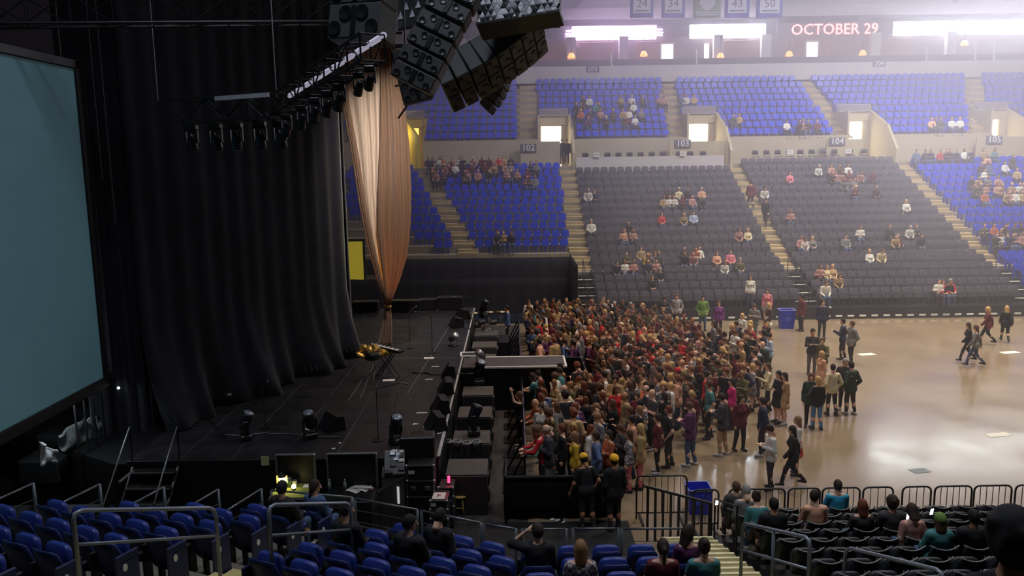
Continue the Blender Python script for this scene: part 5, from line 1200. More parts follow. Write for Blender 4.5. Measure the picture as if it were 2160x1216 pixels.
# ================================================================== PEOPLE
def surfnet(f, org, h):
    nx, ny, nz = f.shape; c = (nx - 1, ny - 1, nz - 1); acc = np.zeros(c + (3,), np.float32); cnt = np.zeros(c, np.int16); s = f < 0
    for ax in range(3):
        oth = [a for a in range(3) if a != ax]
        for o1 in (0, 1):
            for o2 in (0, 1):
                off = [0, 0, 0]; off[oth[0]] = o1; off[oth[1]] = o2; of2 = list(off); of2[ax] = 1
                A = tuple(slice(off[i], off[i] + c[i]) for i in range(3)); B = tuple(slice(of2[i], of2[i] + c[i]) for i in range(3))
                fa, fb = f[A], f[B]; m = s[A] != s[B]; t = np.where(m, fa / np.where(m, fa - fb, 1), 0)
                for i in range(3): acc[..., i] += np.where(m, off[i] + (t if i == ax else 0), 0)
                cnt += m
    act = cnt > 0; vid = -np.ones(c, np.int64); vid[act] = np.arange(act.sum()); idx = np.argwhere(act)
    V = np.array(org) + h * (idx + acc[act] / cnt[act][:, None]); F = []
    for ax in range(3):
        a, b = (ax + 1) % 3, (ax + 2) % 3
        lo = [slice(0, None)] * 3; lo[ax] = slice(0, c[ax])
        sl0 = [slice(None)] * 3; sl0[ax] = slice(0, c[ax]); sl1 = [slice(None)] * 3; sl1[ax] = slice(1, c[ax] + 1)
        m = s[tuple(sl0)] != s[tuple(sl1)]; P = np.argwhere(m); P = P[(P[:, a] > 0) & (P[:, b] > 0) & (P[:, a] < c[a]) & (P[:, b] < c[b])]
        if not len(P): continue
        def at(da, db): Q = P.copy(); Q[:, a] += da; Q[:, b] += db; return vid[Q[:, 0], Q[:, 1], Q[:, 2]]
        q = np.stack([at(-1, -1), at(0, -1), at(0, 0), at(-1, 0)], 1); ins = s[P[:, 0], P[:, 1], P[:, 2]]; q[~ins] = q[~ins][:, ::-1]; F.append(q[(q >= 0).all(1)])
    return V, np.concatenate(F)
def sdf_mesh(prims, k, h, cut=None):
    lo = np.min([np.minimum(np.array(p[0]) - max(p[2], p[3]), np.array(p[1]) - max(p[2], p[3])) for p in prims], 0) - .05
    hi = np.max([np.maximum(np.array(p[0]) + max(p[2], p[3]), np.array(p[1]) + max(p[2], p[3])) for p in prims], 0) + .05
    n = np.ceil((hi - lo) / h).astype(int) + 1; f = np.full(tuple(n), .2, np.float32)
    for p in prims:
        a, b, ra, rb = np.array(p[0], float), np.array(p[1], float), p[2], p[3]; sc = np.array(p[4] if len(p) > 4 else (1, 1, 1), float)
        R = max(ra, rb) + .09; l0 = np.maximum(0, np.floor((np.minimum(a, b) - R - lo) / h).astype(int)); l1 = np.minimum(n, np.ceil((np.maximum(a, b) + R - lo) / h).astype(int) + 1)
        ax = [lo[i] + h * np.arange(l0[i], l1[i]) for i in range(3)]; X = np.stack(np.meshgrid(*ax, indexing='ij'), -1)
        d0 = b - a; L = max(1e-9, (d0 * d0).sum()); t = np.clip(((X - a) * d0).sum(-1) / L, 0, 1)
        d = np.sqrt((((X - a - t[..., None] * d0) / sc) ** 2).sum(-1)) - (ra + (rb - ra) * t)
        S = tuple(slice(l0[i], l1[i]) for i in range(3)); g = f[S]; hh = np.clip(.5 + .5 * (d - g) / k, 0, 1); f[S] = d * (1 - hh) + g * hh - k * hh * (1 - hh)
    if cut:
        X = np.stack(np.meshgrid(*[lo[i] + h * np.arange(n[i]) for i in range(3)], indexing='ij'), -1)
        for nn, dd in cut: f = np.maximum(f, (X * np.array(nn)).sum(-1) - dd)
    return surfnet(f, lo, h)
ARM = {'down': ((.05, -.02, -.29), (.06, .05, -.54)), 'phone': ((.06, .0, -.28), (-.08, .24, -.17)), 'cross': ((.05, .06, -.27), (-.2, .2, -.22)),
       'pocket': ((.1, -.08, -.27), (.02, .06, -.47)), 'hip': ((.2, -.1, -.22), (.0, .0, -.42)), 'up': ((.08, .18, .14), (.03, .24, .40)),
       'fwd': ((.04, .2, -.18), (-.04, .44, -.15)), 'back': ((.04, -.14, -.26), (.05, -.16, -.52)), 'swing': ((.04, .1, -.27), (.03, .28, -.46)),
       'gest': ((.1, .1, -.25), (.06, .34, -.12)), 'head': ((.2, .12, .02), (-.04, .08, .24)), 'lap': ((.05, .08, -.27), (-.06, .3, -.32)), 'drop': ((.1, .06, -.28), (.14, .24, -.5))}
LEG = {'stand': (((.1, .02, .5), (.105, -.02, .085)),) * 2, 'step': (((.1, .05, .5), (.11, .03, .085)), ((.1, -.02, .5), (.12, -.1, .085))),
       'walk': (((.09, .2, .53), (.09, .3, .13)), ((.09, -.02, .5), (.09, -.32, .17))), 'sit': (((.12, .42, .52), (.12, .40, .085)),) * 2}
POSE = {'stand': ('down', 'down', 'stand', 0, 0, 0), 'phone': ('phone', 'phone', 'step', .05, 0, .5), 'arms crossed': ('cross', 'cross', 'stand', -.03, .2, 0),
        'hands in pockets': ('pocket', 'pocket', 'step', 0, -.3, 0), 'hand on hip': ('hip', 'down', 'step', 0, .3, 0), 'arm raised': ('up', 'down', 'stand', 0, 0, -.1),
        'walking': ('swing', 'back', 'walk', .06, 0, .05), 'leaning': ('fwd', 'fwd', 'step', .28, 0, .1), 'talking': ('gest', 'pocket', 'step', .03, .6, 0),
        'reaching down': ('drop', 'pocket', 'step', .22, .2, .35),
        'sitting': ('lap', 'lap', 'sit', -.05, 0, 0), 'sitting phone': ('phone', 'phone', 'sit', .08, 0, .45), 'sitting forward': ('lap', 'lap', 'sit', .3, .2, .1),
        'sitting hand up': ('head', 'lap', 'sit', .05, .5, 0), 'sitting turned': ('lap', 'lap', 'sit', .02, -1.0, .05)}
def rotx(p, a): return Vector((p[0], p[1] * math.cos(a) + p[2] * math.sin(a), p[2] * math.cos(a) - p[1] * math.sin(a)))
HEADM = {}
def head_arrays():
    E_ = [((0, -.005, .012), (0, -.005, .012), .1, .1, (.77, .97, 1.12)), ((0, .02, -.05), (0, .05, -.085), .056, .036), ((0, .088, .015), (0, .108, -.022), .012, .017),
          ((.078, -.005, .005), (.08, -.012, -.02), .016, .012, (.6, 1, 1.4)), ((-.078, -.005, .005), (-.08, -.012, -.02), .016, .012, (.6, 1, 1.4)), ((0, -.03, -.06), (0, -.045, -.17), .052, .055)]
    V, F = sdf_mesh(E_, .02, .0125); m = [0] * len(F); V = V.tolist(); F = F.tolist()
    b = MB(); b.cur = 1
    for s in (-1, 1):
        b.ball((s * .032, .082, .016), (.014, .008, .008), 8, 4); b.box((s * .033, .087, .036), (.034, .01, .007))
    b.cur = 2; b.ball((0, .085, -.055), (.024, .008, .008), 8, 4)
    o = len(V); V += b.v; F += [[i + o for i in f] for f in b.f]; m += b.m
    return V, F, m
HV, HF, HMI = head_arrays()
skull = lambda e: ((0, -.012, .018), (0, -.012, .018), .1 + e, .1 + e, (.77, .97, 1.1))
FACECUT = [((0, .8, -.6), .035)]
HAIRS = {}
def hair_mesh(kind):
    if kind in HAIRS: return HAIRS[kind]
    if kind in ('cap', 'beanie', 'hood'):
        b = MB()
        if kind == 'cap':
            b.lathe([(.1, -.01), (.103, .03), (.09, .08), (.052, .115), (0, .124)], c=(0, -.012, .03), n=14, R=Matrix.Diagonal((1, 1.18, 1)))
            b.sheet([[((-.07 + .14 * i / 6) * (1 - .25 * v), .085 + .085 * v * (1 - ((i - 3) / 3) ** 2 * .35), .035 - .012 * v - .012 * ((i - 3) / 3) ** 2) for i in range(7)] for v in (0, .5, 1)], .006); b.ball((0, -.012, .154), .01, 6, 4)
        elif kind == 'beanie': b.lathe([(.095, -.015), (.098, .02), (.09, .07), (.055, .115), (.0, .128)], c=(0, -.012, .02), n=14, R=Matrix.Diagonal((1, 1.18, 1)))
        else:
            V, F = sdf_mesh([skull(.03), ((0, -.05, -.05), (0, -.06, -.16), .1, .13)], .03, .014, [((0, .9, -.3), .045)]); b.add(V.tolist(), F.tolist())
        me = b.mesh(kind, blackm, True); HAIRS[kind] = me; return me
    P = [skull(.014 if kind != 'curly' else .034)]; cut = FACECUT
    if kind == 'long': P += [((0, -.075, .0), (0, -.1, -.30), .07, .075, (1.25, .5, 1)), ((.07, -.01, .01), (.075, -.03, -.22), .03, .03), ((-.07, -.01, .01), (-.075, -.03, -.22), .03, .03)]
    if kind == 'shoulder-length': P += [((0, -.06, .0), (0, -.075, -.15), .08, .08, (1.15, .65, 1)), ((.07, -.01, .01), (.075, -.02, -.13), .032, .032), ((-.07, -.01, .01), (-.075, -.02, -.13), .032, .032)]
    if kind == 'tied back': P += [((0, -.1, .05), (0, -.135, .03), .03, .035), ((0, -.14, .03), (0, -.13, -.2), .035, .018)]
    if kind == 'bun': P += [((0, -.08, .1), (0, -.085, .1), .045, .045)]
    if kind == 'curly': P += [((.08 * math.cos(a), -.03 + .08 * math.sin(a), .04 + .04 * math.sin(3 * a)), (.08 * math.cos(a), -.03 + .08 * math.sin(a), .04), .04, .03) for a in [k * .9 for k in range(7)]]
    if kind == 'receding': P = [((0, -.04, -.005), (0, -.04, -.005), .088, .088, (.9, .85, .85))]; cut = [((0, .8, -.6), -.0), ((0, 0, 1), .06)]
    V, F = sdf_mesh(P, .02, .0135, cut); b = MB(); b.add(V.tolist(), F.tolist()); me = b.mesh('hair', blackm, True); HAIRS[kind] = me; return me
def hand(b, w_, d, up, s):
    """palm, four unequal bent fingers and a thumb from the palm's side"""
    d = Vector(d).normalized(); sd = d.cross(Vector(up)).normalized(); n = sd.cross(d).normalized(); w_ = Vector(w_)
    R = Matrix((sd, d, n)).transposed()
    b.ball(w_ + d * .045, (.042, .055, .017), 8, 6, R)
    for i, (x, L) in enumerate([(-.03, .068), (-.01, .08), (.011, .075), (.03, .058)]):
        p = w_ + d * .085 + sd * x; p1 = p + d * L * .5 - n * .006; p2 = p1 + d * L * .32 - n * .026
        b.tube([p - d * .02, p, p1, p2], [.0095, .0095, .0085, .006], 5)
    t0 = w_ + d * .03 + sd * (.036 * -s); t1 = t0 + d * .032 + sd * (.026 * -s) - n * .008; t2 = t1 + d * .03 + sd * (.004 * -s) - n * .012
    b.tube([t0, t1, t2], [.012, .010, .007], 5)
PROTO = {}
def figure(pose, fem):
    key = (pose, fem)
    if key in PROTO: return PROTO[key]
    aL, aR, lg, lean, hy, hp = POSE[pose]; sit = lg == 'sit'; pel = Vector((0, 0, .57 if sit else .93)); sw = .165 if fem else .185; hwid = .095 if fem else .085
    U = lambda p: pel + rotx(p, lean)
    neck0, headc = U((0, -.012, .50)), U((0, .02, .695)); tors = []
    def torso(e, hem=0.0):
        P = [((-hwid * .8, 0, pel.z + .02), (hwid * .8, 0, pel.z + .02), .105 + e, .105 + e, (1, .95, 1)), (U((0, 0, .03)), U((0, .0, .22)), (.118 if not fem else .115) + e, (.12 if not fem else .1) + e, (1.12, .85, 1)),
             (U((0, 0, .22)), U((0, -.005, .37)), (.12 if not fem else .1) + e, .128 + e, (1.22, .85, 1)), (U((-sw + .05, -.01, .455)), U((sw - .05, -.01, .455)), .066 + e, .066 + e, (1, 1, 1)), (U((0, -.01, .42)), U((0, -.012, .5)), .09 + e * .6, .06 + e * .4)]
        if fem: P += [(U((s * .07, .075, .33)), U((s * .07, .08, .31)), .058 + e, .055 + e) for s in (-1, 1)]
        if hem: P += [((-.05, 0, pel.z - hem), (.05, 0, pel.z - hem), .14 + e, .14 + e, (1.05, .85, 1))]
        return P
    arms = []
    for s, nm in ((-1, aL), (1, aR)):
        e_, w_ = ARM[nm]; sh = U((s * sw, -.01, .45)); el = U((s * (sw + e_[0]), -.01 + e_[1], .45 + e_[2])); wr = U((s * (sw + w_[0]), -.01 + w_[1], .45 + w_[2])); arms.append((s, sh, el, wr))
    legs = [(s, Vector((s * hwid, 0, pel.z - .01)), Vector((s * k[0], k[1], k[2])), Vector((s * a[0], a[1], a[2]))) for s, (k, a) in zip((-1, 1), LEG[lg])]
    body = torso(0) + [(neck0 - Vector((0, 0, .05)), headc - Vector((0, .02, .08)), .06, .05)]
    for s, sh, el, wr in arms: body += [(sh, el, .052, .041), (el, wr, .041, .027)]
    feet = []
    for s, hp_, kn, an in legs:
        body += [(hp_, kn, .088, .056), (kn, kn.lerp(an, .4) + Vector((0, -.015, 0)), .054, .055), (kn.lerp(an, .4) + Vector((0, -.015, 0)), an, .055, .036)]
        f = Vector((s * .025, .15, -.045)); heel = an + Vector((0, -.035, -.045)); toe = an + f; feet.append((heel, toe)); body.append((heel, toe, .036, .028))
    h = .024 if pose != 'stand' else .022
    V, F = sdf_mesh(body, .035, h); V = V.tolist(); F = F.tolist(); m = [0] * len(F)
    MH = Matrix.Translation(headc) @ Matrix.Rotation(hy, 4, 'Z') @ Matrix.Rotation(-hp - lean * .4, 4, 'X')
    o = len(V); V += [tuple(MH @ Vector(v)) for v in HV]; F += [[i + o for i in f] for f in HF]; m += HMI
    b = MB()
    for s, sh, el, wr in arms: hand(b, wr, wr - el, (0, -.2, 1) if abs((wr - el).normalized().z) < .8 else (s, 0, 0), s)
    o = len(V); V += b.v; F += [[i + o for i in f] for f in b.f]; m += [0] * len(b.f)
    b = MB(); b.add(V, F); b.m = m; R = {'body': b.mesh('body', [blackm, blackm, blackm], True), 'MH': MH, 'arms': arms}
    def part(nm, P, k=.03, hh=.026, cut=None):
        V, F = sdf_mesh(P, k, hh, cut); q = MB(); q.add(V.tolist(), F.tolist()); R[nm] = q.mesh(nm, blackm, True)
    def sleeves(fr, e):
        P = []
        for s, sh, el, wr in arms:
            if fr <= 1: P.append((sh, sh.lerp(el, fr), .055 + e, .05 + e))
            else: P += [(sh, el, .054 + e, .045 + e), (el, el.lerp(wr, .93), .045 + e, .034 + e)]
        return P
    necktop = U((0, 0, .515)); nk = rotx((0, -.25, 1), lean); cutn = [(tuple(nk), nk.dot(necktop))]
    part('tshirt', torso(.014, .03) + sleeves(.62, .014), cut=cutn); part('shirt', torso(.016, .05) + sleeves(2, .012), cut=cutn)
    part('jacket', torso(.03, .08) + sleeves(2, .022) + [(U((0, -.02, .48)), U((0, -.02, .5)), .085, .08)], cut=[(tuple(nk), nk.dot(U((0, 0, .54))))])
    T_ = [((-hwid * .8, 0, pel.z), (hwid * .8, 0, pel.z), .113, .113, (1, .95, 1))]
    for s, hp_, kn, an in legs: T_ += [(hp_, kn, .1, .07), (kn, an + Vector((0, 0, .01)), .068, .052)]
    part('trousers', T_)
    S_ = []
    for (heel, toe), (s, hp_, kn, an) in zip(feet, legs): S_ += [(heel, toe, .046, .037), (an + Vector((0, 0, .0)), heel, .05, .046)]
    part('shoes', S_, .02, .022)
    if fem and not sit: part('skirt', [((-.04, 0, pel.z + .05), (.04, 0, pel.z + .05), .125, .125, (1.05, .95, 1)), ((-.05, 0, pel.z - .3), (.05, 0, pel.z - .3), .19, .19, (1.1, .85, .8)), ((0, 0, pel.z), (0, 0, pel.z - .25), .15, .19, (1.15, .9, 1))], cut=[((0, 0, -1), -(pel.z - .36))])
    PROTO[key] = R; return R
SKIN = [mat('skin_%s' % n, c, .5, var=.05, scale=12) for n, c in (('light', (226, 180, 152)), ('warm', (212, 160, 126)), ('tan', (180, 126, 92)), ('brown', (118, 78, 56)))]
EYEM, LIP = mat('dark_eye', (40, 30, 28), .3, var=0), mat('lips', (170, 96, 88), .5, var=0)
HC = {'black': (22, 18, 18), 'dark brown': (48, 32, 24), 'brown': (88, 58, 38), 'auburn': (112, 56, 34), 'blond': (196, 158, 98), 'light brown': (140, 102, 66), 'grey': (150, 146, 142)}
TC = {'black': (24, 24, 28), 'maroon': (98, 30, 40), 'dark brown': (66, 46, 38), 'navy': (34, 40, 66), 'grey': (118, 116, 118), 'charcoal': (58, 56, 60), 'white': (218, 214, 208), 'cream': (212, 198, 160), 'tan': (178, 146, 102), 'olive': (86, 84, 52), 'rust orange': (176, 92, 56), 'red': (198, 34, 44), 'pink': (214, 120, 134), 'teal': (70, 128, 130), 'denim blue': (70, 92, 130), 'pale blue': (168, 184, 214), 'green': (104, 138, 62), 'plum': (86, 40, 84), 'cyan': (40, 158, 198), 'magenta': (206, 38, 120), 'mustard yellow': (206, 164, 40), 'mint green': (130, 186, 150), 'dark green': (38, 58, 44), 'dusty rose': (176, 128, 120), 'peach': (216, 160, 130), 'khaki': (160, 134, 96), 'cap yellow': (255, 190, 50), 'purple': (120, 50, 130)}
def hmat(n): return mat('hair_' + n.replace(' ', '_'), HC[n], .75, var=.2, scale=30)
def cmat(n): return mat('cloth_' + n.replace(' ', '_'), TC[n], .85, var=.14, scale=7, bump=.1)
def plaidmat():
    if 'plaid' in MATS: return MATS['plaid']
    m = mat('plaid', (150, 140, 150), .85, var=0); nt = m.node_tree; tc = nt.nodes.new('ShaderNodeTexCoord'); ck = nt.nodes.new('ShaderNodeTexChecker'); ck.inputs['Scale'].default_value = 16
    ck.inputs['Color1'].default_value = rgb((196, 190, 190)); ck.inputs['Color2'].default_value = rgb((92, 84, 96)); nt.links.new(tc.outputs['Object'], ck.inputs['Vector']); nt.links.new(ck.outputs['Color'], nt.nodes['Principled BSDF'].inputs['Base Color']); return m
BOT = {'jeans': (62, 84, 118), 'black trousers': (26, 26, 30), 'dark trousers': (44, 42, 46), 'khaki trousers': (168, 142, 102), 'black leggings': (20, 20, 24), 'blue jeans': (84, 128, 172), 'pink leggings': (206, 110, 116), 'grey trousers': (104, 102, 106), 'white skirt': (220, 214, 206), 'black skirt': (26, 24, 30), 'tan skirt': (186, 154, 104), 'bare legs': None, 'grey skirt': (128, 124, 122), 'peach skirt': (216, 170, 140), 'red skirt': (180, 40, 50)}
def setm(o, mats):
    for i, m in enumerate(mats): o.material_slots[i].link = 'OBJECT'; o.material_slots[i].material = m
PEOPLE = []; USED = set()
def person(p, rz, pose='stand', fem=False, hair='short', hcol='brown', garment='shirt', tcol='black', bottom='jeans', skin=0, label=None, sc=None, group='people in the hall', hat=None, hatcol=None, z=0):
    f = figure(pose, fem); sc = sc or (random.uniform(.92, .99) if fem else random.uniform(.97, 1.05))
    t = thing('person', label, 'person', p, rz, group); t.scale = (sc,) * 3
    o = put('body', f['body'], t); setm(o, [SKIN[skin], EYEM, LIP])
    if hair != 'bald': h = put('hair', hair_mesh(hair), t, mw=f['MH']); setm(h, [hmat(hcol)])
    if hat: h = put(hat, hair_mesh(hat), t, mw=f['MH']); setm(h, [cmat(hatcol)])
    g = put(garment, f[garment], t); setm(g, [plaidmat() if tcol == 'plaid' else cmat(tcol)])
    if 'skirt' in bottom and 'skirt' in f: g = put('skirt', f['skirt'], t); setm(g, [mat('bottom_' + bottom.replace(' ', '_'), BOT[bottom], .8, var=.12, bump=.1)])
    elif bottom != 'bare legs': g = put('trousers', f['trousers'], t); setm(g, [mat('bottom_' + bottom.replace('skirt', 'trousers').replace(' ', '_'), BOT[bottom], .8, var=.12, bump=.1)])
    s = put('shoes', f['shoes'], t); setm(s, [mat('dark_shoe', (34, 30, 30), .5, var=.1) if random.random() < .7 else mat('pale_shoe', (190, 188, 184), .6, var=.05)])
    PEOPLE.append((Vector(p), t)); USED.add((label or '').lower()); return t
def phone(p, rz, label, lit=True, tilt=.6):
    t = thing('phone', label, 'phone', p, rz, 'phones held by spectators'); R = Matrix.Rotation(tilt, 3, 'X')
    b = MB(); b.box((0, 0, 0), (.075, .009, .15), R, .004); b.build('case', blackpaint, t)
    b = MB(); b.box(R @ Vector((0, -.0055, 0)), (.066, .002, .135), R); b.build('lit_screen' if lit else 'screen', mat('phone_screen', (235, 240, 255), .3, emit=3.5, var=0) if lit else lensm, t); return t
def floor_at(px, py, z=1.62): p = PZ(px, py, z); return Vector((p.x, p.y, 0))
D = math.radians
# --- people standing apart on the open floor: head pixel, facing, pose, ...
FL = [(1628, 900, 95, 'phone', 0, 'short', 'dark brown', 'shirt', 'white', 'dark trousers', 0, 'bearded looking person in untucked white shirt reading a phone on the near open floor'),
      (1676, 900, 80, 'walking', 1, 'long', 'dark brown', 'jacket', 'black', 'black leggings', 0, 'person in black jacket and leggings striding beside the white shirt on near floor'),
      (1684, 880, 70, 'stand', 1, 'shoulder-length', 'light brown', 'shirt', 'white', 'red skirt', 0, 'person in white top and red skirt half hidden behind the striding black jacket'),
      (1797, 770, 20, 'hands in pockets', 0, 'short', 'black', 'jacket', 'dark green', 'dark trousers', 0, 'person in dark green jacket at the open floor, outermost of the middle group'),
      (1758, 772, 10, 'hands in pockets', 0, 'short', 'dark brown', 'shirt', 'cream', 'black trousers', 0, 'person in cream sweater seen from behind in the middle floor group'),
      (1784, 764, 150, 'talking', 0, 'short', 'grey', 'jacket', 'charcoal', 'dark trousers', 1, 'person in charcoal jacket between the cream sweater and the dark green jacket'),
      (1726, 800, 5, 'hand on hip', 1, 'shoulder-length', 'blond', 'shirt', 'black', 'blue jeans', 0, 'blond person in black top and bright blue jeans in the middle floor group'),
      (1712, 796, 160, 'stand', 1, 'long', 'brown', 'jacket', 'dark green', 'black trousers', 0, 'person in dark green jacket facing the blond person in blue jeans'),
      (1715, 702, 170, 'arms crossed', 0, 'short', 'black', 'shirt', 'charcoal', 'grey trousers', 1, 'bearded looking person in charcoal shirt at the back of the middle floor group'),
      (1737, 716, 120, 'talking', 0, 'short', 'brown', 'jacket', 'olive', 'dark trousers', 0, 'person in olive jacket beside the charcoal shirt in the middle floor group'),
      (1734, 744, 100, 'stand', 1, 'long', 'blond', 'shirt', 'peach', 'peach skirt', 0, 'blond person in long peach dress within the middle floor group'),
      (1780, 676, 60, 'talking', 0, 'short', 'black', 'jacket', 'navy', 'dark trousers', 0, 'person in navy jacket in the pair before the far stair'),
      (1798, 684, 100, 'hands in pockets', 0, 'short', 'brown', 'jacket', 'grey', 'dark trousers', 0, 'person in grey jacket in the pair before the far stair'),
      (2062, 690, 60, 'walking', 1, 'long', 'brown', 'shirt', 'grey', 'jeans', 0, 'person in grey hooded top leading the group walking across the far open floor'),
      (2046, 682, 70, 'walking', 1, 'long', 'dark brown', 'jacket', 'black', 'dark trousers', 0, 'person in black jacket half behind the grey hooded walker'),
      (2087, 652, 60, 'walking', 1, 'long', 'blond', 'jacket', 'maroon', 'black leggings', 0, 'blond person in maroon jacket walking in the far floor group'),
      (2125, 648, -20, 'walking', 1, 'long', 'blond', 'jacket', 'black', 'black leggings', 0, 'blond person in black jacket walking last in the far floor group'),
      (1483, 628, 180, 'hands in pockets', 0, 'short', 'black', 'jacket', 'green', 'jeans', 0, 'person in bright green jacket standing before the dark far seats'),
      (1517, 640, 150, 'stand', 1, 'shoulder-length', 'brown', 'shirt', 'purple', 'dark trousers', 0, 'person in purple dress beside the bright green jacket'),
      (1402, 628, 160, 'phone', 0, 'short', 'black', 'jacket', 'charcoal', 'dark trousers', 1, 'person in charcoal jacket beside the plaid shirt before the far seats'),
      (1428, 625, 170, 'hands in pockets', 0, 'short', 'brown', 'shirt', 'plaid', 'dark trousers', 0, 'person in pale plaid shirt standing before the far seats'),
      (1282, 634, 170, 'arms crossed', 0, 'short', 'black', 'shirt', 'white', 'dark trousers', 0, 'person in white shirt rising over the far edge of the crowd'),
      (1614, 612, 150, 'stand', 1, 'long', 'dark brown', 'shirt', 'pink', 'grey skirt', 0, 'person in pink top standing by the far stair under aisle-103'),
      (1592, 645, 140, 'phone', 0, 'short', 'brown', 'jacket', 'grey', 'grey trousers', 0, 'person in grey jacket just past the crowd before the far seats'),
      (1622, 640, 100, 'stand', 1, 'long', 'blond', 'shirt', 'dark brown', 'white skirt', 0, 'person in brown top and long white skirt near the far blue bin'),
      (1566, 662, 120, 'stand', 1, 'long', 'blond', 'shirt', 'white', 'black skirt', 0, 'blond person in white top at the far edge of crowd by the pink top'),
      (1692, 628, 100, 'stand', 0, 'short', 'black', 'jacket', 'maroon', 'dark trousers', 2, 'tall person in maroon jacket next to the far blue bin'),
      (1736, 640, 170, 'stand', 0, 'short', 'black', 'shirt', 'navy', 'dark trousers', 0, 'person in navy shirt at the foot of the stair beyond the blue bin'),
      (1655, 616, 160, 'stand', 1, 'long', 'brown', 'shirt', 'white', 'jeans', 0, 'person in white top on the far stair behind the blue bin'),
      (1070, 650, 90, 'stand', 0, 'short', 'black', 'shirt', 'denim blue', 'dark trousers', 1, 'guard in blue shirt standing in the pit at the far end'),
      (1526, 842, 60, 'phone', 0, 'short', 'dark brown', 'jacket', 'charcoal', 'khaki trousers', 0, 'person in charcoal coat and khaki trousers on the crowd edge'),
      (1563, 838, 200, 'hand on hip', 1, 'long', 'dark brown', 'jacket', 'maroon', 'black leggings', 0, 'person in open maroon jacket over black leggings on the crowd edge'),
      (1610, 842, 80, 'hands in pockets', 0, 'short', 'dark brown', 'jacket', 'navy', 'dark trousers', 0, 'person in navy jacket on the crowd edge behind the white shirt'),
      (1656, 792, 95, 'stand', 1, 'shoulder-length', 'dark brown', 'jacket', 'tan', 'tan skirt', 0, 'person in tan coat over bare legs at the crowd edge'),
      (1642, 790, 100, 'arms crossed', 1, 'long', 'black', 'shirt', 'black', 'black skirt', 0, 'person in black dress beside the tan coat'),
      (1622, 770, 80, 'talking', 1, 'long', 'brown', 'shirt', 'cream', 'dark trousers', 0, 'person in cream top behind the black dress at the crowd edge'),
      (1588, 768, 75, 'stand', 1, 'long', 'blond', 'shirt', 'plaid', 'grey skirt', 0, 'blond person in long plaid dress at the crowd edge'),
      (1625, 706, 90, 'phone', 0, 'short', 'black', 'shirt', 'pale blue', 'dark trousers', 0, 'person in pale blue shirt at the outer far corner of the crowd'),
      (1598, 730, 100, 'hands in pockets', 0, 'short', 'dark brown', 'shirt', 'pale blue', 'jeans', 0, 'person in pale blue shirt one step inside the crowd edge'),
      (1612, 700, 80, 'stand', 0, 'curly', 'black', 'jacket', 'navy', 'dark trousers', 2, 'curly haired person in navy jacket beside the outer pale blue shirt'),
      (1490, 788, 70, 'hands in pockets', 0, 'short', 'dark brown', 'shirt', 'red', 'dark trousers', 0, 'person in vivid red shirt near the crowd edge'),
      (1545, 800, 90, 'stand', 1, 'long', 'black', 'shirt', 'magenta', 'dark trousers', 0, 'person in magenta top near the crowd edge'),
      (1376, 740, 85, 'stand', 0, 'short', 'black', 'shirt', 'red', 'dark trousers', 2, 'person in vivid red shirt deep in the middle of the crowd'),
      (1458, 860, 60, 'phone', 0, 'short', 'brown', 'jacket', 'plum', 'jeans', 0, 'person in plum jacket and jeans reading a phone at the near crowd edge'),
      (1412, 862, 80, 'hands in pockets', 0, 'short', 'auburn', 'tshirt', 'black', 'dark trousers', 0, 'person in black T-shirt at the near crowd edge beside the plum jacket'),
      (1388, 878, 85, 'stand', 1, 'bun', 'dark brown', 'shirt', 'maroon', 'black trousers', 0, 'person in long maroon top at the near crowd edge'),
      (1352, 905, 70, 'stand', 1, 'long', 'blond', 'jacket', 'tan', 'pink leggings', 0, 'blond person in patterned tan coat and pink leggings at near crowd corner'),
      (1328, 910, 80, 'stand', 1, 'long', 'brown', 'shirt', 'plaid', 'pink leggings', 0, 'brown haired person in plaid top and pink leggings beside the tan coat'),
      (1238, 968, 20, 'reaching down', 0, 'short', 'black', 'tshirt', 'black', 'dark trousers', 2, 'guard in yellow cap bending before the long draped barricade'),
      (1296, 972, 20, 'stand', 0, 'short', 'black', 'jacket', 'black', 'dark trousers', 2, 'guard in yellow cap standing upright at the draped barricade end'),
      (1258, 915, 80, 'hand on hip', 0, 'short', 'dark brown', 'jacket', 'denim blue', 'dark trousers', 0, 'person in denim jacket behind the yellow caps'),
      (1212, 916, 90, 'stand', 1, 'long', 'light brown', 'shirt', 'mustard yellow', 'dark trousers', 0, 'light haired person in dull yellow sweater near the draped barricade'),
      (1158, 910, 90, 'phone', 0, 'receding', 'grey', 'jacket', 'charcoal', 'grey trousers', 0, 'balding grey haired person in charcoal jacket near the draped barricade'),
      (1120, 975, 95, 'leaning', 1, 'bun', 'auburn', 'shirt', 'mint green', 'dark trousers', 0, 'person in mint green sweater leaning on the pit barricade at the near end'),
      (1118, 908, 90, 'leaning', 0, 'short', 'brown', 'shirt', 'red', 'dark trousers', 0, 'person in red shirt leaning on the pit barricade near end'),
      (1096, 835, 90, 'arm raised', 1, 'long', 'brown', 'tshirt', 'black', 'dark trousers', 0, 'person with arm raised at the pit barricade beside the stage'),
      (1142, 860, 150, 'stand', 1, 'bun', 'dark brown', 'shirt', 'white', 'dark trousers', 0, 'person in white top facing back from the pit barricade'),
      (1275, 790, 85, 'stand', 0, 'short', 'black', 'tshirt', 'white', 'dark trousers', 0, 'person in white T-shirt behind the runway'),
      (1430, 780, 90, 'stand', 0, 'beanie', 'brown', 'shirt', 'grey', 'dark trousers', 0, 'person in red beanie and grey shirt in the middle of the crowd')]
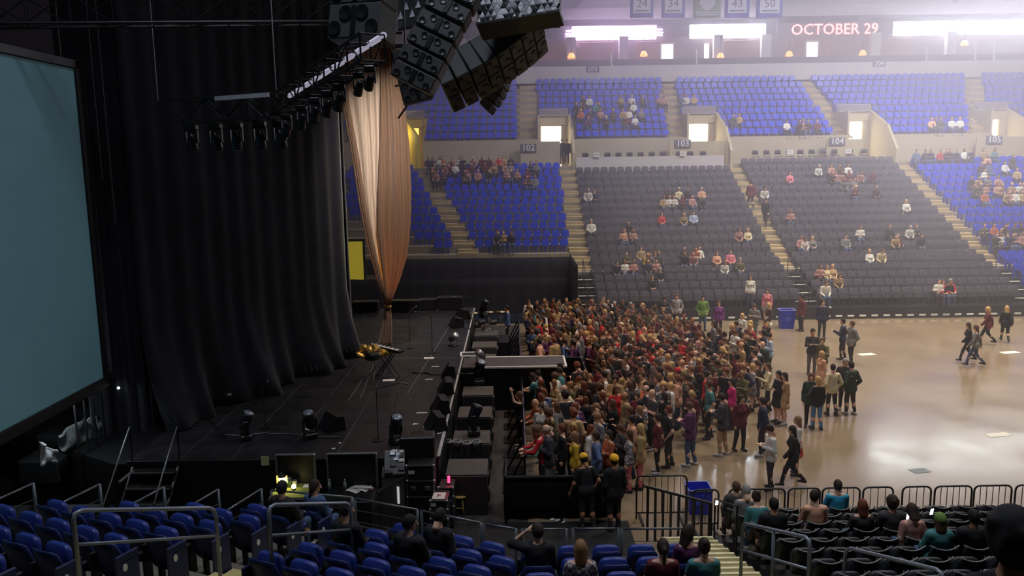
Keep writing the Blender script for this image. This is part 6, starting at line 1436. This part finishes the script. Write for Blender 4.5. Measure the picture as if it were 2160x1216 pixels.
for q in FL:
    px, py, fa, pose, fem, hair, hc, gar, tc, bot, sk, lb = q; p = floor_at(px, py, 1.6 if fem else 1.66); hat = None; hcol = None
    if 'yellow cap' in lb and 'guard' in lb: hat, hcol = 'cap', 'cap yellow'; p.y = min(p.y, 17.4)
    if 'leaning on the pit barricade' in lb: p.x = .75; p.y = max(p.y, 19.3)
    if hair == 'beanie': hat, hcol, hair = 'beanie', 'red', 'short'
    if 'far stair' in lb and 'white top' in lb: p = PZ(1655, 616, 2.3); p = Vector((p.x, 41.2, .64))
    if p.y > 40.6 and p.z < .1: p.y = 40.5
    person(p, D(fa), pose, bool(fem), hair, hc, gar, tc, bot, sk, lb, hat=hat, hatcol=hcol, group='people standing on the arena floor')
b = None
# --- the packed crowd before the stage
poly = [(.75, 18.9), (2.4, 18.9), (3.3, 20.6), (4.3, 22.2), (5.4, 22.6), (6.9, 24.0), (8.7, 27.0), (9.8, 30.2), (10.7, 32.6), (8.9, 32.2), (7.6, 33.4), (6.6, 36.4), (4.6, 38.6), (.75, 38.6)]
def inside(x, y):
    r = False
    for i in range(len(poly)):
        (x0, y0), (x1, y1) = poly[i], poly[i - 1]
        if (y0 > y) != (y1 > y) and x < (x1 - x0) * (y - y0) / (y1 - y0) + x0: r = not r
    return r and not (x < 3.0 and 25.7 < y < 29.4)
rc = random.Random(17); pts = []
for _ in range(60000):
    x, y = rc.uniform(.7, 12.3), rc.uniform(18.8, 38.7)
    if not inside(x, y): continue
    rmin = .5 if x < 7 else .62
    if any((x - a) ** 2 + (y - c) ** 2 < rmin ** 2 for a, c in pts) or any((x - q.x) ** 2 + (y - q.y) ** 2 < .2 for q, _ in PEOPLE): continue
    pts.append((x, y))
NEARN, FARN, FLOORN = 22, 37, len(FL)
LIM = 300 - NEARN - FARN - FLOORN
pts.sort(key=lambda p: p[1] + .0 * p[0]); indiv, rest = pts[:LIM], pts[LIM:]
HW = [('black', 2), ('dark brown', 5), ('brown', 5), ('auburn', 4), ('blond', 1.4), ('light brown', 2), ('grey', .6)]
TW = [('black', 6), ('maroon', 4), ('dark brown', 4), ('navy', 2), ('grey', 2), ('charcoal', 4), ('white', 1.6), ('cream', 1), ('tan', 2), ('olive', 1.6), ('rust orange', 1.6), ('red', .7), ('dusty rose', 1.2), ('teal', .5), ('denim blue', 1), ('plum', 1.2), ('peach', 1), ('plaid', 1), ('dark green', 1), ('khaki', 1)]
def pick(W): return rc.choices([a for a, _ in W], [c for _, c in W])[0]
PW = [('stand', 3), ('phone', 2.5), ('arms crossed', 1.5), ('hands in pockets', 2), ('hand on hip', 1), ('talking', 2), ('arm raised', .15)]
def zone(x, y):
    a = 'by pit barricade' if x < 1.4 else 'on crowd edge' if not inside(x + .9, y) else 'near the pit' if x < 3.2 else 'in mid crowd' if x < 6 else 'in outer crowd'
    c = 'near end' if y < 21.5 else 'before runway' if y < 25.8 else 'level with runway' if y < 29.6 else 'beyond runway' if y < 34 else 'far end'
    return a + ', ' + c
for x, y in indiv:
    for _ in range(200):
        fem = rc.random() < .6; hair = rc.choice(['long', 'long', 'shoulder-length', 'tied back', 'bun'] if fem else ['short', 'short', 'short', 'curly', 'receding']); hc = pick(HW); tc = pick(TW); gar = rc.choice(['shirt', 'jacket', 'tshirt']); pose = pick(PW); bot = rc.choice(['jeans', 'dark trousers', 'black trousers', 'grey trousers'])
        if x < 1.3 and rc.random() < .5: pose = 'leaning'
        gw = {'shirt': 'top', 'jacket': 'jacket', 'tshirt': 'T-shirt'}[gar]
        lb = f'person with {hair} {hc} hair, {tc} {gw}, {zone(x, y)}'
        if lb.lower() not in USED: break
    fa = 90 + rc.gauss(0, 45) if rc.random() < .78 else rc.uniform(0, 360)
    person((x, y, 0), D(fa), pose, fem, hair, hc, gar, tc, bot, rc.choice([0, 0, 0, 1, 1, 2]), lb, group='people packed before the stage')
for i, (px, py) in enumerate([(1272, 828), (1355, 690), (1216, 700), (1400, 830)]):
    p = PZ(px, py, 1.45); phone(p, rc.uniform(1, 2), f'bright phone glowing in the crowd, {["near the runway front", "far end", "by the far pit", "near the crowd edge"][i]}', tilt=.4)

# --- seated people: near stand
NS = [o for o in COL.objects if o.name.startswith(('stadium_seat', 'padded_seat')) and o.type == 'EMPTY']
taken = set()
def near_sit(px, py, pose, fem, hair, hc, gar, tc, bot, sk, lb, hat=None, hatcol=None, hw=1.24):
    best = None
    for s in NS:
        if s.name in taken: continue
        fw_ = Vector((-math.sin(s.rotation_euler.z), math.cos(s.rotation_euler.z), 0)); h = Vector(s.location) + fw_ * .12 + Vector((0, 0, hw)); q = proj(h); e = (q[0] - px) ** 2 + (q[1] - py) ** 2 * 2.2
        if best is None or e < best[0]: best = (e, s, fw_)
    e, s, fw_ = best; taken.add(s.name)
    for c in s.children:
        if c.name.startswith('seat_pan'): c.rotation_euler = (-math.pi / 2 + .12, 0, 0); c.location = (0, -.36, .54)
    p = Vector(s.location) + fw_ * .16
    return person(p, s.rotation_euler.z, pose, fem, hair, hc, gar, tc, bot, sk, lb, sc=1.0 if not fem else .96, group='spectators in the near stand', hat=hat, hatcol=hatcol)
NSL = [(606, 1036, 'sitting', 0, 'short', 'black', 'jacket', 'black', 'jeans', 0, 'dark haired person sitting by the green lit worktop, first of three behind the handrail'),
       (668, 1040, 'sitting turned', 1, 'long', 'dark brown', 'jacket', 'denim blue', 'jeans', 0, 'long haired person looking aside, middle of three behind the handrail'),
       (724, 1042, 'sitting turned', 0, 'short', 'black', 'jacket', 'black', 'dark trousers', 0, 'person in black jacket looking aside, last of three behind the handrail'),
       (845, 1102, 'sitting turned', 0, 'short', 'black', 'jacket', 'black', 'dark trousers', 0, 'person with glasses in black jacket turned to the stage in the near blue seats'),
       (926, 1110, 'sitting phone', 0, 'short', 'black', 'jacket', 'black', 'dark trousers', 0, 'person bent over a phone beside the glasses wearer in the near blue seats'),
       (1152, 1140, 'sitting hand up', 0, 'short', 'dark brown', 'jacket', 'black', 'dark trousers', 0, 'person in black hooded jacket, hand raised to face, in the near blue seats'),
       (1264, 1176, 'sitting', 1, 'shoulder-length', 'light brown', 'shirt', 'plaid', 'jeans', 0, 'light brown haired person in patterned top in the near blue seats'),
       (1356, 1166, 'sitting', 1, 'tied back', 'dark brown', 'tshirt', 'maroon', 'jeans', 0, 'person with parted dark hair and bare shoulders in the near blue seats'),
       (1448, 1162, 'sitting', 1, 'bun', 'dark brown', 'tshirt', 'teal', 'jeans', 0, 'short haired person in teal top with straps in the near blue seats'),
       (1512, 1160, 'sitting turned', 1, 'long', 'dark brown', 'shirt', 'plum', 'jeans', 0, 'person with long dark hair in plum top at the near blue row end'),
       (1530, 1052, 'sitting', 0, 'short', 'brown', 'jacket', 'charcoal', 'dark trousers', 0, 'person in charcoal jacket at the first black row beside the stair'),
       (1586, 1048, 'sitting phone', 0, 'short', 'grey', 'shirt', 'grey', 'dark trousers', 0, 'grey haired person holding a bright phone in the first black rows'),
       (1588, 1078, 'sitting forward', 1, 'bun', 'dark brown', 'shirt', 'teal', 'jeans', 0, 'person in pale teal top behind the grey haired person'),
       (1638, 1068, 'sitting', 0, 'short', 'black', 'jacket', 'black', 'dark trousers', 1, 'person in black jacket near the handrail in the black seats'),
       (1714, 1044, 'sitting turned', 0, 'short', 'dark brown', 'shirt', 'peach', 'jeans', 0, 'person in pale peach shirt with arm along the front black seats'),
       (1766, 1040, 'sitting', 0, 'short', 'dark brown', 'shirt', 'cyan', 'jeans', 0, 'person in bright cyan shirt in the front black row'),
       (1808, 1072, 'sitting', 1, 'shoulder-length', 'auburn', 'shirt', 'charcoal', 'jeans', 0, 'auburn haired person in charcoal top behind the cyan shirt'),
       (1880, 1068, 'sitting', 0, 'curly', 'dark brown', 'jacket', 'charcoal', 'dark trousers', 0, 'curly haired person in charcoal jacket alone in the middle black seats'),
       (1934, 1084, 'sitting phone', 1, 'shoulder-length', 'dark brown', 'shirt', 'dusty rose', 'jeans', 0, 'dark haired person lit by a raised phone in the black seats'),
       (1998, 1100, 'sitting', 1, 'shoulder-length', 'brown', 'jacket', 'teal', 'jeans', 0, 'person in green beanie and teal hooded jacket in the black seats'),
       (2066, 1100, 'sitting', 0, 'short', 'black', 'jacket', 'black', 'dark trousers', 2, 'person in black jacket beside the green beanie in the black seats')]
for q in NSL:
    hat = ('beanie', 'green') if 'in green beanie' in q[-1] else (None, None)
    tt = near_sit(q[0], q[1], q[2], bool(q[3]), q[4], q[5], q[6], q[7], q[8], q[9], q[10], hat[0], hat[1])
for q_, t in PEOPLE:
    if 'with glasses' in t['label']:
        b = MB()
        for s in (-1, 1):
            b.tube([(s * .034 + .026 * math.cos(a), .098, .014 + .019 * math.sin(a)) for a in [k * .7854 for k in range(9)]], .0025, 4); b.tube([(s * .06, .098, .018), (s * .078, .0, .02)], .0025, 4)
        b.tube([(-.01, .1, .016), (.01, .1, .016)], .0025, 4); put('glasses', b.mesh('glasses', blackpaint), t, mw=figure('sitting turned', False)['MH'])
for i, (px, py, y) in enumerate([(1573, 1041, 16.6), (1512, 1060, 16.4), (1915, 1090, 14.6), (1965, 1080, 14.8), (940, 1126, 12.3)]):
    p = PY(px, py, y); phone(p, .2, ['bright phone held up in the first black rows', 'bright phone low beside the stair', 'bright white phone held by the dusty rose top', 'bright white phone held beside the green beanie', 'lit phone held in the near blue seats'][i], tilt=.2)
# big dark shape of a neighbour close to the camera
p = EYE + ray(2128, 1120).normalized() * 4.3; person((p.x, p.y, p.z - 1.30), .1, 'sitting', False, 'curly', 'black', 'jacket', 'black', 'dark trousers', 2, 'big dark silhouette of a curly haired neighbour close at the frame edge', sc=1.0, group='spectators in the near stand')
b = MB(); b.box((p.x + .3, p.y - .1, (p.z - 1.30) / 2), (1.4, 1.0, p.z - 1.30)); struct(b.build('floor_upper_near_stand', blackpaint))
b = MB(); t = thing('stadium_seat', 'dark seat under the big dark silhouette at the frame edge', 'seat', (p.x, p.y - .18, p.z - 1.30)); put('backrest', NEAR['backrest'], t); o = put('seat_pan', NEAR['seat_pan'], t); o.rotation_euler = (-math.pi / 2 + .12, 0, 0); o.location = (0, -.36, .54); put('bracket', NEAR['bracket'], t)

# --- seated people: far stands
ROWS = {}
for (y, z, kd, x0, x1, nm, k, zn) in far_rows: ROWS.setdefault((round(y, 2), round(z, 2)), []).append((x0, x1, nm, k, zn))
def far_spot(px, py, hz=1.2):
    best = None
    for (y, z), L in ROWS.items():
        yy = y - .25; p = PY(px, py, yy); e = abs(p.z - (z + hz))
        for (x0, x1, nm, k, zn) in L:
            if x0 - .4 < p.x < x1 + .4 and (best is None or e < best[0]): best = (e, Vector((p.x, yy, z)), nm, k, zn)
    return best
FAR = [(1365, 535, 1, 'long', 'blond', 'mustard yellow', 'yellow top'), (1352, 528, 0, 'short', 'brown', 'khaki', 'khaki shirt'), (1382, 530, 1, 'long', 'auburn', 'dark brown', 'brown top'), (1240, 400, 0, 'short', 'grey', 'white', 'white top'), (1254, 400, 0, 'short', 'brown', 'navy', 'navy top'),
       (1666, 372, 1, 'long', 'brown', 'pink', 'pink top'), (1612, 392, 0, 'short', 'brown', 'white', 'white shirt'), (1396, 455, 1, 'long', 'auburn', 'red', 'red top'), (1463, 440, 0, 'short', 'dark brown', 'pale blue', 'pale blue shirt'), (1442, 440, 1, 'long', 'blond', 'khaki', 'khaki top'),
       (1247, 465, 0, 'short', 'grey', 'white', 'white cap and shirt'), (1318, 480, 0, 'short', 'black', 'black', 'black jacket'), (1558, 475, 1, 'long', 'brown', 'dusty rose', 'dusty rose top'), (1578, 475, 1, 'shoulder-length', 'blond', 'cream', 'cream top'), (1512, 540, 1, 'long', 'brown', 'peach', 'peach top'), (1528, 542, 1, 'long', 'light brown', 'white', 'white top'), (1541, 535, 0, 'short', 'brown', 'pink', 'pink shirt'),
       (1561, 555, 0, 'short', 'grey', 'olive', 'olive shirt'), (1300, 545, 0, 'short', 'black', 'charcoal', 'charcoal top'), (1392, 575, 0, 'short', 'grey', 'black', 'black jacket'), (1376, 578, 1, 'long', 'brown', 'black', 'black top'), (1740, 590, 0, 'short', 'brown', 'white', 'white T-shirt'), (1757, 560, 1, 'long', 'blond', 'tan', 'tan top'), (1745, 570, 1, 'long', 'light brown', 'cream', 'cream top'), (1768, 575, 1, 'long', 'brown', 'khaki', 'khaki top'),
       (1990, 590, 1, 'long', 'auburn', 'red', 'red top'), (2006, 588, 0, 'short', 'grey', 'red', 'red shirt'), (1697, 505, 1, 'long', 'brown', 'white', 'white top'), (1714, 508, 1, 'long', 'blond', 'grey', 'grey top'), (1835, 525, 1, 'bun', 'blond', 'white', 'white top'), (1858, 525, 0, 'short', 'brown', 'cream', 'cream shirt'), (1785, 490, 0, 'short', 'brown', 'grey', 'grey shirt'), (1912, 430, 1, 'long', 'blond', 'white', 'white top')]
assert len(FAR) <= 34
for i, (px, py, fem, hair, hc, tc, w_) in enumerate(FAR):
    e, p, nm, k, zn = far_spot(px, py + 2); rn = ORD[k + (5 if zn == 'f' and nm in ('103', '104') else 0)]
    lb = f'seated spectator in {w_}, {hc} hair, {rn} row of far block-{nm}'
    if lb.lower() in USED: lb += ' on the stage side'
    person(p, math.pi, 'sitting' if i % 3 else 'sitting forward', bool(fem), hair, hc, 'shirt', tc, 'jeans' if i % 2 else 'dark trousers', 0, lb, group='spectators seated in the far stand')
# people standing in the far aisles
for (px, py, x, y, z, rz, lb, tc) in [(1187, 300, 4.1, 58.6, 8.0, 180, 'dark figure of a person standing in the lit exit beside sign-102', 'black'), (1188, 301, 3.75, 58.8, 8.0, 160, 'second dark figure standing in the lit exit beside sign-102', 'charcoal'), (1613, 470, 15.7, 49.4, 4.0, 150, 'person in black jacket walking the stair of aisle-103', 'black'), (1585, 430, 15.4, 51.6, 5.0, 0, 'person in maroon top climbing the stair of aisle-103', 'maroon')]:
    person((x, y, z + .12), D(rz), 'stand' if px < 1300 else 'walking', False, 'short', 'dark brown', 'jacket', tc, 'dark trousers', 0, lb, group='people on the far stairs')
# everybody further off: one low detail mass of spectators
class Mass:
    def __init__(s): s.V = []; s.F = []; s.m = []; s.n = 0; s.proto = {}
    def arr(s, pose, fem, long):
        key = (pose, fem, long)
        if key not in s.proto:
            aL, aR, lg, lean, hy, hp = POSE[pose]; sit = lg == 'sit'; pz = .57 if sit else .93; U = lambda p: Vector((0, 0, pz)) + rotx(p, lean); parts = []
            T_ = [(U((0, 0, 0)), U((0, 0, .4)), .15, .15, (1.15, .75, 1)), (U((-.13, 0, .44)), U((.13, 0, .44)), .075, .075)]
            for sd, nm in ((-1, aL), (1, aR)): e_, w_ = ARM[nm]; sh = U((sd * .18, 0, .45)); T_ += [(sh, U((sd * (.18 + e_[0]), e_[1], .45 + e_[2])), .062, .055), (U((sd * (.18 + e_[0]), e_[1], .45 + e_[2])), U((sd * (.18 + w_[0]), w_[1], .45 + w_[2])), .055, .042)]
            parts.append((2, T_)); L_ = []
            for sd, (k, a) in zip((-1, 1), LEG[lg]): L_ += [((sd * .09, 0, pz), (sd * k[0], k[1], k[2]), .1, .07), ((sd * k[0], k[1], k[2]), (sd * a[0], a[1], a[2]), .07, .05), ((sd * a[0], a[1] - .03, .045), (sd * a[0], a[1] + .14, .04), .045, .04)]
            parts.append((3, L_)); hc = U((0, .02, .69)); parts.append((0, [(hc, hc, .1, .1, (.8, 1, 1.15)), (U((0, 0, .48)), hc, .055, .05), (hc + Vector((0, .09, -.01)), hc + Vector((0, .11, -.02)), .015, .018)] + [(U((sd * (.18 + ARM[nm][1][0]), ARM[nm][1][1], .45 + ARM[nm][1][2])), U((sd * (.18 + ARM[nm][1][0]), ARM[nm][1][1] + .04, .45 + ARM[nm][1][2] - .05)), .045, .04) for sd, nm in ((-1, aL), (1, aR))]))
            H_ = [(hc + Vector((0, -.02, .03)), hc + Vector((0, -.02, .03)), .105, .105, (.82, 1, 1.05))]
            if long: H_ += [(hc + Vector((0, -.07, 0)), hc + Vector((0, -.09, -.24)), .075, .07, (1.2, .6, 1))]
            parts.append((1, H_)); V, F, m = [], [], []; n = 0
            for ix, P in parts:
                v, f = sdf_mesh(P, .03, .048); V.append(v); F += (f + n).tolist(); m += [ix] * len(f); n += len(v)
            s.proto[key] = (np.concatenate(V), np.array(F), m)
        return s.proto[key]
    def add(s, p, rz, pose, fem, long, slots):
        V, F, m = s.arr(pose, fem, long); c, q = math.cos(rz), math.sin(rz); s.V.append(np.stack([V[:, 0] * c - V[:, 1] * q + p[0], V[:, 0] * q + V[:, 1] * c + p[1], V[:, 2] + p[2]], 1)); s.F.append(F + s.n); s.n += len(V); s.m += [slots[i] for i in m]
    def build(s, name, mats):
        me = bpy.data.meshes.new(name); me.from_pydata(np.concatenate(s.V).tolist(), [], np.concatenate(s.F).tolist())
        for m in mats: me.materials.append(m)
        me.polygons.foreach_set('material_index', s.m); me.polygons.foreach_set('use_smooth', [True] * len(me.polygons)); me.update(); return put(name, me)
MM = []; MI = {}
def mi(m):
    if m.name not in MI: MI[m.name] = len(MM); MM.append(m)
    return MI[m.name]
def slots(tc=None): return [mi(SKIN[rc.choice([0, 0, 1, 2])]), mi(hmat(pick(HW))), mi(cmat(tc or (lambda c: 'grey' if c == 'plaid' else c)(pick(TW)))), mi(mat('bottom_' + rc.choice(['jeans', 'dark_trousers', 'black_trousers']), BOT['dark trousers'], .8))]
ms = Mass()
for x, y in rest: ms.add((x, y, 0), D(90 + rc.gauss(0, 40)), rc.choice(['stand', 'phone', 'arms crossed', 'hands in pockets']), False, rc.random() < .6, slots())
spots = []
def cluster(n, x0, x1, y0, y1):
    for _ in range(n): spots.append((rc.uniform(x0, x1), rc.uniform(y0, y1)))
cluster(75, 898, 1085, 322, 362); cluster(12, 1085, 1185, 350, 378); cluster(6, 1030, 1090, 330, 372)
cluster(14, 1392, 1530, 402, 416); cluster(8, 1300, 1340, 470, 492); cluster(8, 1440, 1480, 520, 534); cluster(8, 1300, 1400, 530, 556)
cluster(18, 1200, 1280, 205, 245); cluster(14, 1290, 1400, 195, 255); cluster(14, 1640, 1730, 245, 275); cluster(16, 1910, 2040, 245, 280); cluster(10, 1430, 1490, 200, 230); cluster(6, 1545, 1570, 235, 250)
cluster(12, 1720, 1840, 345, 372); cluster(10, 1790, 1860, 370, 400); cluster(14, 1870, 1960, 480, 500); cluster(22, 1920, 2060, 300, 325); cluster(26, 2040, 2158, 320, 420); cluster(26, 2040, 2158, 470, 510); cluster(10, 2060, 2158, 385, 420)
for px, py in [(1062, 500), (1078, 498), (1050, 502), (1160, 526), (1172, 526), (1150, 524), (1128, 370), (1138, 368), (1172, 345), (1690, 506), (1668, 440), (1780, 388), (1800, 390), (1815, 480), (1925, 425), (1940, 480), (2000, 600), (1980, 600), (1860, 630), (1730, 560), (2105, 385), (2140, 400)]: spots.append((px, py))
occ = set()
for px, py in spots:
    r = far_spot(px, py)
    if not r or r[0] > .35: continue
    k = (round(r[1].x / .45), round(r[1].y, 1))
    if k in occ or in_vom(r[1].x, r[1].y, .2): continue
    occ.add(k); ms.add(r[1], math.pi + rc.uniform(-.3, .3), rc.choice(['sitting', 'sitting phone', 'sitting forward']), False, rc.random() < .5, slots('white' if rc.random() < .14 else 'dusty rose' if rc.random() < .2 else None))
o = ms.build('distant_crowd', MM); stuff(o, 'far spectators in the stands and the far end of the crowd', 'crowd')
# ================================================================== HAZE
def haze_box(lo, hi, dens, label, nm):
    hm = bpy.data.materials.new(nm); hm.use_nodes = True; nt = hm.node_tree; nt.nodes.remove(nt.nodes['Principled BSDF'])
    v = nt.nodes.new('ShaderNodeVolumeScatter'); v.inputs['Color'].default_value = (.88, .85, 1, 1); v.inputs['Density'].default_value = dens; v.inputs['Anisotropy'].default_value = .3
    nt.links.new(v.outputs[0], nt.nodes['Material Output'].inputs['Volume'])
    b = MB(); b.box([(a + c) / 2 for a, c in zip(lo, hi)], [c - a for a, c in zip(lo, hi)]); stuff(b.build('haze', hm), label, 'haze')
haze_box((-13, 39.05, .05), (5, 71.6, 25), .013, 'pale stage haze hanging before far block-102', 'far_haze')
haze_box((5.01, 39.05, .05), (20, 71.6, 25), .0155, 'pale haze hanging before far block-103', 'middle_haze')
haze_box((20.01, 39.05, .05), (50.5, 71.6, 25), .026, 'denser pale haze before far blocks 104 and 105', 'open_end_haze')
haze_box((3.0, 14, .05), (50.5, 39, 25), .004, 'thin haze over the open arena floor', 'floor_haze')
